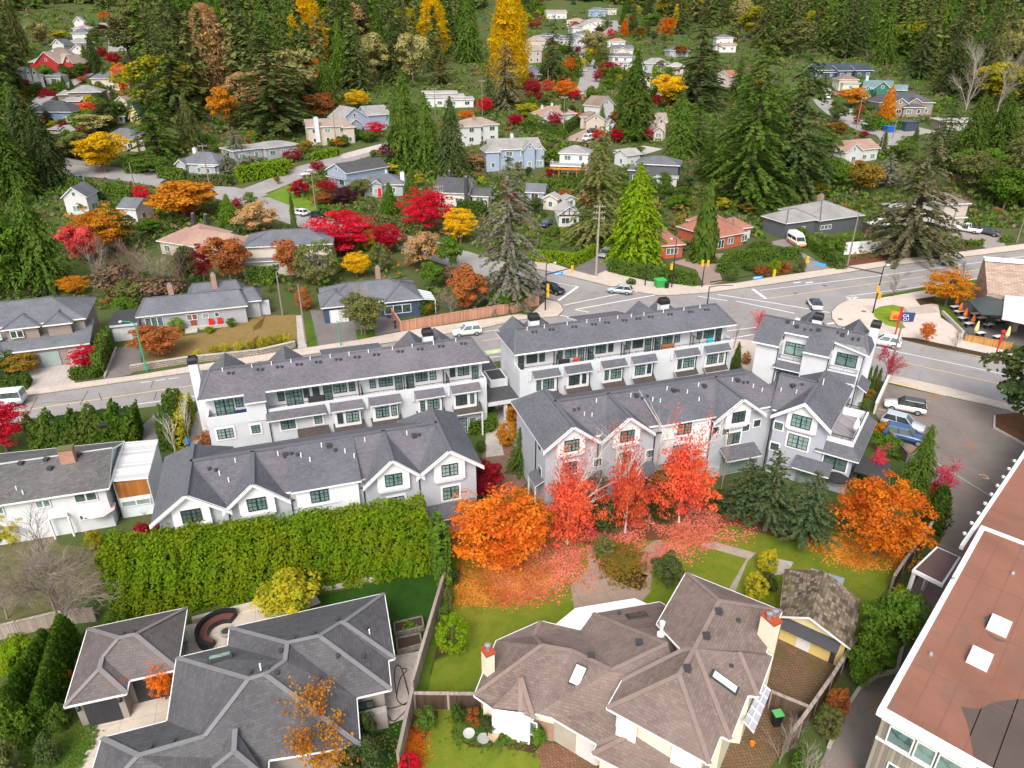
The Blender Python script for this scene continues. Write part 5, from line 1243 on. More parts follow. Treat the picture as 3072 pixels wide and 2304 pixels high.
def h3x(t,L):
 q=[(L-.3,-.9,2.9),(L+2.2,-.3,2.3),(L+2.2,3.6,2.3),(L-.3,4.0,3.0)]
 slab(t,'glass_roof',[q],[plain((.50,.58,.60),.1,.7),M_white],.08)
 mb=MB()
 for i in range(5):f=i/4;mb.bar(Vector(q[0]).lerp(Vector(q[3]),f)+Vector((0,0,.05)),Vector(q[1]).lerp(Vector(q[2]),f)+Vector((0,0,.05)),.08)
 mb.build('glazing_bar',M_white,t)
 for v in(-.3,3.4):mb=MB();mb.bar((L+2.1,v,-.5),(L+2.1,v,2.3),.12);mb.build('porch_post',M_white,t)
 mb=MB();mb.box(L+.6,-.2,0,L+1.5,-.1,1.6);mb.build('door',plain((.75,.2,.02),.6),t)
house('wide slate hip roofed bungalow with a white garage door and glass porch',(1,1,572,997),(1,1,1400,912),3.0,9.5,'hip',2.1,'slate','navy',[(.60,1.0,-1.0,8,3.0,'hip_v',1.9),(-.02,.32,-.3,7,2.9,'hip_v',1.6)],[('f',11.9,1.5,4.4,1.5,-.55),('f',6.0,1.5,1.8,1.1,.45)],chim=((.62,7.5,.8,6.4,'b'),),near=True,garage=((.15,2.9,2.2,.12,M_gdoor),),extra=h3x)
house('two storey slate roofed house with cream walls between the red maples',(0,1,2000,505),(1,1,660,470),5.4,10,'hip',1.9,'slate','cream',[(.40,.62,-1.8,5,3.0,'hip_v',1.3),(-.05,.95,-.9,4,2.8,'flat',.9)],near=True)
house('long house with a salmon tiled roof behind the bare thicket',(0,1,1290,440),(0,1,1960,560),3.0,9,'hip',2.3,'pink','beige',[(.02,.42,3.0,9,3.2,'hip_v',2.2),(.7,1.0,4,6,3,'hip',1.6)],chim=((.08,9.0,.7,6.8,'k'),(.22,9.5,.7,6.8,'k')))
house('small slate gable roof half hidden by the left cedars',(0,1,500,95),(0,1,720,85),4.2,8,'gable_v',2.4,'slate','white')
house('slate roof corner behind the orange topped maple',(0,1,960,175),(0,1,1125,185),3.6,7,'gable_u',1.8,'slate','white')
house('black and white half timbered house with two dark chimneys behind the red maple',(1,0,1490,1590),(1,0,1790,1610),3.4,8,'gable_u',3.0,'char','cream',[(.98,1.5,1.5,5,2.6,'gable_u',1.6)],chim=((.30,5.5,.7,7.6,'k'),(.93,-.1,.9,7.4,'k')))
def n7x(t,L):pass
house('blue gabled house with a long charcoal roof and white trim',(1,0,590,1395),(1,0,770,1450),4.2,15,'gable_v',2.0,'char','lblue',[(.0,.95,-.0,3,2.6,'flat',.1)])
house('low grey roofed house with a red front door',(1,0,900,1530),(1,0,1250,1530),3.0,9,'hip',2.0,'slate','grey',[(.20,.52,-1.2,5,3.0,'gable_v',1.3)],chim=((.92,4,1.0,5.4,'w'),(.5,6,.4,5.6,'w')),doors=((.42,.9,2.2,-.8,plain((.55,.01,.01),.5)),))
house('blue house with a pale grey cross gabled roof behind the dark red maple',(1,0,950,965),(1,0,1140,935),5.2,9,'gable_u',2.6,'grey','lblue',[(-1.05,.1,1.0,11,4.4,'gable_v',3.4),(-.9,-.3,-1.5,5,2.8,'gable_v',1.8)])
house('beige house with a tall stone chimney on its front wall',(1,0,440,1062),(1,0,790,1035),5.6,8,'gable_u',2.0,'tan','beige',[(.82,1.15,-.8,6,5.2,'hip_v',1.2)],chim=((.24,.2,1.3,8.4,'w'),))
house('low grey bungalow with a flat pitched roof behind the round hedge',(1,0,95,1242),(1,0,400,1180),3.2,11,'hip',1.1,'grey','grey',[(-.75,.05,1.5,8,3.2,'flat',.3)])
house('white flat roofed modern house at the forest edge',(1,0,1400,810),(1,0,1760,800),3.6,9,'flat',.6,'pale','white',[(.5,1.2,-2,8,2.9,'flat',.5),(.0,.85,6,5,4.6,'flat',.6)])
house('white two storey house with a pinkish hip roof and balcony',(1,0,1735,1055),(1,0,2045,1018),5.6,9,'hip',1.9,'tan','white',[(-.1,.5,-1.2,6,5.5,'hip_v',1.6)],chim=((.4,3,.7,8,'b'),))
house('large pale blue two storey house with a grey roof and gabled wings',(1,0,1960,1250),(2,0,300,1222),5.6,10,'gable_u',2.4,'grey','lblue',[(-.1,.2,-1.0,8,5.2,'hip_v',2.0),(.60,.86,-1.5,9,5.4,'gable_v',2.3),(.84,1.06,-.3,7,5.0,'gable_v',1.8)],chim=((.50,6,.8,9,'w'),))
def m3x(t,L):
 slab(t,'deck',[[(-1.5,-4.4,2.9),(L*.98,-4.4,2.9),(L*.98,.4,2.9),(-1.5,.4,2.9)]],[M_grey,M_white],.25)
 rails(t,[(-1.4,.3),(-1.4,-4.3),(L*.95,-4.3)],2.9,1.0,.9,M_white)
 for i in range(5):u=-1.2+i*(L+.8)/4;mb=MB();mb.bar((u,-5.6,-2),(u,-5.6,2.1),.2);mb.build('pergola_post',plain((.50,.18,.04),.7),t)
 mb=MB();mb.box(-1.6,-6.0,2.1,L,-4.5,2.35);mb.build('pergola_roof',boards((.62,.22,.03),.4,.3),t)
house('white house with an orange timber pergola below its deck',(2,0,425,1265),(2,0,690,1280),5.6,8,'hip',1.7,'grey','white',extra=m3x)
house('dark grey house with a slate hip roof and balcony',(2,0,1060,1350),(2,0,1440,1380),5.4,9,'hip',1.6,'slate','dgrey',[(-.15,.2,1,6,3.5,'flat',.3),(.5,1.0,-2.2,3,2.6,'flat',.1,'pale','white')])
house('white garage with pale gable roof beside the dark grey house',(2,0,880,1260),(2,0,1000,1300),3.4,6,'gable_v',1.4,'pale','white',cat='garage',name='garage')
house('white house with a pink hip roof and skylights behind the clipped hedge',(2,0,290,965),(2,0,590,930),4.4,9,'hip',2.4,'pink','white',[(-.02,.42,-1,6,4.2,'gable_v',1.8)],chim=((.2,5,.6,7,'w'),(.55,7,.6,7.4,'w')))
house('brown gabled bungalow beside the tall pointed cedar',(2,0,650,1000),(2,0,830,1000),3.6,8,'gable_v',2.2,'brown','beige',[(.9,1.4,-1.5,6,2.8,'gable_v',1.5,'slate','white'),(-.2,.8,4,7,4.4,'hip',1.6)])
house('white steep gabled house just left of the tall pointed cedar',(2,0,770,890),(2,0,905,860),5.4,8,'gable_v',3.0,'brown','white')
house('cream two storey house with stacked gables right of the pointed cedar',(2,0,1175,1010),(2,0,1340,1010),5.4,8,'gable_u',2.4,'tan','pink',[(.35,.9,-1.2,5,5.0,'gable_v',1.8),(.2,.8,-2.6,4,2.8,'gable_v',1.4)])
house('tan roofed house hidden behind the yellow tree',(2,0,1150,705),(2,0,1290,740),3.4,8,'hip',1.8,'tan','pink')
house('grey roofed house with a black dormer right of the street end',(2,0,1110,520),(2,0,1350,530),4.4,9,'hip',2.2,'grey','grey',[(.55,.95,-1.5,6,3.4,'gable_v',1.4)])
house('white two storey house with a blue grey roof at the end of the street',(2,0,875,470),(2,0,1090,465),5.6,8,'hip',1.4,'slate','white',[(.3,1.1,-2,4,3,'flat',.4)])
house('pale yellow gabled house above the blue roofed white house',(2,0,885,410),(2,0,1060,405),4.6,8,'gable_u',2.0,'slate','cream',[(.1,.7,-1,5,4.0,'gable_v',1.6)])
house('small house with a pink roof beside the orange cone tree',(2,0,830,340),(2,0,990,345),3.2,8,'hip',1.6,'pink','white')
house('white front gabled house in the far street',(2,0,625,215),(2,0,755,210),5.2,10,'gable_v',2.6,'grey','white',[(-.5,.1,3,9,4,'hip',1.6)])
house('far grey roofed house behind the pale willow',(2,0,570,285),(2,0,700,280),3.6,8,'hip',1.6,'slate','cream')
house('far tan roofed house at the upper middle',(2,0,490,165),(2,0,620,175),3.8,9,'hip',1.6,'tan','cream')
house('far pale house with a blue front at the top of the street',(2,0,330,105),(2,0,505,100),4.4,9,'gable_u',1.8,'tan','white')
house('far dark blue house under the forest at the top',(2,0,675,85),(2,0,830,85),4.4,9,'hip',2.2,'slate','blue',[(.2,.7,-2,5,3.6,'gable_v',1.4)])
house('far white flat roofed house under the top forest',(2,0,840,75),(2,0,920,70),4.2,8,'flat',.4,'pale','cream')
house('white house with a white gable low in the far street',(2,0,1310,545),(2,0,1475,555),3.6,8,'hip',1.6,'pale','pink')
house('far slate roofed bungalow left of the big dark spruce',(2,0,1350,420),(2,0,1520,415),3.2,8,'hip',1.5,'slate','grey')
house('narrow grey house high on the wooded slope',(2,0,1740,310),(2,0,1890,310),7.0,8,'hip',1.5,'slate','white',[(.1,1.1,-4,5,3.4,'flat',1,'pink')])
house('house with a red brown roof glimpsed between two big spruces',(2,0,1730,620),(2,0,1850,640),4.2,8,'gable_v',2.2,'red','pink')
house('blue gable house at the foot of the yellow poplar',(2,0,140,590),(2,0,285,580),4.2,9,'gable_v',2.2,'tan','lblue',[(-.05,1.0,-1.5,3,2.6,'flat',.3)])
house('pinkish two storey house right of the yellow poplar',(2,0,165,420),(2,0,300,410),6.0,8,'gable_u',2.2,'tan','pink',[(.0,.5,2,8,7.5,'gable_v',2)])
house('slate roof tip beside the dark conifer in the far street',(2,0,285,300),(2,0,480,290),3.2,8,'hip',1.4,'slate','grey')
house('blue shed with a pale glass roof',(2,0,150,1590),(2,0,320,1600),2.6,5,'gable_u',1.8,'slate','lblue',cat='shed',name='shed')
house('pale shed with a worn light roof',(2,1,285,95),(2,1,430,110),2.8,4,'gable_v',1.1,'pale','cream',cat='shed',name='shed')
house('small grey roofed white shed with a green box beside it',(2,1,470,110),(2,1,590,95),2.6,3,'gable_v',.9,'grey','white',cat='shed',name='shed')
def tudx(t,L):
 mb=MB()
 for f in(.28,.5,.72):mb.box(L*f-.08,.2,2.7,L*f+.08,.3,4.3-abs(f-.5)*3.2)
 mb.box(.3,.2,2.55,L-.3,.3,2.75);mb.build('timber_frame',M_black,t)
house('white half timbered cottage behind the lit corner hedge',(2,1,420,240),(2,1,620,235),2.7,8,'gable_v',2.0,'pale','white',wins=[('f',2.0,1.4,1.8,1.2,.4),('f',4.2,1.4,.8,1.2,.4)],extra=tudx)
house('orange red brick wing of the house behind the golden cedar',(2,1,1250,495),(2,1,1490,475),2.9,9,'hip',2.4,'red','brick',wins=[('f',3.6,1.5,2.6,1.3,.45)],near=True,chim=((.3,5,.8,5.6,'b'),),extra=None)
house('orange red brick bungalow with a wide rusty hip roof',(2,1,1735,430),(3,1,-80,370),3.0,12,'hip',3.0,'red','brick',[(.86,1.5,2.5,7,3.0,'hip',1.9),(.5,1.2,6,8,3.4,'hip',2.4)],near=True,wins=[('f',5.0,1.6,1.7,1.4,.45),('f',9.2,1.6,1.7,1.4,.45),('f',1.8,1.3,2.6,1.8,.45)],chim=((.56,8.5,.7,6.2,'b'),),garage=((1.27,3.6,2.2,2.95,M_gdoor),))
house('charcoal house with a wide grey hip roof and pink chimney',(3,1,520,290),(3,1,900,225),3.4,13,'hip',2.6,'grey','dgrey',[(-.62,.1,1.2,8,3.4,'hip',1.9)],near=True,chim=((.55,8,1.0,6.9,'b'),),wins=[('f',2.6,1.6,3.2,1.0,.45),('f',-3,1.6,1.0,1.0,1.6),('l',3.5,1.6,1.0,1.2,-4.4)])
house('brown roofed house with pink walls behind the big knobbly spruce',(3,1,1560,150),(3,1,1785,135),5.4,10,'hip',1.6,'brown','pink',[(-1.2,.1,1,9,3.4,'flat',.5,'pale'),(-.1,.8,-1.4,3,2.6,'flat',.1,'pale')],near=True)
house('long dark blue modern house with skylights at the forest edge',(3,0,490,590),(3,0,890,570),3.4,9,'gable_u',2.6,'navy','navy',[(.38,.72,-2.2,8,3.2,'gable_u',2.0),(.75,1.15,-2.2,8,3.2,'gable_u',2.0),(.0,.4,-1.2,4,2.6,'flat',.3)])
house('round ended cream house with a brown roof',(3,0,680,660),(3,0,850,660),4.4,8,'hip',2.0,'brown','cream',[(.1,1.0,-2.0,5,3.2,'flat',.3,'tan')])
house('dark green house with two white trimmed gables',(3,0,870,720),(3,0,1120,740),5.0,10,'gable_u',2.6,'teal','green',[(.35,1.0,-1.5,9,4.6,'gable_v',3.0),(.05,.32,-1.2,7,4.4,'gable_v',1.8),(1.0,1.5,2,6,4.4,'gable_u',1.8,'teal')],chim=((.1,5,.9,9,'w'),))
house('big dark charcoal house with a rambling roof and skylights',(3,0,1010,850),(3,0,1480,850),4.4,12,'hip',3.2,'char','taupe',[(.38,.78,-3,7,3.0,'hip',1.6),(.18,.5,-2,6,4.0,'gable_v',2.0),(.5,.75,-1,6,4.4,'gable_v',1.6)])
house('white house with a brownish pink roof and a glazed front gable',(3,0,705,1265),(3,0,1030,1215),3.8,9,'gable_u',2.2,'pink','white',[(.0,.46,-1.4,8,3.6,'gable_v',2.2)])
house('low dark building with a green and yellow planted flat roof',(3,0,1560,1010),(3,0,2140,1010),3.4,10,'flat',.3,'pale','taupe')
house('red house with white trimmed gables on the left hillside',(0,0,225,505),(0,0,600,525),5.4,11,'hip',3.0,'tan','red',[(.22,.78,-2.0,9,5.0,'gable_v',4.2),(.82,1.05,-1.0,7,5.0,'gable_v',3.0)],chim=((.3,8,.9,9.5,'w'),))
house('white two storey house with a blue slate roof and tower bay',(0,0,90,640),(0,0,360,605),5.4,9,'hip',2.6,'slate','white',[(.45,.62,-1.0,5,5.4,'gable_v',2.6),(.62,.8,-1.0,5,5.4,'gable_v',2.6),(.05,.6,-3,5,2.8,'hip',1.4)])
house('low teal roofed wing beside the slate tower house',(0,0,355,630),(0,0,515,625),3.2,8,'hip',1.2,'teal','white')
house('beige two storey house with a wide tan hip roof and porch',(0,0,550,775),(0,0,840,752),5.4,9,'hip',2.0,'grey','taupe',[(-.2,1.05,-3.2,5,2.8,'hip',1.2),(.40,.72,-4.6,5,2.8,'gable_v',1.6,'grey','red'),(-.35,.1,2,6,4.6,'hip',1.4)])
house('dark roofed navy house behind the young firs',(0,0,215,925),(0,0,590,930),4.0,10,'hip',3.0,'char','blue',[(-.1,.4,3,8,5,'gable_v',1.6,'pale','white')])
house('white bungalow with a pale roof and twin gables',(0,0,385,1065),(0,0,620,1080),3.4,8,'hip',1.8,'pale','cream',[(.45,1.0,-1.0,5,3.2,'gable_v',1.5)],chim=((.35,6,.9,6.5,'w'),))
house('small cream garage with a gable roof beside a black car',(0,0,945,830),(0,0,1050,850),3.0,8,'gable_v',1.6,'tan','cream',cat='garage',name='garage')
house('yellow steep gable cottage with a bright blue roof',(0,0,1062,985),(0,0,1165,985),1.6,8,'gable_v',4.6,'blue','yellow',cat='cottage')
house('grey roofed house above the beige porch house',(0,0,740,655),(0,0,980,640),4.6,10,'hip',2.6,'slate','cream',[(.55,1.3,3,9,6.0,'hip',2.2)])
house('wide low house with a slate roof behind the yellow tree',(0,0,800,1145),(0,0,1130,1165),3.4,10,'hip',2.6,'slate','beige',[(.85,1.15,1,6,3,'gable_u',1.2,'tan')])
house('grey house with white rimmed gables beside the hedge corner',(0,0,1455,1345),(0,0,1810,1375),3.2,9,'hip',2.6,'slate','grey',[(.0,.28,-1.0,5,3.0,'gable_v',1.4),(.55,.95,-.6,4,2.9,'flat',.4)],chim=((.2,6,1.0,6.5,'w'),))
for lab,x0,y0,x1,y1,h,k,rs,rm,wm in(('white gabled house highest on the left hillside',600,185,700,180,5.0,'gable_v',2.6,'pale','white'),('brown roofed house just below the highest white gable',590,235,750,232,3.0,'hip',1.6,'tan','white'),('white house with a dark blue roof on the left hillside',580,275,730,272,4.4,'hip',2.4,'slate','white'),('grey roofed house below the dark blue roof',535,358,740,352,3.6,'hip',2.0,'grey','pink'),('white gabled house beside the yellow green shrub tree',415,372,530,372,4.6,'gable_v',2.4,'slate','white'),('wide brown roofed house above the red house',350,445,570,445,3.6,'hip',2.4,'brown','beige'),('white gable front house with a blue lower roof',575,415,705,420,4.2,'gable_v',2.4,'tan','white'),('beige roofed house right of the red house',520,490,640,492,3.6,'hip',2.0,'brown','beige')):
 house(lab,(0,0,x0,y0),(0,0,x1,y1),h,9,k,rs,rm,wm)
for lab,c,r,x0,y0,x1,y1,h,k,rs,rm,wm in(('low pale roofed garage beside the dark red hillside tree',0,0,262,842,395,842,2.8,'gable_u',1.4,'pale','cream'),('small brown roofed wing right of the beige porch house',0,0,815,765,908,760,3.0,'hip',1.6,'brown','cream'),('small grey shed roof left of the yellow cottage',0,0,945,968,1038,962,2.4,'gable_u',1.2,'slate','grey'),('brown roofed house below the black dormer house',2,0,1100,640,1205,640,3.4,'hip',1.8,'brown','beige'),('small tan pyramid roof at the street corner',2,0,612,775,728,778,2.6,'hip',2.0,'tan','brick'),('tan roofed house above the blue poplar house',2,0,150,330,330,335,4.2,'hip',2.2,'tan','pink'),('slate roofed white house behind the round dark conifer',2,0,430,310,560,330,3.6,'gable_u',1.8,'slate','white'),('pale roofed house low behind the far tan roof',2,0,640,165,790,175,3.4,'hip',1.6,'tan','cream')):
 house(lab,(c,r,x0,y0),(c,r,x1,y1),h,9,k,rs,rm,wm)
 # ------------------------------------------------------------------ vegetation kit
def unit(v):return v/np.maximum(1e-9,np.linalg.norm(v,axis=-1,keepdims=True))
def quads(c,d,n,L,W):
 """leaf cards: centre c, long axis d, rough normal n, length L, width W"""
 d=unit(d);s=unit(np.cross(n,d));L=np.asarray(L).reshape(-1,1)/2;W=np.asarray(W).reshape(-1,1)/2
 return np.stack([c-d*L-s*W*.55,c-d*L*.1+s*W*-1.0,c+d*L,c-d*L*.1+s*W],axis=1)
def rnd(n):return unit(rng.normal(size=(n,3)))
def conifer(H,Rr,levels=26,droop=.5,open_=.0,size=.75,base=.06,power=.85,nb=9,sub=1.0,irregular=.3):
 C=[];D=[];N=[];L=[]
 for i in range(levels):
  t=(i+rng.random()*.6)/levels;z=H*(base+(1-base)*t);r0=Rr*max(.03,(1-t))**power
  for k in range(max(4,int(nb*(1-t*.55)))):
   if rng.random()<open_:continue
   a=rng.random()*6.283;r=r0*(1-irregular+irregular*1.6*rng.random());m=max(2,int(r/(size*.42)*sub));dirv=np.array([math.cos(a),math.sin(a),0])
   for j in range(m):
    s=(j+.4+rng.random()*.5)/m;p=dirv*r*s+np.array([0,0,z+r*(.16*s-droop*s*s)])
    for q in range(3):
     az=a+(q-1)*(.55+.5*rng.random());dd=np.array([math.cos(az),math.sin(az),-.25-droop*s+.3*rng.random()])
     C.append(p+rng.normal(size=3)*size*.16);D.append(dd);N.append(np.array([0,0,1])+rng.normal(size=3)*.55);L.append(size*(.7+.6*rng.random())*(1-.35*t))
 L=np.array(L);return quads(np.array(C),np.array(D),np.array(N),L*1.25,L*.55)
def broad(H,Rr,n=4200,clumps=34,size=.30,base=.22,flat=1.0,hollow=.5,loose=.24,top=1.0,shell=.75,vz=.75):
 """crown of leaf clumps set through an uneven ellipsoid"""
 zc=H*(1+base)/2;hz=H*(1-base)/2;cs=[]
 while len(cs)<clumps:
  v=rnd(1)[0]*(hollow+(1-hollow)*rng.random())*(.82+.3*rng.random());w=1.0 if v[2]<0 else top
  cs.append(np.array([v[0]*Rr*.82*w,v[1]*Rr*.82*w,zc+v[2]*hz*.85*flat]))
 cs=np.array(cs);cr=loose*Rr*(.7+.8*rng.random(clumps));k=rng.integers(0,clumps,n);dv=rnd(n)
 dv[:,2]=np.where(dv[:,2]<-.3,-dv[:,2],dv[:,2]);rad=cr[k]*(shell+(1-shell)*rng.random(n)*1.4)
 c=cs[k]+dv*rad[:,None]*np.array([1,1,vz]);L=size*(.65+.7*rng.random(n));nn=unit(dv+rng.normal(size=(n,3))*.5+np.array([0,0,.3]))
 return quads(c,unit(np.cross(nn,rnd(n))),nn,L*1.2,L*.9),cs
def column(H,Rr,n=2600,size=.34,power=.55,up=1.0,base=.02,tip=.16):
 t=rng.random(n);a=rng.random(n)*6.283;prof=np.minimum(1,((1-t)/(1-.35))**power)*np.minimum(1,.6+t*4);lump=1+.14*np.sin(a*5+t*9)+.1*np.sin(a*3-t*17)
 r=Rr*prof*lump*(.72+.3*rng.random(n));c=np.stack([r*np.cos(a),r*np.sin(a),H*(base+(1-base)*t)],1);o=np.stack([np.cos(a),np.sin(a),0*a],1)
 d=o*.35+np.array([0,0,up])+rng.normal(size=(n,3))*.3;return quads(c,d,o+rng.normal(size=(n,3))*.4,size*(1+.8*rng.random(n)),size*.55*np.ones(n))
def branches(H,Rr,levels=4,r0=.16,spread=.6,seed=0,trunk=.3,kids=4,droop=.0,lean=(0,0),minr=.008,ends=None):
 mb=MB();rr=random.Random(seed);mb.tips=[]
 def grow(p,d,L,r,lv):
  q=p+d*L*.5+Vector((rr.uniform(-1,1),rr.uniform(-1,1),rr.uniform(-.3,.6)))*L*.06;e=q+(d+Vector((0,0,-droop*(levels-lv)))).normalized()*L*.5
  mb.tube([p,q,e],[r,r*.8,r*.55],5 if lv>2 else 3,cap=False)
  if lv<=1:mb.tips.append(e)
  if lv<=0:return
  for k in range(kids+(1 if lv<levels else 2)):
   a=rr.random()*6.283;s=spread*(.6+.7*rr.random());u=d.orthogonal().normalized();v=d.cross(u)
   nd=(d+(u*math.cos(a)+v*math.sin(a))*s+Vector((0,0,.12))).normalized();f=.55+.45*rr.random()
   grow(p.lerp(q,.3+.6*rr.random())if k%2 else q.lerp(e,f),nd,L*(.5+.22*rr.random()),max(minr,r*.52),lv-1)
 d0=Vector((lean[0],lean[1],1)).normalized();grow(Vector((0,0,-.2)),d0,H*.62,r0,levels)
 mx=max(v[2]for v in mb.v);mr=sorted(math.hypot(v[0],v[1])for v in mb.v)[int(len(mb.v)*.97)]
 mb.v=[(v[0]*Rr/mr if v[2]>H*trunk*.4 else v[0],v[1]*Rr/mr if v[2]>H*trunk*.4 else v[1],v[2]*H/mx)for v in mb.v]
 mb.tips=[Vector((v[0]*Rr/mr,v[1]*Rr/mr,v[2]*H/mx))for v in mb.tips]
 return mb
def trunkmesh(H,r,cs=None,pale=False,lean=0):
 mb=MB();mb.tube([(0,0,-.4),(.05*r,0,H*.35),(0,.05,H*.75)],[r,r*.75,r*.3],7)
 if cs is not None:
  for c in cs[:14]:z=max(H*.15,min(c[2]*.6,H*.5));mb.tube([(0,0,z),(c[0]*.5,c[1]*.5,(z+c[2])/2),tuple(c)],[r*.4,r*.25,r*.1],4)
 return mb
PROTO={}
def proto(kind,k):
 key=(kind,k)
 if key in PROTO:return PROTO[key]
 H,Rr,r,q,cs,tm=10,3,.2,None,None,None
 if kind=='fir':H,Rr,r=24,4.4,.35;q=conifer(H,Rr,34,.42,.10,.62,.05,.66,9,.85)
 elif kind=='spruce':H,Rr,r=22,5.0,.4;q=conifer(H,Rr,34,.55,.06,.62,.03,.56,10,.85,.42)
 elif kind=='cedar':H,Rr,r=18,4.6,.35;q=np.concatenate([conifer(H,Rr,36,.75,.02,.58,.02,.5,11,.85,.35),column(H*.97,Rr*.62,2200,.5,.8,-.6)])
 elif kind=='pine':H,Rr,r=8,3.2,.2;q=conifer(H,Rr,22,.12,.04,.36,.12,.62,12,1.1,.42)
 elif kind=='blob':H,Rr,r=16,5,.4;q=conifer(H,Rr,26,.45,.12,.55,.06,.42,11,.95,.4)
 elif kind=='weep':H,Rr,r=14,3,.25;q=np.concatenate([conifer(H,Rr,24,1.1,.05,.8,.03,.75,8,1.2,.5),column(H,Rr*.7,1200,.9,.7,-1.2)])
 elif kind=='cyp':H,Rr,r=5,1.0,.1;q=column(H,Rr,2200,.24)
 elif kind=='poplar':H,Rr,r=26,4.5,.4;q,cs=broad(H,Rr,3600,80,.5,.02,1.08,.45,.22,.85);cs=None;q=np.concatenate([q,column(H*1.02,Rr*.86,7500,.5,.42,.8)])
 elif kind=='maple':H,Rr,r=8,4.2,.2;q,cs=broad(H,Rr,10000,160,.17,.06,1.0,.4,.14,1.0,.6,.5)
 elif kind=='sparse':
  H,Rr,r=9,3.4,.15;tm=branches(H,Rr,4,.13,.5,31+k,.3,3);q,cs=broad(H*.74,Rr*1.42,8000,170,.16,.05,1.0,.3,.13,.6,.6,.5);cs=None
  tp_=np.array([t[:]for t in tm.tips if t.z>H*.5]);n=900;c=tp_[rng.integers(0,len(tp_),n)]*np.array([.5,.5,1])+rng.normal(size=(n,3))*.35;nn=rnd(n);L=.15*(.7+.6*rng.random(n));q=np.concatenate([q,quads(c,unit(np.cross(nn,rnd(n))),nn,L*1.2,L)])
 elif kind=='airy':
  H,Rr,r=9,3.6,.15;tm=branches(H,Rr,4,.15,.6,51+k,.3,3);tp_=np.array([t[:]for t in tm.tips]);n=1900
  c=tp_[rng.integers(0,len(tp_),n)]+rng.normal(size=(n,3))*.28;nn=rnd(n);L=.22*(.7+.6*rng.random(n));q=quads(c,unit(np.cross(nn,rnd(n))),nn,L*1.2,L)
 elif kind=='tree':H,Rr,r=9,4.0,.22;q,cs=broad(H,Rr,5200,42,.34,.14,1.0,.5,.26)
 elif kind=='ball':H,Rr,r=5,2.6,.12;q,cs=broad(H,Rr,6500,110,.17,.0,1.0,.93,.15,1.0,.9)
 elif kind=='shrub':H,Rr,r=2,1.4,.06;q,cs=broad(H,Rr,2000,26,.15,-.1,1.0,.45,.3)
 elif kind=='bare':H,Rr,r=9,3.2,.15;tm=branches(H,Rr,4,.13,.6,11+k,.3,4)
 elif kind=='birch':H,Rr,r=9,1.4,.1;tm=branches(H,Rr,4,.09,.35,71+k,.3,3)
 elif kind=='twig':H,Rr,r=9,5.0,.2;tm=branches(H,Rr,4,.13,.8,91+k,.3,6,.10)
 cm=None
 if q is not None:
  o=grid_mesh('crown',q,M_bark);cm=o.data;bpy.data.objects.remove(o)
 o=(tm or trunkmesh(H,r,cs)).build('trunk',M_bark,None,uv=False);bm_=o.data;bpy.data.objects.remove(o)
 PROTO[key]=(cm,bm_,H,Rr);return PROTO[key]
NV=dict(fir=4,spruce=3,cedar=3,pine=2,blob=2,weep=1,cyp=2,poplar=2,maple=3,sparse=3,airy=2,tree=3,ball=2,shrub=3,bare=4,birch=2,twig=1)
LM=dict(dk=leafmat((.061,.104,.032),(.099,.145,.043),(.119,.142,.049),.4),fir=leafmat((.081,.133,.034),(.129,.182,.048),(.165,.179,.059),.4),olive=leafmat((.114,.150,.039),(.176,.202,.056),(.202,.176,.070),.35),brt=leafmat((.075,.165,.018),(.12,.225,.026),(.14,.21,.026),.35),ced=leafmat((.073,.147,.022),(.115,.198,.031),(.147,.198,.037),.4),gold=leafmat((.13,.24,.012),(.20,.33,.016),(.23,.29,.014),.35),grey=leafmat((.178,.194,.138),(.275,.284,.203),(.243,.203,.146),.3),knob=leafmat((.094,.117,.055),(.173,.180,.086),(.235,.195,.110),.3),pine=leafmat((.048,.085,.036),(.080,.118,.048),(.105,.118,.05),.3),red=leafmat((.58,.012,.035),(.70,.03,.06),(.40,.008,.028),.45),crim=leafmat((.34,.016,.028),(.46,.03,.05),(.22,.014,.025),.4),scar=leafmat((.84,.12,.055),(.90,.26,.09),(.74,.07,.07),.5),coral=leafmat((.72,.10,.09),(.80,.17,.12),(.55,.06,.08),.4),org=leafmat((.74,.20,.014),(.78,.31,.03),(.58,.10,.02),.45),amb=leafmat((.66,.26,.02),(.70,.35,.03),(.48,.15,.02),.4),yel=leafmat((.80,.48,.010),(.84,.58,.02),(.66,.38,.012),.45),yg=leafmat((.40,.36,.02),(.55,.44,.03),(.20,.24,.02),.4),rust=leafmat((.36,.10,.03),(.46,.16,.045),(.28,.12,.04),.35),tan=leafmat((.42,.25,.11),(.55,.33,.14),(.34,.24,.12),.35),wil=leafmat((.34,.30,.11),(.44,.38,.15),(.26,.26,.09),.35),brn=leafmat((.156,.098,.065),(.247,.143,.091),(.130,.104,.058),.2),lem=leafmat((.92,.62,.012),(.95,.72,.02),(.86,.50,.01),.55),pur=leafmat((.06,.022,.03),(.10,.035,.045),(.045,.02,.03),.3),pink=leafmat((.62,.045,.10),(.72,.09,.15),(.45,.03,.08),.4),mix=leafmat((.10,.12,.02),(.42,.20,.03),(.20,.15,.03),.35))
WOOD=dict(b=M_bark,p=plain((.31,.27,.22),.9,.1,0,.3,4),d=M_darkbark,t=plain((.23,.185,.15),.95,.1,0,.3,3),w=plain((.62,.57,.50),.9,.1,0,.3,4),k=plain((.16,.10,.085),.95,.1,0,.3,3))
CATS=dict(shrub='shrub',ball='bush')
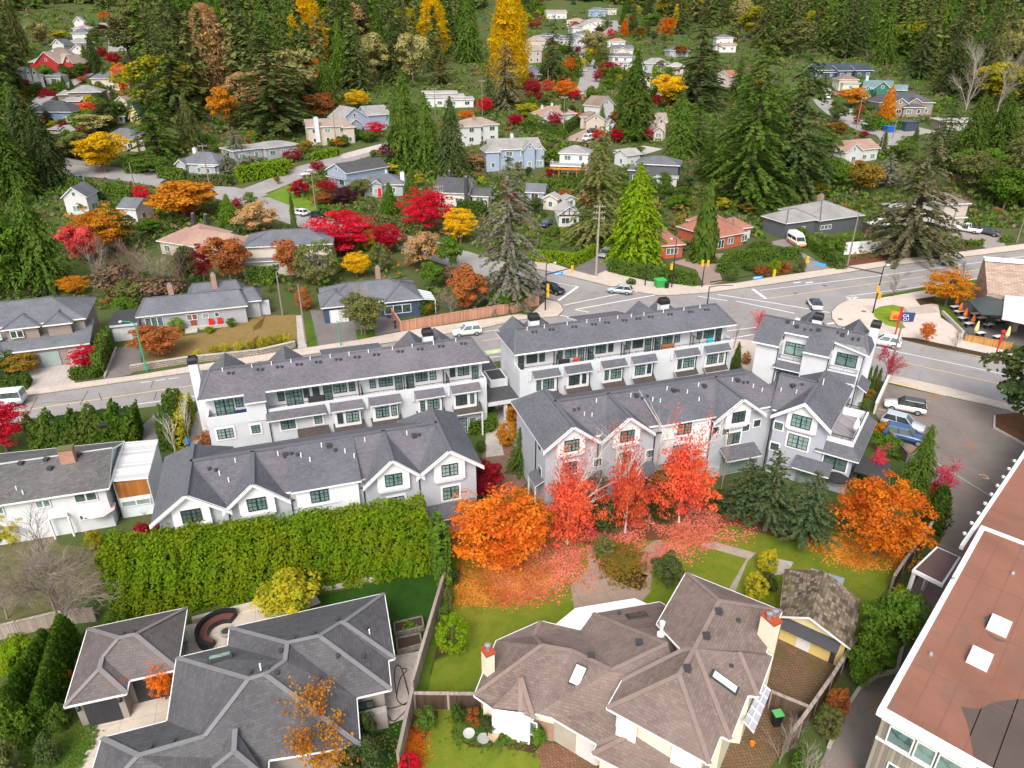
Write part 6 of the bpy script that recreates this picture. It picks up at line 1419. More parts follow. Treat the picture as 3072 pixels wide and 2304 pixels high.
KNAME=dict(fir='fir_tree',spruce='spruce_tree',cedar='cedar_tree',pine='pine_tree',blob='spruce_tree',weep='weeping_cedar',cyp='cypress',poplar='poplar_tree',maple='maple_tree',sparse='maple_tree',airy='maple_tree',tree='tree',ball='round_bush',shrub='shrub',bare='bare_tree',birch='birch_tree',twig='bare_tree')
vr=random.Random(5)
def plant(kind,base,h,rad,mat,label,wood='b',group=None,cat=None,rz=None,name=None):
 kv=vr.randrange(NV[kind]);cm,tm,H,Rr=proto(kind,kv)
 t=thing(name or KNAME[kind],label,cat or CATS.get(kind,'tree'),base,vr.random()*6.28 if rz is None else rz,group)
 s=(rad/Rr,rad/Rr,h/H)
 for nm,me,m in(('trunk',tm,WOOD[wood]),('crown',cm,LM.get(mat))):
  if me is None or(nm=='trunk' and kind in('shrub',)):continue
  o=bpy.data.objects.new(nm,me);link(o,t);o.scale=s
  if o.material_slots:o.material_slots[0].link='OBJECT';o.material_slots[0].material=m
 return t
def tree(kind,c,r,bx,by,ty,w,mat,label,wood='b',group=None,**k):
 w*=1.14 if kind in('maple','tree','fir','spruce','blob')else 1
 p=T(c,r,bx,by);h=top_at(p,tp(c,r,0,ty)[1]);w=w*mpp(p+Vector((0,0,h*.4)))
 return plant(kind,p,max(.4,h*1.03),w/2*1.05,mat,label,wood,group,**k)
def hedge(pts,w,h,mat,label,size=.26,dens=26,spire=.0,lump=.14,core=None,group=None,taper=.12,name='hedge'):
 """leafy hedge along ground points: dark core box with leaves over every face"""
 P_=[Vector(p)for p in pts];t=thing(name,label,'hedge',P_[0],0,group);o=P_[0];C=[];N=[];mb=MB()
 for i in range(len(P_)-1):
  a,b=P_[i]-o,P_[i+1]-o;L=(b-a).xy.length;d=(b-a)/L;s=Vector((-d.y,d.x,0)).normalized()
  k=.74;e=d*(.13*w)
  mb.add([a+e-s*w/2*k-Vector((0,0,.5)),b-e-s*w/2*k-Vector((0,0,.5)),b-e+s*w/2*k-Vector((0,0,.5)),a+e+s*w/2*k-Vector((0,0,.5))]+[q+Vector((0,0,h*.88*(1-spire*.55)))for q in(a+e-s*w/2*k*(1-taper),b-e-s*w/2*k*(1-taper),b-e+s*w/2*k*(1-taper),a+e+s*w/2*k*(1-taper))],[(3,2,1,0),(4,5,6,7),(0,1,5,4),(1,2,6,5),(2,3,7,6),(3,0,4,7)])
  for(area,face)in((L*w,'t'),(L*h,'f'),(L*h,'k'),(w*h,'a'),(w*h,'b')):
   for _ in range(int(area*dens)):
    u,v=vr.random(),vr.random()
    x=u*L
    hh=h*(1-spire*abs(math.sin(x/max(.6,w*.55)*1.5708+.4*math.sin(x))))*(1+min(.04,lump*.2)*math.sin(x*1.7)*math.sin(x*.43+1))+vr.random()**6*lump*1.8
    g=w/2*(1-taper*v)+lump*(.5*math.sin(x*2.3+v*5)+.5*math.sin(x*5.1-v*9)+vr.uniform(-.6,.6))
    if face=='t':sv=(v-.5)*w*.95;p=a+d*x+s*sv+Vector((0,0,hh*(1-spire*.5*abs(v-.5)*2)+vr.uniform(-.1,.1)));n=Vector((0,0,1))
    elif face in 'fk':sg=-1 if face=='f' else 1;p=a+d*x+s*sg*g+Vector((0,0,v*hh));n=s*sg+Vector((0,0,.35))
    else:sg=-1 if face=='a' else 1;p=(a if face=='a' else b)+d*sg*vr.uniform(0,.15)+s*(u-.5)*w+Vector((0,0,v*h*(1-spire*.5)));n=d*sg+Vector((0,0,.3))
    C.append(p[:]);N.append(n[:])
 C=np.array(C);N=np.array(N)+rng.normal(size=C.shape)*.55;L_=size*(.7+.7*rng.random(len(C)))
 up=np.cross(N,rnd(len(C)))+(np.array([0,0,.8])if spire else np.array([0,0,.25]))
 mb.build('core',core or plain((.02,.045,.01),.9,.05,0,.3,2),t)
 g=grid_mesh('foliage',quads(C,up,N,L_*1.3,L_*.75),LM[mat],t);return t
 # ------------------------------------------------------------------ plants, one row each: kind, tile, base, top, width, leaf, wood | label
ROWS="""
maple 2 2 -90 1600 950 900 org b|broad orange maple right of the tall hedge, over fallen leaves
maple 2 2 180 1480 960 430 amb b|amber orange tree between the broad orange maple and the scarlet one
sparse 2 2 500 1390 560 600 scar w|scarlet maple with a bare pale top, next to the orange maple
sparse 2 2 980 1300 420 460 scar w|middle scarlet maple, narrowest of the three on the leaf strewn lawn
sparse 2 2 1430 1210 290 580 scar w|tallest scarlet maple, left of the dark pines
tree 2 2 1290 1150 740 300 rust b|rusty brown bushy tree between two scarlet maples
shrub 2 2 1050 1180 950 260 olive b|olive shrub behind the middle scarlet maple
birch 2 2 760 1180 470 150 - p|bare birch before the left gable of the front right row
birch 2 2 880 1120 480 120 - p|slim bare birch between the first two scarlet maples
birch 2 2 1205 1100 420 150 - p|bare birch before the middle of the front right row
birch 2 2 1765 1010 360 150 - p|bare birch left of the dark pines against the white wall
shrub 2 2 700 1180 850 320 brn b|brown thicket behind the first two scarlet maples
shrub 2 2 820 1260 980 330 dk b|dark green hedge plant at the feet of the scarlet maples
shrub 2 2 1280 1190 1060 240 dk b|dark green hedge plant under the rusty tree
shrub 2 2 1750 1090 950 260 dk b|dark green hedge plant right of the tallest scarlet maple
pine 2 2 1960 1180 690 420 pine b|dark pine nearest the tallest scarlet maple
pine 3 2 60 1275 620 470 pine p|middle dark pine of the trio on the back lawn
pine 3 2 380 1385 800 480 pine p|dark pine nearest the right hand orange tree
maple 3 2 980 1480 860 780 org b|spreading orange tree at the right end of the back lawn
sparse 3 2 960 870 540 210 pink b|thin pink leaved tree beside the pergola
airy 3 2 1440 1010 720 340 pink b|airy pink tree leaning over the parking lot
cedar 3 2 1280 1000 415 310 ced b|pointed green cedar at the edge of the parking lot
cyp 3 2 1440 1275 915 210 ced b|dark column cypress at the top of the driveway fence
shrub 3 2 1090 640 500 260 brt b|bright green shrubs along the parking lot wall
shrub 3 2 1010 470 370 130 amb b|orange shrub behind the blue car
shrub 3 2 1390 1000 880 200 crim b|crimson shrub under the airy pink tree
ball 3 2 890 960 850 110 ced b|clipped green ball by the terrace of the end house
tree 3 3 1050 760 230 480 brt b|big glossy laurel between the mossy garage and the driveway
tree 3 3 870 930 560 330 brt b|laurel clump in front of the big laurel
shrub 3 3 1165 300 170 200 yg b|yellow green shrub on top of the laurel row
shrub 3 3 840 950 740 220 brt b|light green bush at the lower end of the laurels
ball 3 3 645 1215 1010 190 rust b|rust red ball shaped bush by the driveway kerb
ball 3 3 560 1400 1160 220 olive b|olive round bush below the rust red bush
bare 3 3 180 1620 1270 340 - t|leafless pinkish twiggy shrub at the end of the driveway fence
bare 3 3 380 1800 1440 330 - p|leafless pale twiggy shrub beside the driveway, lowest
shrub 3 3 330 1700 1500 180 brt b|green plant inside the twiggy shrubs
ball 3 2 75 1630 1440 170 yg b|golden ball bush beside the stepping stones
ball 2 3 2050 260 55 200 yg b|golden ball bush close to the brown roof
shrub 3 3 50 200 40 180 dk b|dark green shrub between the two golden balls
ball 1 3 1660 690 415 300 gold b|yellow green round rhododendron on the lawn edge by the fence
shrub 1 3 1680 130 10 120 dk b|small dark shrub at the end of the fence near the leaves
shrub 1 3 1615 300 175 110 olive b|small olive shrub along the long fence
shrub 1 3 1595 450 310 150 ced b|medium green shrub along the long fence
shrub 1 3 1430 1340 1150 200 ced b|green shrub in the bed below the gate fence
shrub 1 3 1705 1280 1140 120 ced b|green shrub beside the lower gate opening
shrub 1 3 1830 1290 1190 150 rust b|brownish shrub in the garden bed by the brick corner
shrub 1 3 1950 1360 1230 170 dk b|dark shrub in the garden bed by the white bay
shrub 1 3 2090 1440 1380 110 brt b|small bright plant in the curved bed
shrub 2 3 265 1460 1310 150 brt b|bright green shrub beside the entry of the brown house
tree 2 2 1330 1740 1480 240 dk b|dark leafy shrub on stems at the patio edge
ball 2 2 800 1480 1330 180 olive b|dark round shrub at the patio path fork
ball 1 3 1305 1700 1560 190 red b|small crimson bush at the bottom edge beside the fence
tree 1 3 330 420 60 480 yg b|yellow green tree between the tall hedge and the dark roof
airy 1 3 560 1720 1150 620 amb t|half bare amber leaved tree over the dark grey roof
tree 1 3 900 1740 1440 360 dk b|dark leafy bush at the bottom corner of the dark roof
shrub 1 3 960 1420 1190 210 dk b|dark shrub against the grey side wall
maple 0 3 1380 1090 800 230 org b|small orange maple between the garage and the dark house
shrub 0 3 590 960 830 90 amb b|orange twigs beside the leafy garage
shrub 0 3 560 1030 940 80 amb b|orange twigs at the corner of the leafy garage
twig 0 3 585 560 -330 980 - t|bare weeping tree with pale twigs at the left edge
bare 0 2 420 1640 1330 420 - p|low leafless shrub on the bare earth
bare 0 3 60 420 -160 420 - p|leafless shrub at the left edge behind the bare weeping tree
tree 0 3 200 890 600 300 gold b|light green bushy shrub left of the cypress row
shrub 0 3 130 1500 1180 380 brt b|bright green shrub at the lower left corner
shrub 0 3 60 1750 1450 330 olive b|olive shrub in the bottom left corner
shrub 0 3 430 1620 1400 230 dk b|dark spiky shrub beside the concrete driveway
shrub 0 3 520 1330 1140 200 ced b|green ground shrub below the leafy garage
shrub 0 3 300 1130 980 330 olive b|olive undergrowth under the cypress row
shrub 0 3 1000 470 350 200 brt b|green vine at the back of the leafy garage
shrub 0 3 920 520 400 130 brt b|green creeper on the fence behind the garage
bare 0 2 1290 1440 1110 250 crim k|dark red twiggy tree at the left corner of the front row
shrub 0 2 1290 1420 1180 240 crim b|dark red leaved shrub at the left corner of the front row
shrub 0 2 780 1420 1300 170 yg b|yellow green shrub on the earth bank
shrub 0 2 150 1320 1090 330 yg b|yellow green shrub below the white house
shrub 0 2 30 1350 1180 230 ced b|green shrub at the left edge below the white house
maple 0 2 60 620 200 460 red b|bright crimson maple at the left edge by the road
shrub 0 2 1720 580 450 180 rust b|orange brown hydrangea beside the left patio
ball 0 2 1860 615 505 130 brt b|small green bush against the rear row
ball 0 2 2150 590 505 150 mix b|brown and green bush behind the front left row
birch 0 2 1460 660 290 160 - w|white stemmed bare birch nearest the green hedge
birch 0 2 1580 560 140 130 - w|white stemmed bare birch at the top of the yellow hedge
birch 0 2 1760 590 240 170 - w|white stemmed bare birch against the rear row wall
ball 1 2 2110 560 385 200 amb b|lower orange ball bush by the carport walk
ball 2 2 70 395 235 170 amb b|upper orange ball bush beside the carport
spruce 2 2 110 780 430 210 ced b|small green spruce below the orange ball bushes
shrub 2 2 270 880 770 130 ced b|low green shrub by the side porch
tree 1 2 1920 1040 700 290 crim b|dark red leafy tree beside the end of the hedge
ball 1 2 1890 620 535 90 ced b|clipped dark green ball beside the walk
tree 3 2 2230 460 -330 720 dk b|big dark tree at the right edge beyond the parking lot
maple 3 1 1560 985 670 420 amb b|amber tree beside the restaurant terrace
maple 3 1 1390 1300 1110 135 org b|small orange street tree on the plaza pavement
bare 3 1 1120 915 680 180 - b|bare young street tree beside the traffic light
bare 3 1 1690 780 610 160 - b|bare street tree behind the amber tree
bare 3 1 2010 720 560 150 - b|bare street tree left of the stone wall
bare 3 1 1640 1340 1190 120 - k|bare small tree near the terrace fence
airy 3 1 1055 1640 1330 190 pink b|pink leaved young tree beside the end townhouses
cedar 2 1 1895 1530 1290 115 ced b|small green conifer between the two rear blocks
airy 2 1 2075 1250 1030 120 coral b|coral red young tree beside the crossing
ball 2 1 1980 1475 1370 80 amb b|copper ball bush on the corner pavement
birch 2 1 1880 1350 1120 90 - k|bare thin tree at the end of the rear row
cyp 3 1 905 1680 1500 40 ced b|first thin cypress beside the end townhouse block
cyp 3 1 945 1690 1490 40 ced b|second thin cypress from the end townhouse block
cyp 3 1 985 1690 1510 40 olive b|third thin cypress from the end townhouse block
shrub 3 2 910 170 100 110 mix b|low brown green shrub at the cypress feet
shrub 3 2 880 270 200 90 ced b|low green shrub under the roof terrace
blob 3 1 1230 590 -460 640 knob b|big knobbly spruce on the road bank
fir 3 0 1500 1420 745 260 dk b|slim dark fir behind the knobbly spruce
cedar 2 1 1060 620 -180 540 gold b|broad golden green cedar at the street corner
spruce 2 1 740 470 -480 450 olive b|dark olive spruce behind the golden cedar
weep 2 1 1620 620 -20 260 ced b|drooping weeping cedar beside the brick house
blob 2 1 20 970 -190 560 grey t|silver grey spruce on the junction corner
tree 2 1 40 1030 840 170 brt b|bright green shrub tree at the foot of the silver spruce
tree 1 1 2010 1020 850 170 ced b|green bush inside the wooden corner fence
ball 2 1 1030 812 760 85 ced b|small green bush on the pavement by the utility pole
maple 1 1 720 560 185 640 red b|wide bright red maple behind the slate roofed houses
maple 1 1 1120 545 290 300 red b|smaller bright red maple right of the wide one
maple 1 0 1440 1940 1530 440 red b|bright red maple behind the utility pole
maple 1 1 1720 475 155 300 yel b|bright yellow tree right of the utility pole
maple 1 1 860 755 530 260 yel b|yellow weeping tree behind the slate bungalow
tree 1 1 960 560 360 140 yg b|yellow green tree in front of the red maples
cedar 1 1 870 560 320 140 olive b|olive cone in front of the wide red maple
ball 1 1 540 800 450 380 olive b|large olive ball tree behind the slate bungalow
ball 1 1 1070 700 475 190 olive b|smaller olive ball tree beside the yellow weeping tree
tree 1 1 320 790 445 220 rust b|upright rusty red tree left of the olive ball
maple 0 1 1700 800 455 200 crim b|crimson maple touching the rusty maple
tree 0 1 1920 800 405 350 rust b|rusty red maple in front of the two storey slate roof
ball 1 1 430 1025 835 140 rust b|small rust orange tree beside the driveway
tree 1 1 930 1230 880 340 olive b|dark olive tree on the driveway island
bare 1 1 900 1230 790 200 - p|bare top stem in the driveway island tree
ball 1 1 1435 1055 940 160 ced b|clipped green block bush by the glass porch
tree 1 1 1490 850 600 190 brt b|fresh green round tree behind the glass porch
tree 1 1 1640 700 415 200 brt b|bright green upright tree beside the side road
tree 1 1 1410 680 355 310 tan b|tan half bare tree by the side road
tree 1 1 1780 1050 680 310 rust b|brown autumn thicket inside the corner fence
bare 1 1 1640 1070 820 260 - t|bare brown shrub behind the wooden fence
bare 1 1 1850 1040 760 260 - k|dark bare shrub behind the wooden fence
shrub 1 1 1620 800 650 160 brn b|dull purple brown shrub beside the fresh green tree
cyp 1 1 345 370 75 46 ced b|thin pencil cypress beside the side road
maple 0 1 720 1530 1310 260 red b|crimson maple in the taupe house drive
tree 0 1 1320 1400 1160 390 rust b|spreading rusty tree on the dry lawn
ball 0 1 1475 1205 1090 135 gold b|golden bush before the bungalow window
shrub 0 1 1930 1160 1090 90 brt b|small fern like plant by the bungalow porch
shrub 0 1 1740 1210 1160 110 gold b|low yellow plant by the bungalow steps
tree 0 1 400 880 -10 20 ced b|x
cedar 0 1 410 860 -10 440 ced b|tall green cedar left of the bare thicket
tree 0 1 80 900 220 400 brt b|bright green broad tree at the left edge
maple 0 1 890 560 135 490 amb b|maple with an orange crown top at the left
tree 0 1 990 530 215 310 dk b|dark green round tree in front of the orange crown
tree 0 1 700 640 310 270 coral b|coral red topped tree with bare stems
bare 0 1 880 900 420 330 - t|leaning bare tree below the coral red top
maple 0 1 640 890 730 260 amb b|small orange tree above the taupe house roof
bare 0 1 1000 880 480 400 - k|bare brown tree, left part of the thicket
bare 0 1 1180 890 430 460 - k|bare brown tree, tallest of the thicket
bare 0 1 1380 880 470 420 - t|bare brown tree right of the thicket middle
bare 0 1 1520 860 500 330 - k|bare brown tree, right end of the thicket
shrub 0 1 1100 960 780 330 olive b|olive undergrowth beneath the bare thicket
shrub 0 1 1350 900 740 420 brn b|brown undergrowth beneath the bare thicket
shrub 0 1 1000 900 640 420 brn b|dull brown undergrowth left in the bare thicket
tree 0 1 1570 810 480 170 ced b|dark green tree right of the bare thicket
shrub 0 1 1040 1080 930 200 brt b|green shrub beside the flat carport
tree 0 1 1250 400 270 200 brt b|green bush before the salmon roof
tree 0 1 180 1560 1400 260 mix b|mixed shrub beside the taupe house drive
shrub 0 1 60 1560 1380 220 ced b|green shrub at the left edge below the taupe house
shrub 0 1 200 900 830 420 dk b|dark shrubs above the taupe roof
tree 0 1 1540 270 -45 520 amb b|wide amber brown maple beside the side road
cedar 0 1 1910 315 65 200 brt b|small bright green cone tree by the side road
tree 0 1 2140 400 140 320 tan b|tan orange tree above the slate two storey roof
tree 0 0 880 1430 1085 370 yel b|bright yellow tree at the upper left road
maple 0 0 1200 1700 1520 155 red b|small crimson tree in front of the upper left road
fir 0 0 1320 1310 390 420 ced b|tall green fir right of the yellow cottage
fir 0 0 1490 1010 215 440 fir b|tall dark fir left of the tan cottonwood
cedar 0 0 1600 1240 790 220 olive b|olive conifer between two tall firs
tree 0 0 1880 1070 725 220 amb b|orange ivy clad tree at the forest edge
poplar 0 0 1790 770 65 400 tan t|tan half bare cottonwood in the forest
fir 0 0 1270 560 130 230 brn b|brownish conifer between dark firs
maple 0 0 1050 830 495 170 org b|orange oval tree in front of the green fir
cedar 0 0 800 600 285 150 dk b|slim dark conifer on the left hillside
cedar 0 0 890 740 545 120 ced b|small green cone tree beside the grey roofed house
spruce 0 0 1970 1340 1060 220 grey b|grey blue spruce above the side road hedge
spruce 0 0 1890 1450 1275 220 grey b|grey green tree beside the grey house
tree 0 0 1260 1430 1290 280 ced b|dark green clump at the road bend
maple 0 0 760 960 825 190 scar b|bright orange red tree beside the beige porch house
maple 0 0 410 870 725 170 crim b|dark red tree left of the beige porch house
maple 0 0 955 540 425 140 red b|red tree on the left hillside lane
maple 0 0 880 190 85 110 org b|far orange tree at the top left
tree 0 0 350 380 180 170 wil b|pale willow like tree on the left hillside
tree 0 0 500 330 250 150 yg b|yellow green shrub tree beside it on the left hillside
maple 0 0 740 470 395 70 org b|small orange tree between hillside roofs
maple 0 0 690 690 630 100 org b|low orange tree by the hillside lane
tree 0 0 870 300 205 130 pur b|purple dark tree at the top left
fir 0 0 400 1040 890 130 dk b|young dark fir before the navy house
fir 0 0 320 1030 880 90 dk b|second young dark fir before the navy house
tree 0 0 750 1120 930 300 wil b|pale half bare tree in front of the dark low roof
tree 0 0 900 1060 850 170 dk b|dark tree left of the yellow cottage
tree 0 0 450 1320 1110 240 dk b|dark green tree behind the road wall
tree 0 0 640 1330 1080 260 olive b|olive tree left of the bright yellow tree
fir 1 0 190 1080 180 700 fir b|massive dark fir left of the blue gabled house
poplar 1 0 480 560 -60 330 lem b|yellow poplar at the top left of the forest
fir 1 0 545 640 120 190 brn b|brown dark conifer in front of the yellow poplar
tree 1 0 490 790 460 180 amb b|orange yellow tree at the forest edge
cedar 1 0 620 900 470 230 ced b|green conifer right of the orange yellow tree
tree 1 0 580 1010 750 250 rust b|brownish pink tree above the beige house
maple 1 0 860 900 735 220 yel b|yellow orange tree behind the blue house
cedar 1 0 1270 1420 590 400 ced b|tallest of the green cedars in the middle
cedar 1 0 1440 1430 780 330 ced b|middle green cedar between two taller ones
cedar 1 0 1650 1470 815 330 dk b|right hand green cedar of the middle group
tree 1 0 1220 1410 1135 260 pur b|dark purple tree at the foot of the middle cedars
tree 1 0 1150 1450 1340 150 yg b|yellow green shrub below the purple tree
maple 1 0 1020 1130 1000 190 red b|crimson tree before the blue cross gabled house
poplar 1 0 1500 480 -60 270 lem b|narrow yellow poplar behind the dark cypress
fir 1 0 1460 600 90 100 dk b|dark narrow cypress before the yellow poplar
fir 1 0 1560 700 230 180 olive b|pale olive conifer beside the narrow yellow poplar
poplar 2 0 20 740 -80 380 lem b|huge bright yellow poplar above the street
spruce 1 0 2090 900 325 270 knob b|brownish spruce in front of the huge yellow poplar
fir 1 0 1950 900 380 110 dk b|dark narrow conifer at the huge poplar's left
maple 1 0 1920 950 795 160 red b|red tree before the white modern house
maple 1 0 1765 1010 905 160 org b|orange red tree behind the pinkish hip roof
maple 1 0 2160 1050 940 120 crim b|small crimson tree above the pale blue house
tree 1 0 880 1160 1070 110 brt b|bright round bush below the blue cross gabled house
tree 1 0 960 1180 1090 140 ced b|green bush next to the bright round bush
tree 1 0 720 1220 1140 110 amb b|amber bush in front of the beige house
tree 1 0 440 1280 1160 130 mix b|brownish bush beside the flat grey bungalow
ball 1 0 345 1330 1235 140 crim b|dark crimson ball tree before the flat grey bungalow
maple 1 0 540 1440 1325 150 crim b|dark red tree beside the white parked car
maple 1 0 620 1610 1475 200 crim b|dull crimson tree before the blue gabled house
tree 1 0 760 1700 1560 200 pur b|brown purple bush before the low grey house
tree 1 0 600 1700 1590 190 rust b|rusty bush on the corner garden
tree 1 0 890 1630 1480 170 olive b|olive tree left of the red front door
cedar 1 1 1140 260 -30 210 brt b|bright green cone beside the bright red maple
cedar 1 0 1320 1680 1395 160 brt b|taller bright green cone behind its twin
tree 1 0 390 1640 1500 160 crim b|red and green bush on the corner lawn
tree 1 0 1850 1400 1280 200 tan b|tan bare bush before the pale blue house
tree 2 0 360 1370 1225 160 brt b|bright green tree between the pale blue and white houses
maple 2 0 215 800 640 170 crim b|dark red tree in the autumn row above the street
maple 2 0 345 790 645 130 scar b|orange red tree in the autumn row above the street
maple 2 0 500 820 650 210 org b|orange tree at the right end of the autumn row
maple 2 0 560 830 735 110 red b|red shrub tree below the orange row end
tree 2 0 190 980 845 210 yg b|yellow tree left of the pink hip roof
maple 2 0 60 850 800 150 yel b|yellow tree at the foot of the huge poplar
maple 2 0 75 1045 945 150 red b|crimson tree behind the pale blue house roof
tree 2 0 330 870 780 110 olive b|olive bush above the pink hip roof
maple 2 0 530 635 450 150 org b|orange tree at the street end
fir 2 0 380 690 130 210 dk b|dark conifer left of the far street
fir 2 0 520 470 225 130 dk b|round topped dark conifer in the far street
tree 2 0 710 465 255 210 wil b|pale yellow willow in the far street
maple 2 0 760 490 440 90 scar b|red orange tree under the pale willow
maple 2 0 570 250 170 130 red b|far red tree beside the white front gable
cedar 2 0 975 300 150 100 org b|far orange cone shaped tree
maple 2 0 865 320 230 80 red b|far red tree beside the orange cone
tree 2 0 770 290 220 70 pur b|far purple tree right of the white front gable
maple 2 0 870 640 490 190 crim b|dark crimson tree left of the pointed cedar
cedar 2 0 1040 1160 440 400 ced b|pointed green cedar in the middle of the houses
tree 2 0 1340 890 610 260 yel b|yellow tree with upswept branches right of the pointed cedar
maple 2 0 1320 340 110 140 org b|far orange tree at the forest edge
poplar 2 0 1400 220 40 60 lem b|far yellow spire behind the orange tree
fir 2 0 1570 890 85 460 dk b|tall dark spruce left of the giant spruce
cedar 2 0 1430 1300 840 300 ced b|green cedar left below the giant spruce
spruce 2 0 1985 1700 250 700 ced b|giant green spruce in the right middle
spruce 3 0 270 1600 320 620 dk b|second giant spruce right of the first
maple 2 0 755 1180 1055 120 red b|red maple beside the white drive
maple 2 0 905 1190 1045 120 red b|red maple top left of the olive spruce
maple 2 0 1160 1165 1050 130 pink b|pinkish red bush before the stacked gables
tree 2 0 1000 1180 1055 140 brt b|bright green tree at the pointed cedar's foot
tree 2 0 1080 1290 1200 120 ced b|green bush beside the white pale roofed garage
tree 2 0 1000 1800 1500 200 brt b|bright green tree behind the golden cedar
tree 2 0 1240 560 540 110 gold b|bright clipped hedge bush in the far street
tree 2 0 1430 470 370 120 rust b|orange pink bush beside the far slate bungalow
tree 2 0 1390 610 560 120 rust b|rust bush below the white far house
tree 3 0 800 890 715 200 amb b|orange brown tree beside the dark green house
cedar 3 0 1065 990 705 160 amb b|orange cone tree before the charcoal rambling house
cedar 3 0 950 890 750 80 dk b|small dark cone before the dark green house
tree 3 0 660 1020 870 150 dk b|dark green tree at the lane bend
tree 3 0 640 1110 1010 130 rust b|rust shrub at the lane corner
maple 3 0 695 930 870 70 scar b|small scarlet bush at the lane
tree 3 0 650 1560 1320 260 brt b|bright green tree above the charcoal bungalow
tree 3 0 860 1600 1330 300 mix b|brown orange tree above the charcoal bungalow
tree 3 0 560 1330 1100 260 ced b|green tree left of the glazed gable house
tree 3 0 1180 1340 1180 220 ced b|green round tree beside the lane end
pine 3 0 1060 1560 1270 240 grey b|pine with a bare red stem below the lane
tree 3 0 470 1620 1520 200 yg b|yellow green bush above the charcoal bungalow
bare 3 0 1720 960 300 320 - p|tall bare grey conifer leaning at the right forest
bare 3 0 1990 930 390 300 - p|second bare grey conifer at the right forest
tree 3 1 620 600 400 160 brt b|green shrub left of the white banner wall
shrub 3 1 560 560 420 140 ced b|dark green shrub by the camper van hedge
tree 2 1 1430 190 75 200 brt b|light green shrubs behind the brick wing
tree 2 1 1800 200 80 130 yg b|yellow green shrub behind the weeping cedar
tree 2 1 2000 220 130 160 mix b|mixed autumn shrub above the rusty roof
shrub 2 1 400 420 320 120 ced b|green bush before the half timbered cottage
shrub 2 1 480 410 330 110 yg b|yellow green bush before the half timbered cottage
tree 2 1 1250 630 580 100 rust b|small autumn shrub behind the pavement hedge
ball 2 1 1860 780 640 120 ced b|round green bush at the brick drive mouth
ball 2 1 2010 690 590 140 ced b|green bush in the corner flower bed
shrub 2 1 2130 730 650 170 rust b|russet shrubs in the corner flower bed
tree 3 1 130 750 600 90 gold b|small lime green tree in the corner bed
shrub 3 1 210 720 620 140 rust b|russet plants beside the lime green tree
shrub 3 1 330 710 590 110 olive b|olive bush at the end of the corner bed
shrub 2 1 1690 620 575 170 ced b|low green plants round the weeping cedar
shrub 2 1 2080 530 460 200 ced b|low hedge plants under the brick house windows
shrub 3 1 60 510 450 140 olive b|low plants at the brick bungalow's right corner
"""
NAMED=[]
for ln_ in ROWS.strip().split('\n'):
 a,lab=ln_.split('|')
 if lab=='x':continue
 k,c,r,bx,by,ty,w,m,wd=a.split();q_=tp(int(c),int(r),float(bx),float(by));NAMED.append((q_[0]/1.3888,q_[1]/1.3888,float(w)/3.84,(float(by)-float(ty))/3.84))
 tree(k,int(c),int(r),float(bx),float(by),float(ty),float(w),m,lab,wd)
 # ---- rows that read as groups
for i,(x,y)in enumerate(((1655,1430),(1780,1395),(1868,1375),(1985,1362),(2086,1347),(2180,1330))):
 tree('ball',0,1,x,y,y-78,84,'yg','yellow green mound shrub along the stone wall of the dry lawn',group='mound shrubs along the stone wall')
for i,(x,y)in enumerate(((85,1345),(150,1335),(215,1320),(285,1310))):
 tree('ball',1,1,x,y,y-95,95,'yg','yellow green mound shrub at the right end of the stone wall',group='mound shrubs at the end of the stone wall')
for i in range(13):
 f=i/12;x=600-200*f;y=700+620*f
 tree('cyp',0,3,x,y,y-300+40*f,190,'brt','green cypress in the row left of the leafy garage',group='cypress row beside the garage')
for i in range(9):
 f=i/8;x=500-300*f;y=820+480*f
 tree('cyp',0,3,x-40,y,y-300,190,'brt','green cypress in the outer row left of the leafy garage',group='outer cypress row beside the garage')
for i,(x,y)in enumerate(((2000,930),(1980,1030),(1480,930),(1500,880))):
 pass
 # ---- hedges
def hg(label,pts,w,h,mat,**k):return hedge(P(*pts),w,h,mat,label,**k)
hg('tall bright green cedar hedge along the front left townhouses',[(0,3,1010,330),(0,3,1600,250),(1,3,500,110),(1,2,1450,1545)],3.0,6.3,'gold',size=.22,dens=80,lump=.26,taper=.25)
hg('green cedar column closing the right end of the tall hedge',[(1,3,1530,120),(1,3,1600,100)],2.6,6.2,'brt',size=.32,dens=34,lump=.3,taper=.3)
hg('spiky topped cedar hedge between the white house and the road',[(0,2,290,600),(0,2,640,540),(0,2,960,490)],2.0,4.6,'ced',size=.32,dens=28,spire=.3)
hg('taller cedar clump at the right end of the spiky hedge',[(0,2,985,525),(0,2,1170,500)],3.0,5.0,'brt',size=.34,dens=26,spire=.35,lump=.3)
hg('narrow green cedar row beside the left patio',[(0,2,1400,620),(0,2,1480,330)],1.6,4.4,'ced',size=.3,dens=28,spire=.25)
hg('narrow yellow hedge beside the left patio',[(0,2,1500,600),(0,2,1570,330)],1.3,3.2,'yg',size=.28,dens=28)
hg('clipped bright green hedge by the rear row corner',[(1,2,1790,475),(1,2,1985,440),(1,2,1950,340)],1.3,1.5,'brt',size=.2,dens=40,lump=.05)
hg('clipped hedge lit yellow on top at the cottage corner',[(2,1,190,615),(2,1,560,650)],1.4,2.4,'gold',size=.24,dens=34,lump=.06)
hg('second clipped hedge at the cottage corner beside the drive',[(2,1,595,645),(2,1,735,565)],1.4,2.3,'gold',size=.24,dens=34,lump=.06)
hg('long clipped green hedge along the pavement under the golden cedar',[(2,1,850,700),(2,1,980,735),(2,1,1560,825)],1.5,2.6,'ced',size=.24,dens=34,lump=.06)
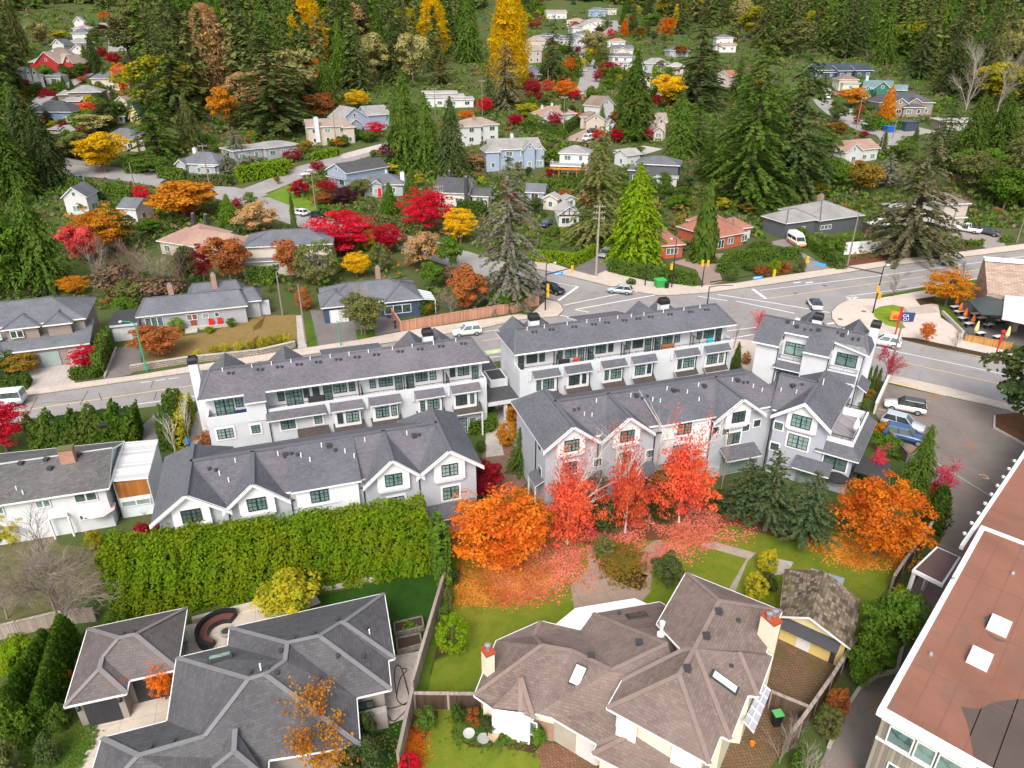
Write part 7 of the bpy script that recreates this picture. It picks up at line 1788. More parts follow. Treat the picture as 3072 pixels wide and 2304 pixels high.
hg('curved clipped hedge around the brick bungalow drive',[(2,1,1770,720),(2,1,1830,650),(2,1,2010,620),(3,1,340,595)],1.8,2.4,'ced',size=.26,dens=30,lump=.08)
hg('long hedge between the camper van drive and the charcoal house',[(3,1,300,390),(3,1,460,520),(3,1,690,690)],1.8,2.2,'ced',size=.26,dens=30,lump=.08)
hg('low row of young cedars left of the white pickup drive',[(3,1,1575,520),(3,1,1700,515)],.9,1.6,'ced',size=.24,dens=30,spire=.3)
hg('low row of young cedars in front of the white pickup',[(3,1,1730,500),(3,1,1860,490)],.9,1.6,'ced',size=.24,dens=30,spire=.3)
hg('low row of young cedars right of the pickup drive',[(3,1,2010,465),(3,1,2110,455)],.9,1.5,'ced',size=.24,dens=30,spire=.3)
hg('cedar hedge along the taupe house drive',[(0,1,830,1560),(0,1,910,1330)],1.3,3.4,'ced',size=.3,dens=28,spire=.15)
hg('low clipped hedge at the mouth of the taupe house drive',[(0,1,600,1590),(0,1,830,1570)],1.6,1.4,'ced',size=.24,dens=32,lump=.06)
hg('low clipped hedge at the left edge by the pavement',[(0,1,-60,1690),(0,1,250,1650)],1.8,1.6,'ced',size=.24,dens=32,lump=.06)
for lab,pts,w,h,m in(('big round topped hedge beside the upper side road',[(1,0,-120,1510),(1,0,290,1440)],3.4,3.8,'gold'),('dark hedge behind the upper road bend',[(0,0,1050,1430),(0,0,1210,1430)],3,4.0,'ced'),('clipped hedge right of the white car on the upper road',[(0,0,1330,1470),(0,0,1560,1510)],2,3,'ced'),('hedge below the grey blue spruce',[(0,0,1580,1530),(0,0,1930,1540)],2.4,2.6,'olive'),('low hedge beside the blue parked car',[(0,0,460,1500),(0,0,640,1560),(0,0,790,1600)],2,2.2,'ced'),('round hedge at the drive below the upper road',[(0,0,890,1600),(0,1,1120,110)],2.6,2.2,'brt'),('hedge before the beige house',[(1,0,500,1330),(1,0,710,1290)],2.0,2.2,'gold'),('dark clipped hedge under the pink hip roof house',[(2,0,150,1100),(2,0,470,1120),(2,0,630,1010)],2.0,3.2,'ced'),('hedge between the pale blue house and the drive',[(2,0,310,1160),(2,0,450,1190)],1.8,2,'brt'),('dark hedge below the orange pergola',[(2,0,270,1590),(2,0,560,1600)],2.2,3.2,'ced'),('bright clipped hedge beside the rambling charcoal house',[(3,0,990,1080),(3,0,1210,1080)],2.4,3.0,'brt'),('long clipped hedge along the lane',[(3,0,790,960),(3,0,980,975)],2,2,'ced'),('dark hedge behind the wide red maple',[(1,1,560,250),(1,1,750,270)],2,2.6,'ced'),('long hedge bordering the side road',[(1,1,990,330),(1,1,1200,370),(1,1,1420,420)],2.4,2.8,'olive'),('hedge beside the half timbered house',[(1,1,1700,230),(1,1,1930,240)],2.4,3.2,'ced'),('hedge behind the slate two storey house',[(0,1,2070,800),(1,1,200,800)],2,3,'ced'),('clipped yellow terrace hedges in the far street',[(2,0,1210,610),(2,0,1330,615)],2.5,3,'gold'),('hedge beside the slate tower house',[(0,0,170,850),(0,0,340,770)],2.5,3.5,'ced'),('low hedge before the brown hip roofed garden',[(0,0,640,560),(0,0,760,555)],2.2,2.2,'brt')):
 hg(lab,pts,w,h,m,size=.42,dens=11,lump=.15)
 # ---- the forest behind and between the houses
def inpoly(x,y,poly):
 c=False
 for i in range(len(poly)):
  (x1,y1),(x2,y2)=poly[i-1],poly[i]
  if(y1>y)!=(y2>y)and x<(x2-x1)*(y-y1)/(y2-y1)+x1:c=not c
 return c
fr=random.Random(21)
def forest(poly,n,kinds,hr,label,group,sep=22):
 """poly in 2212 px picture coordinates of the tree feet"""
 got=[];xs=[p[0]for p in poly];ys=[p[1]for p in poly];tries=0
 while len(got)<n and tries<4000:
  tries+=1;x,y=fr.uniform(min(xs),max(xs)),fr.uniform(min(ys),max(ys))
  if not inpoly(x,y,poly)or any(math.hypot((x-a),(y-b)*1.6)<sep for a,b in got):continue
  tall=hr[1]>14
  if any(min(a[0],b[0])/1.3888-6<x<max(a[0],b[0])/1.3888+6 and(a[1]+b[1])/2.7776-22<y<(a[1]+b[1])/2.7776+(75 if tall else 8)for a,b in HPX):continue
  if tall and any(abs(x-u)<w*.5+9 and v-4<y<v+70 for u,v,w,hh in NAMED if hh>60):continue
  got.append((x,y));p=at(x*1.3888,y*1.3888);k,m,ra=fr.choice(kinds);h=fr.uniform(*hr)*(1 if k in('fir','spruce','cedar')else .6)
  plant(k,p,h,h*ra*fr.uniform(.8,1.25),m,label,'b',group)
FK=[('fir','dk',.23),('fir','fir',.22),('fir','fir',.24),('spruce','ced',.24),('fir','olive',.22),('cedar','ced',.25),('fir','dk',.21)]
FM=FK+[('tree','wil',.5),('tree','olive',.5),('tree','yg',.5),('tree','tan',.5),('cedar','brt',.24)]
forest([(0,90),(50,120),(55,200),(45,300),(0,420),(-80,420),(-80,60)],16,[('cedar','ced',.22),('fir','fir',.2),('cedar','olive',.22)],(26,34),'green conifer in the forest along the left edge','conifers along the left edge')
forest([(-40,395),(60,330),(110,360),(120,400),(30,450)],7,[('cedar','ced',.3),('cedar','dk',.3)],(17,23),'dark green conifer at the left end of the upper road','conifers at the left end of the upper road')
forest([(-40,640),(20,560),(70,600),(60,650)],3,[('cedar','ced',.3)],(13,17),'green conifer behind the taupe house','conifers behind the taupe house')
forest([(250,75),(420,60),(640,60),(760,70),(1020,80),(1030,150),(940,205),(860,190),(770,205),(690,240),(620,270),(520,250),(430,260),(330,250),(290,150)],72,FM,(25,37),'tall conifer of the forest above the blue house','conifers of the forest above the blue house',26)
forest([(-60,30),(120,10),(400,25),(700,30),(1040,30),(1140,20),(1140,-20),(-60,-20)],52,FK,(26,36),'tall conifer along the top edge of the photo, left half','conifers along the top edge left',20)
forest([(1130,5),(1300,0),(1480,10),(1480,-20),(1130,-20)],12,FK,(26,34),'tall conifer along the top edge of the photo, middle','conifers along the top edge middle',20)
forest([(1390,35),(1500,95),(1590,110),(1700,130),(1760,128),(1850,135),(2000,190),(2060,230),(2230,240),(2280,0),(1400,-10)],96,FM+[('fir','olive',.2)],(25,37),'tall conifer of the upper right forest','conifers of the upper right forest',26)
forest([(2070,300),(2240,280),(2260,470),(2180,470),(2080,420)],24,[('cedar','ced',.28),('tree','ced',.5),('tree','brt',.5),('fir','olive',.24),('tree','olive',.5)],(15,22),'leafy green tree in the wood at the right edge','trees in the wood at the right edge',26)
forest([(1500,420),(1720,430),(1790,380),(1700,300),(1560,330)],14,[('tree','ced',.5),('tree','brt',.5),('tree','dk',.5),('tree','olive',.5)],(9,14),'green tree below the giant spruces','trees below the giant spruces',30)
forest([(1240,430),(1300,400),(1420,400),(1500,420),(1480,440),(1330,440)],10,[('tree','ced',.5),('tree','dk',.5)],(7,10),'green tree behind the golden cedar','trees behind the golden cedar',26)
forest([(1400,110),(1480,130),(1700,260),(1700,400),(1520,420),(1480,300),(1400,300)],26,[('fir','ced',.26),('fir','dk',.26),('tree','ced',.5),('fir','olive',.26),('spruce','ced',.28)],(13,20),'dark conifer around the two giant spruces','conifers around the two giant spruces',24)
GK=[('tree','ced',.5),('tree','dk',.5),('tree','olive',.5),('maple','rust',.5),('tree','mix',.5),('shrub','ced',.7),('shrub','brt',.7),('tree','yg',.45),('maple','crim',.5),('cedar','ced',.25)]
forest([(30,190),(110,100),(210,90),(260,200),(300,260),(260,300),(150,310),(50,260)],64,GK,(6,11),'garden tree among the houses of the left hillside','garden trees of the left hillside',13)
forest([(1150,40),(1420,60),(1500,160),(1480,300),(1270,280),(1150,300),(1130,130)],90,GK,(6,11),'garden tree among the houses of the far street','garden trees of the far street',13)
forest([(330,330),(640,270),(1000,330),(1000,400),(860,440),(640,420),(450,360)],44,GK,(3,6.5),'garden shrub among the houses above the side road','garden shrubs above the side road',18)
forest([(1000,310),(1260,300),(1300,380),(1260,470),(1100,470),(1040,400)],36,GK,(3.5,7.5),'garden shrub around the pale blue house','garden shrubs around the pale blue house',18)
forest([(1790,230),(1960,250),(1990,330),(1840,340),(1770,300)],16,GK,(4,8),'garden shrub around the lane on the right','garden shrubs around the lane',18)
forest([(140,420),(560,440),(560,480),(330,480),(150,470)],14,GK,(3,6),'garden shrub before the salmon roofed house','garden shrubs before the salmon roof',22)
forest([(560,510),(900,500),(960,560),(900,600),(640,590)],14,[('shrub','ced',.7),('shrub','olive',.7),('shrub','rust',.7),('tree','ced',.5)],(3,5.5),'garden shrub behind the slate bungalows','garden shrubs behind the slate bungalows',26)
forest([(1130,-5),(1410,10),(1410,95),(1280,80),(1130,95)],36,GK+[('fir','dk',.25)]*3,(8,15),'garden tree among the farthest houses at the top','garden trees at the top',12)
# ------------------------------------------------------------------ vehicles
def car(label,c,r,front,rear,kind='suv',col=(.8,.8,.8),L=4.6,roof=None,group=None):
 """front and rear: tile points under the two ends of the vehicle"""
 a,b=T(c,r,*front),T(c,r,*rear);d=(a-b).xy;m=(a+b)/2;rz=math.atan2(d.y,d.x);z=terr(m.x,m.y)+(.05 if m.y<100 else .1)
 t=thing({'pickup':'pickup_truck','camper':'camper_van','van':'van'}.get(kind,'parked_car'),label,{'pickup':'pickup truck','camper':'camper van','van':'van'}.get(kind,'car'),(m.x,m.y,z),rz,group)
 W={'suv':.93,'hatch':.88,'sedan':.9,'pickup':.98,'camper':1.05,'van':1.0}[kind]
 belt,top={'suv':(1.02,1.66),'hatch':(.92,1.48),'sedan':(.88,1.42),'pickup':(1.15,1.85),'camper':(1.25,2.0),'van':(1.2,1.95)}[kind];h=L/2
 st=[(-h,.5,belt*.86,.86),(-h*.96,.32,belt*.98,.96),(-h*.6,.26,belt,1),(0,.26,belt,1),(h*.38,.26,belt*.98,1),(h*.72,.28,belt*.9,.98),(h*.93,.32,belt*.76,.9),(h,.45,belt*.62,.78)]
 if kind in('camper','van'):st[4:]=[(h*.6,.26,belt,1),(h*.85,.28,belt*.92,.98),(h*.96,.32,belt*.8,.92),(h,.45,belt*.66,.85)]
 mb=MB();n=len(st);V=[]
 for(x,zb,zt,w)in st:
  w*=W;V+=[(x,-w*.9,zb),(x,-w,(zb+zt)/2),(x,-w*.93,zt),(x,w*.93,zt),(x,w,(zb+zt)/2),(x,w*.9,zb)]
 mb.add(V,[(i*6+k,i*6+(k+1)%6,i*6+6+(k+1)%6,i*6+6+k)for i in range(n-1)for k in range(6)]+[tuple(range(6))[::-1],tuple((n-1)*6+k for k in range(6))])
 paint=carpaint(col);mb.build('body',paint,t,True,.0)
 x0,x1,y0,y1={'suv':(-.95,.40,-.82,.10),'hatch':(-.95,.42,-.78,.10),'sedan':(-.78,.42,-.45,.12),'pickup':(-.12,.42,-.08,.22),'camper':(-.97,.72,-.95,.5),'van':(-.97,.72,-.95,.5)}[kind]
 wb,wt=W*.92,W*.74 if kind not in('camper','van')else W*.86
 q=[(x0*h,-wb,belt-.02),(x1*h,-wb,belt-.02),(x1*h,wb,belt-.02),(x0*h,wb,belt-.02)];p=[(y0*h,-wt,top),(y1*h,-wt,top),(y1*h,wt,top),(y0*h,wt,top)]
 mb=MB();mb.add(q+p,[(0,1,5,4),(1,2,6,5),(2,3,7,6),(3,0,4,7)]);mb.build('windows',glass((.02,.025,.03),.05,.1),t)
 mb=MB();e=.03;mb.add([(x,y,top-.03)for x,y,_ in p]+[(x*.96,y*.93,top+.05)for x,y,_ in p],[(0,1,5,4),(1,2,6,5),(2,3,7,6),(3,0,4,7),(4,5,6,7)])
 for i in range(4):mb.bar(q[i],p[i],.09)
 for s in(0,2):mb.bar(Vector(q[s]).lerp(Vector(q[s+1-(0 if s==0 else 0)]),.5),Vector(p[s]).lerp(Vector(p[s+1]),.5),.08)
 mb.build('roof',carpaint(roof)if roof else paint,t)
 if kind=='pickup':mb=MB();mb.box(-h*.94,-W*.78,belt-.06,-h*.16,W*.78,belt+.012);mb.build('cargo_bed',M_black,t)
 if kind=='camper':
  mb=MB();mb.add([(-h*.98,-W,2.0),(h*.52,-W,2.0),(h*.52,W,2.0),(-h*.98,W,2.0),(-h*.9,-W*.78,2.65),(h*.2,-W*.78,2.65),(h*.2,W*.78,2.65),(-h*.9,W*.78,2.65)],[(0,1,5,4),(1,2,6,5),(2,3,7,6),(3,0,4,7),(4,5,6,7)]);mb.build('high_top',M_white,t)
  mb=MB();mb.box(-h*.8,-W-.012,.55,h*.9,W+.012,.95);mb.box(h-.1,-W*.8,.5,h+.02,W*.8,.85);mb.build('stripe',plain((.70,.25,.08),.5),t)
 rr=.36 if kind!='hatch' else .32
 for sx in(-.60,.62):
  for sy in(-1,1):
   y=sy*(W-.10);mb=MB();mb.tube([(sx*h,y-.11,rr),(sx*h,y+.13*sy+(.11 if sy<0 else 0)*0,rr)],rr,14);w=mb.build('wheel',M_tyre,t)
   mb=MB();mb.tube([(sx*h,sy*(W+.035),rr),(sx*h,sy*(W+.045),rr)],rr*.62,10);mb.build('rim',M_metal,w)
 for sy in(-1,1):
  mb=MB();mb.cbox((h*.935,sy*W*.62,belt*.66),.14,.36,.14);mb.build('headlight',plain((.8,.82,.85),.1,.8),t)
  mb=MB();mb.cbox((-h*.975,sy*W*.74,belt*.82),.12,.26,.2);mb.build('tail_light',plain((.45,.01,.01),.2,.6),t)
 return t
SILVER,BLACK,WH=(.42,.46,.50),(.012,.014,.018),(.80,.80,.80)
car('white crossover parked in the lot, alone in the upper bay',3,2,(1050,250),(1385,312),'suv',WH,4.7,(.05,.05,.06))
car('silver blue wagon in the lot beside the blue one',3,2,(1350,468),(1045,385),'suv',SILVER,4.7)
car('dark blue wagon parked in the lot by the tall green cedar',3,2,(1360,560),(1070,490),'suv',(.035,.085,.21),4.7)
car('white suv driving past the end townhouse block',3,1,(950,1300),(1140,1335),'suv',WH,4.6)
car('white car with a dark glass roof crossing the junction',3,1,(440,960),(500,1045),'sedan',WH,4.8,(.05,.06,.12))
car('black suv waiting at the stop line under the traffic light',2,1,(470,905),(290,858),'suv',BLACK,4.8)
car('silver hatchback turning in the junction',2,1,(840,875),(1040,895),'hatch',SILVER,4.5)
car('white car behind the left rear townhouse row',1,1,(1690,1240),(1850,1222),'suv',WH,4.6)
car('silver pickup with a canopy at the left edge of the road',0,2,(-130,250),(165,222),'van',(.55,.57,.58),5.6)
car('white hatchback parked on the side road by the corner lawn',1,1,(340,225),(440,250),'hatch',WH,4.4)
car('black car parked on the side road before the red maple',1,1,(600,275),(465,245),'sedan',BLACK,4.6)
car('white car on the upper side road before the flat bungalow',1,0,(398,1470),(515,1450),'hatch',WH,4.3)
car('white car half hidden by hedges at the upper left road',0,0,(1255,1440),(1330,1395),'hatch',WH,4.3)
car('black car parked on the upper left road before the amber maple',0,0,(1460,1550),(1360,1535),'sedan',BLACK,4.6)
car('light blue car on the upper left road',0,0,(590,1490),(705,1512),'sedan',(.18,.36,.58),4.6)
car('black car before the small cream garage',0,0,(980,898),(915,870),'suv',BLACK,4.6)
car('black car on the red brick forecourt of the far bungalow',2,0,(760,1100),(680,1105),'sedan',BLACK,4.6)
car('white van on the drive above the orange pergola',2,0,(635,1185),(720,1150),'van',WH,5.2)
car('white car parked in the far street',2,0,(612,600),(660,592),'sedan',WH,4.5)
car('black car standing in the far street',2,0,(730,585),(732,550),'sedan',BLACK,4.5)
car('white car at the top of the lane',3,0,(528,765),(590,765),'sedan',WH,4.5)
car('white car lower on the lane near the red cars',3,0,(585,842),(580,800),'suv',WH,4.5)
car('red car nearest the lane',3,0,(590,795),(660,800),'sedan',(.55,.01,.03),4.5)
car('red car beside the orange brown tree',3,0,(670,795),(735,785),'sedan',(.55,.01,.04),4.5)
car('silver car on the lane by the hedge',3,0,(725,945),(770,945),'hatch',SILVER,4.4)
car('dark blue car at the lane corner before the bright hedge',3,0,(945,1050),(875,1045),'hatch',(.05,.06,.09),4.4)
car('white pickup truck parked before the pink walled house',3,1,(1625,352),(1850,402),'pickup',(.74,.77,.80),5.7)
car('dark grey suv parked next to the white pickup',3,1,(1985,420),(1850,385),'suv',(.05,.055,.065),4.7)
car('white car behind the slat fence by the knobbly spruce',3,1,(945,330),(1040,332),'suv',WH,4.6)
car('old white camper van with an orange stripe in the bungalow drive',3,1,(400,545),(240,425),'camper',(.74,.70,.62),5.6)
car('navy car in the drive behind the cottage hedge',2,1,(285,355),(365,300),'sedan',(.03,.04,.08),4.6)
car('grey car under the golden cedar by the tall utility pole',2,1,(790,600),(835,560),'hatch',(.3,.31,.32),4.3)
# ------------------------------------------------------------------ poles, lamps and signals
def pole(c,r,bx,by,ty,label,kind='utility',arms=1,rad=.17,mat=None,extra=None,cat=None,lean=.0):
 p=T(c,r,bx,by);h=top_at(p,tp(c,r,0,ty)[1]);t=thing({'utility':'utility_pole','lamp':'street_lamp','red':'banner_pole','signal':'traffic_signal'}[kind],label,cat or{'utility':'utility pole','lamp':'street lamp','red':'pole','signal':'traffic light'}[kind],p)
 mb=MB();mb.tube([(0,0,-.3),(lean*.5,0,h*.5),(lean,0,h)],[rad,rad*.85,rad*.6],8);mb.build('pole',mat or WOOD['t'],t)
 for i in range(arms):
  z=h-.35-i*1.1;mb=MB();mb.bar((-1.1,-.2,z),(1.1,.25,z),.11,.13);mb.build('cross_arm',WOOD['p'],t)
  for u in(-1,-.5,.5,1):mb=MB();mb.lathe([(.06,0),(.06,.2),(.03,.24)],6,0,(u,u*.2+.03,z+.06));mb.build('insulator',M_metal,t)
 if extra:extra(t,h)
 t['_h']=h;return t,p+Vector((0,0,h))
def xform(t,h):mb=MB();mb.lathe([(.22,0),(.26,.05),(.26,.8),(.1,.9)],10,0,(.3,-.2,h-2.6));mb.build('transformer',M_white,t)
U1,u1=pole(2,1,740,745,150,'tallest utility pole with three cross arms beside the golden cedar',arms=3,rad=.24,mat=WOOD['p'])
U2,u2=pole(1,1,1545,275,-10,'utility pole with a white transformer in front of the bright red maple',arms=2,extra=xform,mat=WOOD['p'])
U3,u3=pole(1,1,520,200,-130,'utility pole beside the side road near the corner lawn')
for a in((1,1,440,1305,810,'leaning thick bare pole at the end of the dry lawn',0),(1,1,245,1070,705,'thin pole behind the bungalow patio',0),(0,0,1745,1575,1200,'utility pole beside the grey white gabled house',1),(0,0,1125,1585,1345,'short utility pole on the upper left road',0),(1,0,1510,965,730,'utility pole before the white modern house',1),(1,0,1900,960,665,'tall pole before the red tree of the modern house',1),(1,0,690,1215,930,'pole before the beige chimney house',0),(2,0,470,1160,800,'utility pole by the pink roofed house hedge',1),(2,0,925,1100,830,'utility pole at the pointed cedar',0),(2,0,640,640,420,'pole at the end of the far street',0),(2,0,850,240,40,'far pole at the top of the street',1),(3,0,810,1110,740,'leaning utility pole over the lane',1),(3,0,1120,1150,870,'utility pole by the blue bin',1),(3,0,1015,1290,1080,'short pole before the white gabled house',0),(3,1,740,685,235,'utility pole before the white banner wall',0),(3,1,1545,570,180,'utility pole beside the knobbly spruce',0),(3,1,2150,465,275,'pale lamp pole at the right edge',0),(2,0,340,790,570,'pole in the autumn tree row',0)):
 pole(*a[:6],arms=a[6])
U4,u4=pole(3,1,1075,1610,1105,'brown utility pole rising beside the pink young tree',arms=0,rad=.16)
def wire(a,b,sag,label):
 mb=MB();mb.tube([a.lerp(b,i/12)-Vector((0,0,sag*4*(i/12)*(1-i/12)))for i in range(13)],.022,3);tag(mb.build('power_line',M_dkgrey),label,'power line','power lines between the utility poles')
for k in(-.8,0,.8):wire(u2+Vector((k,0,-.4)),u3+Vector((k,0,-.4)),1.0,'thin dark power line over the side road between two poles')
for k in(-.8,.8):wire(u1+Vector((k,0,-1.2)),u2+Vector((k,0,-.6)),1.6,'thin dark power line from the tallest pole to the transformer pole')
def lamp(mat,n=1,reach=1.8,up=.5):
 def f(t,h):
  mb=MB();pts=[(0,0,h-.05),(-reach*.35,-.1,h+up*.8),(-reach,-.2,h+up)];mb.tube(pts,[.08,.06,.05],6);a=mb.build('lamp_arm',mat,t)
  mb=MB();mb.lathe([(.05,.1),(.22,.06),(.24,-.05),(.1,-.1)],8,0,(-reach,-.2,h+up-.05));mb.build('lamp_head',M_white,a)
 return f
MG=plain((.02,.30,.16),.4,.4)
pole(0,1,1222,1535,1140,'green street lamp before the rusty tree on the left','lamp',0,.13,MG,lamp(MG))
pole(1,1,728,1325,1120,'green street lamp before the asphalt driveway','lamp',0,.11,MG,lamp(MG,1,.5,.2))
def redtop(t,h):mb=MB();mb.box(-.16,-.05,h-1.6,.2,.05,h-.2);mb.build('banner',M_red,t);mb=MB();mb.lathe([(.1,0),(.26,.15),(.22,.4),(.1,.5)],8,0,(0,0,h));mb.build('finial',M_red,t)
pole(3,1,1140,1240,1020,'red banner pole on the plaza beside the colourful sign','red',0,.13,M_red,redtop)
pole(3,1,1962,1440,1215,'red banner pole before the terrace fence','red',0,.12,M_red,redtop)
def head(t,x,y,z,rz=.0):
 mb=MB();M=Matrix.Translation((x,y,z))@Matrix.Rotation(rz,4,'Z');mb.box(-.2,-.15,-.55,.2,.15,.55,0,M);h_=mb.build('signal_head',M_yellow,t)
 for i,cc in enumerate(((.12,.01,.01),(.12,.07,.0),(.0,.08,.03))):
  m2=MB();c=M@Vector((0,-.16,.35-.35*i));m2 .lathe([(.11,0),(.11,.04)],8,0,c);m2 .build('lens',plain(cc,.3),h_)
def sigpole(c,r,bx,by,ty,label,heads,arm=None,lampr=None,sign=None):
 def ex(t,h):
  if lampr:lamp(M_black,1,lampr,.3)(t,h)
  if arm:
   ax,ay,az=arm;mb=MB();mb.tube([(0,0,az),(ax,ay,az+.5)],[.11,.06],7);mb.build('mast_arm',M_black,t);head(t,ax*.97,ay*.97,az+.3)
   if sign:k=sign;mb=MB();L_=math.hypot(ax,ay);M=Matrix.Translation((ax*k,ay*k,az-.15))@Matrix.Rotation(math.atan2(ay,ax),4,'Z');mb.box(-.95,-.03,-.22,.95,.03,.22,0,M);s_=mb.build('street_sign',plain((.05,.32,.62),.5),t);mb=MB();mb.box(-.7,-.036,-.07,.5,-.0305,.07,0,M);mb.build('sign_band',M_white,s_)
  for(x,y,z)in heads:head(t,x,y,z)
 return pole(c,r,bx,by,ty,label,'signal',0,.12,M_black,ex)
sigpole(2,1,320,1030,640,'black traffic light pole behind the rear row chimney',[(.35,-.1,4.2),(.4,.15,3.0)],(4.6,2.2,6.4),-1.4,.45)
sigpole(2,1,1368,838,440,'black traffic light pole with a lamp by the long clipped hedge',[(-.4,0,4.0)],None,1.0);
sigpole(2,1,1147,825,560,'plain black pole with a white notice by the clipped hedge',[])
sigpole(2,1,1618,835,660,'short traffic light pole at the brick drive',[(-.4,0,4.6),(.6,0,4.6)])
sigpole(2,1,1650,1080,830,'curved lamp and traffic light pole behind the rear townhouse row',[],(12.0,4.0,6.0),-4.0,.72)
sigpole(3,1,955,1055,660,'black traffic light pole on the plaza corner',[(-.2,-.2,4.4),(.35,-.2,3.2)],(-10.0,7.0,7.0),-.5,.8)
# ------------------------------------------------------------------ fences and walls
def fence(pts,h,mat,label,name='fence',w=.06,posts=2.0,cap=True,pm=None,cat='fence'):
 P_=[Vector(p)for p in P(*pts)];o=P_[0];t=thing(name,label,cat,o);mb=MB();cb=MB()
 for i in range(len(P_)-1):
  a,b=P_[i]-o,P_[i+1]-o;n=max(1,int((b-a).xy.length/2.5));d=(b-a).normalized();s=Vector((-d.y,d.x,0))*w
  for k in range(n):p,q=a.lerp(b,k/n),a.lerp(b,(k+1)/n);mb.add([p-s-Vector((0,0,.4)),q-s-Vector((0,0,.4)),q+s-Vector((0,0,.4)),p+s-Vector((0,0,.4)),p-s+Vector((0,0,h)),q-s+Vector((0,0,h)),q+s+Vector((0,0,h)),p+s+Vector((0,0,h))],[(0,1,5,4),(2,3,7,6),(4,5,6,7),(3,0,4,7),(1,2,6,5)])
  if cap:cb.bar(a+Vector((0,0,h+.04)),b+Vector((0,0,h+.04)),w*2+.12,.07)
  if posts:
   m_=max(1,int((b-a).xy.length/posts))
   for k in range(m_+(i==len(P_)-2)):p=a.lerp(b,k/m_);pb=MB();pb.bar(p-Vector((0,0,.3)),p+Vector((0,0,h+.14)),.15);pb.build('post',pm or M_greywood,t)
 mb.build('panel',mat,t)
 if cap:cb.build('rail',pm or M_greywood,t)
 return t
PG=boards((.40,.33,.28),.15)
fence([(1,3,1600,130),(1,3,1330,1075)],1.7,PG,'long weathered fence between the two lower back yards',pm=PG)
fence([(1,3,1330,1140),(1,3,1215,1680)],1.7,PG,'weathered fence beside the small crimson bush at the bottom',pm=PG)
fence([(1,3,1345,1165),(1,3,1900,1170)],1.5,boards((.10,.065,.045),.16),'dark timber fence with a gate left of the brown house',pm=PG)
fence([(3,2,1530,1130),(3,2,1370,1400),(3,2,1190,1640),(3,3,1095,200)],1.7,boards((.13,.085,.06),.16),'dark timber fence along the back lawn and the driveway',pm=PG)
fence([(3,3,780,720),(3,3,580,1040),(3,3,330,1400),(3,3,240,1520)],1.7,boards((.13,.085,.06),.16),'dark timber fence along the paver yard',pm=PG)
fence([(3,3,90,1160),(3,3,400,1290)],1.6,boards((.13,.085,.06),.16),'short timber fence behind the green lidded bin',pm=PG)
fence([(3,2,1085,40),(3,2,965,310)],1.5,stucco((.62,.57,.50)),'pale wall at the top of the parking lot','wall',.1,0,pm=M_trim,cat='wall')
fence([(3,2,1045,480),(3,2,1235,715)],1.2,boards((.20,.17,.14),.2),'low timber wall in front of the parked blue car','wall',.1,0,cat='wall')
fence([(1,1,1130,1060),(1,1,1228,1205),(1,1,1700,1120),(1,1,2190,1040),(2,1,190,1000),(2,1,265,985)],1.7,boards((.52,.26,.17),.16),'red brown plank fence round the corner garden',pm=boards((.5,.3,.22),.3))
fence([(3,1,860,370),(3,1,1110,480)],2.2,boards((.09,.075,.06),.2),'dark tall slat fence behind the white banner wall',posts=2.5)
bw=fence([(3,1,715,565),(3,1,1090,535)],2.6,M_white,'white wall with three small pictures beside the knobbly spruce','banner_wall',.05,0,False,cat='wall')
a_,b_=P((3,1,715,565),(3,1,1090,535));d_=b_-a_;n_=Vector((d_.y,-d_.x,0)).normalized();e_=d_.normalized()
for f,cs in((.34,((-.8,-.25,.9,.0,(.02,.22,.40)),(-.3,0,.4,.35,(.03,.30,.25)),(0,.3,.3,.7,(.6,.22,.12)))),(.62,((-.6,.0,-.2,.35,(.4,.2,.22)),(.1,.1,.6,.55,(.14,.25,.12)),(-.1,-.2,.3,.05,(.45,.25,.27)))),(.88,((-.5,-.1,0,.5,(.32,.06,.07)),(0,-.2,.4,.3,(.10,.13,.06)),(-.2,.4,.4,.75,(.28,.1,.1))))):
 mb=MB()
 for i,(x0,z0,x1,z1,cc)in enumerate(cs):
  o=a_+d_*f+n_*(.06+.004*i)-a_;k=[o+e_*x0,o+e_*x1];mb.poly([k[0]+Vector((0,0,1.35+z0)),k[1]+Vector((0,0,1.35+z0)),k[1].lerp(k[0],.25)+Vector((0,0,1.35+z1)),k[0].lerp(k[1],.25)+Vector((0,0,1.35+z1))],i)
 mb.build('picture',[plain(x[4],.7)for x in cs],bw)
M_stone=bricks((.30,.26,.21),(.46,.41,.34),(.16,.13,.10),.5,.28,.04)
fence([(0,1,1090,1535),(0,1,1560,1462),(0,1,2150,1400),(1,1,350,1330)],.9,M_stone,'rubble stone wall along the dry lawn','stone_wall',.2,0,True,M_conc,'wall')
fence([(0,1,870,1590),(0,1,968,1345)],.35,M_conc,'low concrete kerb wall of the bungalow drive','wall',.12,0,False,cat='wall')
fence([(0,0,550,1350),(0,0,850,1410)],1.4,M_grey,'grey roadside fence on the upper left road',posts=4)
fence([(0,3,-200,640),(0,3,500,470),(0,3,800,440)],1.3,PG,'pale fence behind the bare weeping tree',pm=PG)
fence([(0,3,1600,455),(0,3,2212,300),(1,3,510,200),(1,3,1060,90)],.5,M_patio,'low pale concrete wall behind the patio','wall',.18,0,False,cat='wall')
fence([(3,2,1965,330),(3,2,1960,430),(3,2,2212,570)],.25,M_conc,'kerb round the tree bed in the parking lot','kerb',.1,0,False,cat='kerb')
fence([(3,3,590,1500),(3,3,700,1230),(3,3,850,1000),(3,3,1000,900),(3,3,1150,865),(3,3,1215,600)],.3,M_conc,'curved concrete kerb of the driveway','kerb',.12,0,False,cat='kerb')
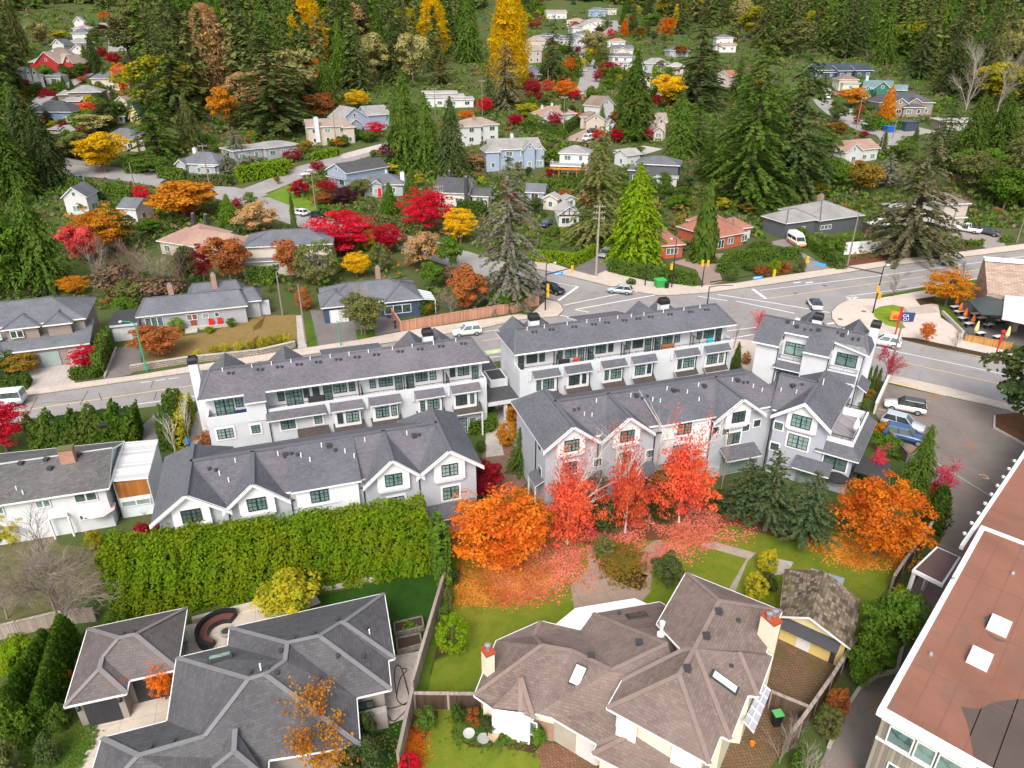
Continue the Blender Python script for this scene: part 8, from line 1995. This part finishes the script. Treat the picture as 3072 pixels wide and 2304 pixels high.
fence([(2,2,190,720),(2,2,120,640),(2,2,-10,470)],1.0,M_stucco_w,'low white garden wall beside the courtyard','wall',.1,0,False,cat='wall')
fence([(3,1,1530,1060),(3,1,1700,1230)],.7,M_conc,'low wall of the terrace planting','wall',.18,0,False,cat='wall')
# ------------------------------------------------------------------ bins, garden things, furniture
def binn(c,r,x,y,w,h,col,lid,label,name='bin',rz=.2):
 p=T(c,r,x,y);t=thing(name,label,'bin',p,rz);mb=MB();k=.42
 mb.add([(-w*k,-w*k*.8,.06),(w*k,-w*k*.8,.06),(w*k,w*k*.8,.06),(-w*k,w*k*.8,.06),(-w/2,-w*.42,h),(w/2,-w*.42,h),(w/2,w*.42,h),(-w/2,w*.42,h)],[(3,2,1,0),(0,1,5,4),(1,2,6,5),(2,3,7,6),(3,0,4,7),(4,5,6,7)]);mb.build('body',plain(col,.5),t)
 mb=MB();mb.box(-w*.53,-w*.46,h+.002,w*.53,w*.46,h+.09);mb.build('lid',plain(lid,.5),t)
binn(2,1,1268,835,1.9,1.5,(.03,.30,.06),(.05,.42,.10),'green dumpster on the pavement by the clipped hedge','dumpster');binn(2,1,1325,845,.7,1.1,(.02,.02,.02),(.03,.03,.03),'black wheelie bin beside the green dumpster')
binn(3,0,1088,1098,3.4,2.0,(.02,.11,.42),(.03,.16,.5),'blue dumpster by the bright hedge on the lane','dumpster');binn(3,0,1240,1085,5.2,3.0,(.05,.07,.11),(.06,.08,.12),'large dark container beside the blue dumpster','container')
binn(3,3,150,1300,.62,1.1,(.02,.02,.022),(.10,.42,.14),'black bin with a green lid behind the brown house');binn(0,2,1340,760,.6,1.0,(.02,.10,.45),(.02,.12,.5),'blue bin between the white house and the front row')
def bed(pts,label,leafy):
 p=[v for v in P(*pts)];o=p[0];t=thing('raised_bed',label,'raised bed',o);q=[(v-o).xy[:]for v in p];mb=MB()
 for i in range(4):mb.bar((*q[i],.25),(*q[(i+1)%4],.25),.12,.5)
 mb.build('frame',M_greywood,t);mb=MB();mb.prism(inset(q,.05),.0,.42);mb.build('soil',plain((.05,.03,.02),.95),t)
 if leafy:
  cx=[Vector((*q[0],.5)).lerp(Vector((*q[1],.5)),.15+.7*vr.random()).lerp(Vector((*q[3],.5)).lerp(Vector((*q[2],.5)),.5),vr.random()*.8+.1)[:]for _ in range(160)];nn=rnd(160);grid_mesh('plants',quads(np.array(cx),nn,rnd(160),.2*np.ones(160),.14*np.ones(160)),LM['brt'],t)
bed([(1,3,1180,575),(1,3,1415,515),(1,3,1400,435),(1,3,1170,490)],'raised bed with leafy crops by the long fence',True);bed([(1,3,1200,720),(1,3,1400,665),(1,3,1385,575),(1,3,1190,620)],'empty raised bed by the long fence',False)
def sofa():
 c=T(0,3,1850,545);t=thing('garden_sofa','curved black rattan sofa round the fire bowl on the patio','sofa',c)
 for nm,r0,r1,z0,z1,m in(('seat',1.05,1.85,.05,.45,M_black),('cushion',1.08,1.66,.452,.55,plain((.13,.05,.04),.9)),('backrest',1.68,1.95,.05,.85,M_black)):
  mb=MB();n=22;a0,a1=R(75),R(262);V=[]
  for i in range(n+1):a=a0+(a1-a0)*i/n;ca,sa=math.cos(a),math.sin(a);V+=[(r0*ca,r0*sa,z0),(r1*ca,r1*sa,z0),(r1*ca,r1*sa,z1),(r0*ca,r0*sa,z1)]
  mb.add(V,[(4*i+k,4*i+(k+1)%4,4*i+4+(k+1)%4,4*i+4+k)for i in range(n)for k in range(4)]+[(0,1,2,3),(4*n+3,4*n+2,4*n+1,4*n)]);mb.build(nm,m,t)
 f=thing('fire_bowl','round concrete fire bowl inside the curved sofa','fire bowl',c+Vector((.35,-.05,0)));mb=MB();mb.lathe([(.42,.0),(.55,.42),(.40,.42),(.36,.36)],20);mb.build('bowl',plain((.36,.33,.30),.8),f);mb=MB();mb.lathe([(.36,.37),(.34,.39)],20);mb.build('coals',M_dkgrey,f)
sofa()
def parasol(p,h,r,col,label,closed=False,cat='parasol',rot=0):
 t=thing('parasol',label,cat,p);mb=MB();mb.tube([(0,0,0),(0,0,h)],.03,6);mb.build('pole',M_metal,t);mb=MB();n=8;V=[(0,0,h)]
 if closed:mb.lathe([(.12,h*.35),(.32,h*.5),(.22,h*.75),(.06,h)],9)
 else:V+=[(r*math.cos(i*6.283/n+rot),r*math.sin(i*6.283/n+rot),h-r*.28)for i in range(n)];mb.add(V,[(0,i+1,(i+1)%n+1)for i in range(n)]);mb.add([(x*.985,y*.985,z-.04)for x,y,z in V],[(0,(i+1)%n+1,i+1)for i in range(n)])
 mb.build('canopy',plain(col,.8),t);return t
parasol(T(0,2,865,1240),2.4,1.5,(.72,.50,.50),'open pale pink parasol by the white house');parasol(T(0,2,910,500),2.5,1.3,(.03,.03,.035),'black parasol behind the spiky cedar hedge')
parasol(T(0,3,1565,690),2.6,1,(.30,.29,.28),'folded grey parasol beside the leafy garage',True);parasol(Vector((35.35,62.75,4.95)),2.3,1,(.82,.82,.81),'folded white parasol on the roof terrace',True)
parasol(T(3,2,640,945),2.4,1.6,(.03,.03,.035),'black parasol on the terrace of the end house');parasol(T(0,2,1570,610),1.8,.9,(.05,.18,.42),'blue covered parasol at the left patio',True)
def lounge(B,u,v,z,w,d,col,label,name='sofa',cat='sofa'):
 M=B.matrix_basis@Vector((u,v,z));t=thing(name,label,cat,M,B.rotation_euler.z);mb=MB();mb.box(-w/2,-d/2,.15,w/2,d/2,.45);mb.build('seat',plain(col,.8),t);mb=MB();mb.box(-w/2,d/2+.003,.15,w/2,d/2+.18,.9);mb.build('backrest',plain(col,.8),t)
 for x in(-w/2+.05,w/2-.05):mb=MB();mb.bar((x,-d/2+.05,0),(x,-d/2+.05,.147),.07);mb.build('leg',M_black,t)
lounge(tB,3.9,.2,5.76,1.5,.7,(.02,.05,.16),'navy sofa on the left balcony of the rear row');lounge(tB,11.6,1.0,5.76,1.7,.6,(.05,.05,.05),'black bench on the rear row balcony','bench','bench')
lounge(tC,21.2,.8,5.76,1.8,.7,(.32,.16,.07),'tan sofa on the balcony at the junction');lounge(tC,27.4,.8,5.76,.8,.7,(.05,.48,.60),'turquoise chair on the last balcony','chair','chair');lounge(tC,8.4,.7,5.76,.7,.6,(.62,.08,.07),'red chair on the junction row balcony','chair','chair');lounge(tC,6.8,.6,5.76,1.4,.8,(.04,.04,.045),'covered black grill on the junction row balcony','covered_grill','grill')
mb=MB();q=[T(1,3,x,y)for x,y in((1185,1045),(1170,880),(1190,810),(1230,840),(1270,970),(1290,1080),(1250,1140),(1190,1080),(1220,920),(1275,850),(1235,840),(1250,900),(1275,1000),(1300,1130),(1200,1250),(1150,1270),(1100,1200),(1110,1170),(1180,1160),(1290,1110),(1310,1070))];q=smooth(q,5);mb.tube([(p.x,p.y,.05)for p in q],.035,5);tag(mb.build('garden_hose',plain((.05,.035,.03),.6)),'dark garden hose lying in loops on the gravel','hose')
def pot(c,r,x,y,rad,h,col,label,name='planter_pot'):
 t=thing(name,label,'pot',T(c,r,x,y));mb=MB();mb.lathe([(rad*.7,0),(rad,h),(rad*.8,h),(rad*.75,h*.85)],14);mb.build('bowl',plain(col,.8),t)
pot(1,3,1995,1420,.38,.55,(.55,.38,.25),'tan pot in the curved garden bed');pot(1,3,1910,1435,.42,.3,(.36,.35,.33),'grey stone basin in the curved garden bed','stone_basin');pot(1,3,1790,1395,.4,.35,(.5,.5,.49),'pale bird bath in the curved garden bed','bird_bath');pot(2,3,2035,1470,.18,.28,(.75,.2,.02),'small orange pot by the glass awning')
# ------------------------------------------------------------------ the restaurant at the right edge
def restaurant():
 t=thing('restaurant','restaurant with a stone tower wall and glass terrace roof at the right edge','building',T(3,1,1900,960));O=t.location;q=lambda x,y,h:T(3,1,x,y,h)-O
 A=[q(1900,920,3.2),q(2560,980,3.2)];Bq=q(1980,660,8.0);mb=MB();a0=Vector((A[0].x,A[0].y,-.5));d=(A[1]-A[0]);n=Vector((-d.y,d.x,0)).normalized()
 mb.add([a0,a0+d*1.3,a0+d*1.3+n*7,a0+n*7,a0+Vector((0,0,4.4))+n*.2,a0+d*1.3+Vector((0,0,4.4))+n*.2,a0+d*1.3+n*6+Vector((0,0,8.2)),a0+n*6+Vector((0,0,8.2)),a0+d*1.3+n*7+Vector((0,0,8.2)),a0+n*7+Vector((0,0,8.2))],[(0,1,5,4),(4,5,6,7),(7,6,8,9),(0,4,7,9,3),(2,1,5,6,8),(3,9,8,2)]);mb.build('stone_wall',bricks((.36,.25,.19),(.52,.40,.32),(.2,.14,.11),.9,.3,.03),t)
 mb=MB();mb.add([a0+n*5.6+Vector((0,0,8.22))-d*.01,a0+d*1.3+n*5.6+Vector((0,0,8.22)),a0+d*1.3+n*7.2+Vector((0,0,8.22)),a0+n*7.2-d*.01+Vector((0,0,8.22)),a0+n*5.6+Vector((0,0,8.6))-d*.01,a0+d*1.3+n*5.6+Vector((0,0,8.6)),a0+d*1.3+n*7.2+Vector((0,0,8.6)),a0+n*7.2-d*.01+Vector((0,0,8.6))],[(0,1,5,4),(1,2,6,5),(2,3,7,6),(3,0,4,7),(4,5,6,7)]);mb.build('parapet',M_white,t)
 slab(t,'glass_roof',[[tuple(q(x,y,h))for x,y,h in((1745,940,3.3),(1905,905,3.6),(2080,950,3.6),(2040,1070,3.3),(1860,1060,3.3))]],[plain((.03,.05,.05),.35,.4),M_black],.12)
 slab(t,'roof',[[tuple(q(x,y,3.8))for x,y in((2060,850),(2600,1000),(2600,1200),(2035,1075))]],[plain((.66,.70,.72),.4,.4,0,.2,.4),M_white],.5)
 for x,y in((1890,1180),(2010,1150)):v=q(x,y,0);mb=MB();mb.bar((v.x,v.y,0),(v.x,v.y,3.15),.14);mb.build('column',M_black,t)
 v=q(2110,1200,0);mb=MB();mb.cbox((v.x,v.y,1.6),.9,.9,3.2);mb.build('column',M_stone,t)
restaurant()
sheet('terrace',P((3,1,1560,1000),(1740,960),(2300,1090),(2300,1340),(2100,1310),(1720,1240)),asphalt((.14,.13,.13),.15),.02)
sheet('planting_bed',P((3,1,1310,940),(1460,915),(1480,970),(1350,990)),M_bed,.14);sheet('planting_bed',P((3,1,1500,1000),(1590,990),(1715,1190),(1690,1200),(1520,1075)),M_grass,.16);sheet('verge',P((3,1,1150,1250),(1300,1262),(1900,1390),(2500,1530),(2500,1560),(2090,1468),(1160,1262)),M_bed,.15);sheet('verge',P((3,1,1020,905),(1400,835),(2400,690),(2400,715),(1410,862),(1000,925)),M_grass,.14);sheet('lawn',P((3,1,960,1030),(1020,1000),(1120,985),(1230,1010),(1150,1090),(1230,1175),(1190,1185),(1060,1150),(970,1085)),ground(((.16,.24,.02),(.22,.30,.03),(.10,.16,.015)),(.3,1.5,7)),.15)
fence([(3,1,1715,1285),(3,1,2095,1355)],1.1,boards((.50,.26,.08),.2),'orange timber fence of the restaurant terrace',pm=boards((.5,.26,.08),.2))
for i,(x,y)in enumerate(((1640,1010),(1670,1065),(1710,1115),(1775,1160))):parasol(T(3,1,x,y),2.2,1,(.85,.17,.02),'folded orange parasol on the terrace',True)
for x,y,l in((1795,1255,'left'),(2050,1300,'right')):parasol(T(3,1,x,y),2.8,1,(.80,.62,.25),'folded pale yellow parasol at the %s end of the timber fence'%l,True)
for o in COL.objects:
 if o.get('label')=='folded orange parasol on the terrace':o['group']='orange parasols on the terrace'
for i,(x,y)in enumerate(((1630,1025),(1665,1065),(1700,1120),(1750,1165),(1800,1085),(1850,1120),(1910,1175),(1840,1245),(1990,1275),(2010,1140))):
 t=thing('terrace_table','white topped table on the dark restaurant terrace','table',T(3,1,x,y),.3,'tables on the restaurant terrace');mb=MB();mb.box(-.75,-.4,.70,.75,.4,.75);mb.build('tabletop',plain((.62,.60,.60),.5),t)
 for u in(-.6,.6):mb=MB();mb.box(u-.04,-.3,0,u+.04,.3,.697);mb.build('leg',M_black,t)
t=thing('steps','grey concrete steps on the plaza','steps',T(3,1,1340,1040),R(15))
for i in range(4):mb=MB();mb.box(-2.6,-1.2+.5*i,0,2.6,-.7+.5*i,.3+.14*i);mb.build('step',plain((.40,.35,.31),.8),t)
def sign():
 t=thing('shop_sign','colourful sign block with white letters on the round lawn','sign',T(3,1,1185,1125),R(-8));mb=MB();mb.box(-1.7,-.15,.3,1.9,.15,1.7);mb.build('board',plain((.03,.05,.16),.4),t);mb=MB();mb.box(-1.75,-.2,.4,-.2,.2,1.75);mb.build('orange_panel',plain((.78,.26,.04),.4),t)
 mb=MB();mb.lathe([(.3,-.1),(.55,.05),(.4,.35)],10,0,(-.9,-.1,.9));mb.build('emblem',plain((.5,.06,.03),.4),t)
 for tx,x,z,s in(('CA',.05,1.0,.72),('CU',.25,.42,.62)):
  cu=bpy.data.curves.new('lettering','FONT');cu.body=tx;cu.size=s;cu.extrude=.02;o=bpy.data.objects.new('lettering',cu);link(o,t);o.location=(x,-.18,z);o.rotation_euler=(R(90),0,0);cu.materials.append(M_white);me_=bpy.data.meshes.new_from_object(o.evaluated_get(bpy.context.evaluated_depsgraph_get()));n_=bpy.data.objects.new('lettering',me_);link(n_,t);n_.location=o.location;n_.rotation_euler=o.rotation_euler;bpy.data.objects.remove(o)
sign()
# ------------------------------------------------------------------ a person at the driveway
def person():
 p=T(1,1,1178,1182);t=thing('person','person in dark clothes standing at the driveway beside the plank fence','person',p,.4)
 J={'pel':(0,0,.95),'ch':(0,0,1.28),'nk':(0,0,1.47),'hd':(0,-.02,1.6),'tp':(0,-.01,1.74),'ls':(-.19,0,1.42),'le':(-.25,.02,1.14),'lh':(-.2,-.14,.95),'rs':(.19,0,1.42),'re':(.25,.02,1.14),'rh':(.2,-.14,.95),'lk':(-.1,-.02,.5),'la':(-.11,.02,.08),'lt':(-.11,-.16,.03),'rk':(.1,-.02,.5),'ra':(.12,.02,.08),'rt':(.13,-.16,.03)}
 rad=dict(pel=.15,ch=.16,nk=.06,hd=.10,tp=.07,ls=.07,le=.05,lh=.045,rs=.07,re=.05,rh=.045,lk=.075,la=.05,lt=.04,rk=.075,ra=.05,rt=.04);k=list(J)
 me=bpy.data.meshes.new('body');me.from_pydata([J[i]for i in k],[(k.index(a),k.index(b))for a,b in(('pel','ch'),('ch','nk'),('nk','hd'),('hd','tp'),('ch','ls'),('ls','le'),('le','lh'),('ch','rs'),('rs','re'),('re','rh'),('pel','lk'),('lk','la'),('la','lt'),('pel','rk'),('rk','ra'),('ra','rt'))],[])
 o=bpy.data.objects.new('body',me);link(o,t);m=o.modifiers.new('Skin','SKIN');o.modifiers.new('Sub','SUBSURF').levels=1
 for i,n in enumerate(k):me.skin_vertices[0].data[i].radius=(rad[n],rad[n]);me.skin_vertices[0].data[i].use_root=n=='pel'
 me.materials.append(plain((.025,.025,.03),.8));mb=MB();mb.lathe([(.02,-.1),(.095,-.04),(.1,.05),(.06,.12),(.0,.14)],10,0,(0,-.03,1.62));mb.build('face',plain((.55,.33,.25),.6),t);mb=MB();mb.lathe([(.108,-.01),(.112,.06),(.07,.14),(0,.155)],10,0,(0,.0,1.63));mb.build('hair',M_black,t)
 for x in(-1,1):
  mb=MB();
  for f in range(5):mb.tube([(x*.2+(f-2)*.017,-.15,.95),(x*.2+(f-2)*.02,-.18,.90-.012*(2-abs(f-2))),(x*.2+(f-2)*.019,-.165,.86)],[.010,.009,.007],5)
  mb.build('hand',plain((.55,.33,.25),.6),t)
person()
# ------------------------------------------------------------------ fallen leaves, undergrowth and the far wood
def litter(name,pts,n,size,mats,label,dz=.04,cl=None):
 p=[v for v in P(*pts)];q=[v.xy[:]for v in p];xs=[a for a,b in q];ys=[b for a,b in q];C=[]
 while len(C)<n:
  x,y=vr.uniform(min(xs),max(xs)),vr.uniform(min(ys),max(ys));x+=vr.gauss(0,.35);y+=vr.gauss(0,.35);u,v=x+vr.gauss(0,.9),y+vr.gauss(0,.9)
  if inpoly(u,v,q)and noise.noise((x*.35,y*.35,3))+vr.uniform(-.5,.6)>-.15:C.append((x,y,terr(x,y)+dz+vr.random()*.03))
 C=np.array(C);N=rnd(n)*.45+np.array([0,0,1]);s=size*(.6+.8*rng.random(n));o=grid_mesh(name,quads(C,np.cross(N,rnd(n)),N,s,s*.8),mats);tag(o,label,'leaves',kind='stuff')
litter('fallen_leaves',((2,2,-100,1550),(300,1330),(700,1330),(900,1230),(1300,1140),(1700,1010),(2000,1130),(2050,1260),(1720,1360),(1640,1420),(1350,1520),(1100,1580),(1000,1500),(700,1580),(650,1640),(400,1800),(0,1900),(-200,1750)),15000,.18,leafmat((.60,.12,.085),(.72,.26,.18),(.50,.13,.07),.1),'carpet of fallen red leaves under the scarlet maples')
litter('fallen_leaves',((1,3,1650,20),(2,2,-100,1500),(100,1540),(420,1640),(300,1740),(1,3,2050,330),(1,3,1680,290)),5000,.17,leafmat((.66,.20,.03),(.72,.32,.06),(.50,.13,.02),.1),'fallen orange leaves under the broad orange maple',.05)
litter('fallen_leaves',((3,2,300,1330),(700,1300),(1300,1330),(1240,1520),(1120,1600),(800,1590),(600,1450)),5200,.17,leafmat((.68,.24,.03),(.74,.38,.06),(.48,.15,.02),.1),'fallen orange leaves under the right hand orange tree')
litter('fallen_leaves',((1,3,1300,1330),(1380,1300),(1420,1450),(1390,1659),(1230,1659)),900,.16,LM['org'],'fallen orange leaves in the bed by the small crimson bush',.06)
litter('fallen_leaves',((1,3,900,1350),(1280,1280),(1210,1690),(900,1690)),160,.16,LM['wil'],'scattered pale leaves on the dark lawn',.04)
litter('garden_plants',((2,2,740,1450),(900,1400),(1070,1480),(1090,1600),(1170,1659),(2,3,1170,60),(1110,190),(920,120),(2,2,790,1600)),1500,.26,LM['mix'],'russet low plants in the patio flower bed',.25)
litter('garden_plants',((1,3,1660,1190),(1900,1200),(2030,1320),(2212,1390),(2,3,225,1500),(0,1470),(1,3,2060,1465),(1820,1480),(1740,1450),(1700,1310)),1600,.22,LM['ced'],'low green plants in the curved garden bed',.2)
litter('garden_plants',((3,2,1000,480),(1060,480),(1230,690),(1120,680)),1500,.3,LM['brt'],'bright ground cover beside the parking lot wall',.25)
litter('garden_plants',((0,3,380,1260),(560,1250),(690,1300),(640,1659),(300,1750)),3500,.3,LM['ced'],'green ground cover beside the concrete driveway',.15)
def hillside(n):
 C=[];M_=[];kinds=[LM[k]for k in('ced','olive','dk','brn','rust','brt')];hs=[(o.matrix_basis.translation,o)for o in COL.objects if o.get('category')in('house','shed','garage','cottage','car','van','building')]
 sh=[[(o.data.vertices[i].co.x,o.data.vertices[i].co.y)for i in range(len(o.data.vertices))]for o in COL.objects if o.get('kind')=='structure' and o.name.split('.')[0]in('side_road','upper_road','far_road','lane','far_lane','road','pavement','patio','asphalt_drive','brick_drive','concrete_drive')]
 pts=np.array([p for s in sh for p in s]);HB=[]
 for l,o in hs:
  L=max((c.bound_box[6][0]for c in o.children if c.name.startswith('roof')and c.type=='MESH'),default=5);D=max((c.bound_box[6][1]for c in o.children if c.name.startswith('roof')),default=3);HB.append((o.matrix_basis.inverted(),L+.8,D+.8))
 k=0
 while k<n:
  px,py=vr.uniform(-60,3130),vr.uniform(30,760)if vr.random()<.75 else vr.uniform(30,950);p=at(px,py)
  if p.y<112 or p.y>700 or np.min((pts[:,0]-p.x)**2+(pts[:,1]-p.y)**2)<14:continue
  if any(-1.5<q.x<L and-4.5<q.y<D for m,L,D in HB for q in(m@p,)):continue
  k+=1;mi=vr.choices(range(6),(6,4,4,2,.5,3))[0];r=vr.uniform(.7,1.9)*(1+p.y/500)
  for j in range(15):v=Vector(rnd(1)[0]);C.append((p.x+v.x*r,p.y+v.y*r,p.z+.15+abs(v.z)*r*.75));M_.append(mi)
 C=np.array(C);N=rnd(len(C))*.8+np.array([0,-.2,.6]);s=(.42+.35*rng.random(len(C)))*(1+C[:,1]/330);tag(grid_mesh('undergrowth',quads(C,np.cross(N,rnd(len(C))),N,s,s*.75),kinds,None,M_),'low mixed undergrowth and shrubs covering the hillside between houses','undergrowth',kind='stuff')
hillside(6500)
def far_wood():
 C=[];kinds=[LM[k]for k in('fir','fir','ced','olive')];Q=[];M_=[]
 pr=[conifer(28,5.5,15,.45,.0,2.6,.05,.8,7,.8)for _ in range(3)]
 for poly,n in(([(-60,-60),(2280,-60),(2280,20),(1900,60),(1500,55),(1390,14),(1140,-6),(1040,30),(640,30),(280,30),(-60,40)],420),([(1400,20),(1600,100),(1900,140),(2240,230),(2260,20)],130),([(280,30),(1030,40),(1020,130),(650,230),(330,230)],90),([(-60,50),(60,90),(20,300),(-60,400)],30)):
  k=0
  while k<n:
   x,y=vr.uniform(-60,2280),vr.uniform(-60,400)
   if not inpoly(x,y,poly):continue
   p=at(x*1.3888,y*1.3888);k+=1
   if p.y<60:continue
   s=vr.uniform(.75,1.15);a=vr.random()*6.28;q=pr[k%3]*np.array([s*vr.uniform(.9,1.3),s*vr.uniform(.9,1.3),s]);ca,sa=math.cos(a),math.sin(a);q=q@np.array([[ca,sa,0],[-sa,ca,0],[0,0,1]]);Q.append(q+np.array(p[:]));M_+=[vr.randrange(4)]*len(q)
 tag(grid_mesh('far_forest',np.concatenate(Q),kinds,None,M_),'mass of dark conifers filling the wood along the top of the photo','forest',kind='stuff')
far_wood()
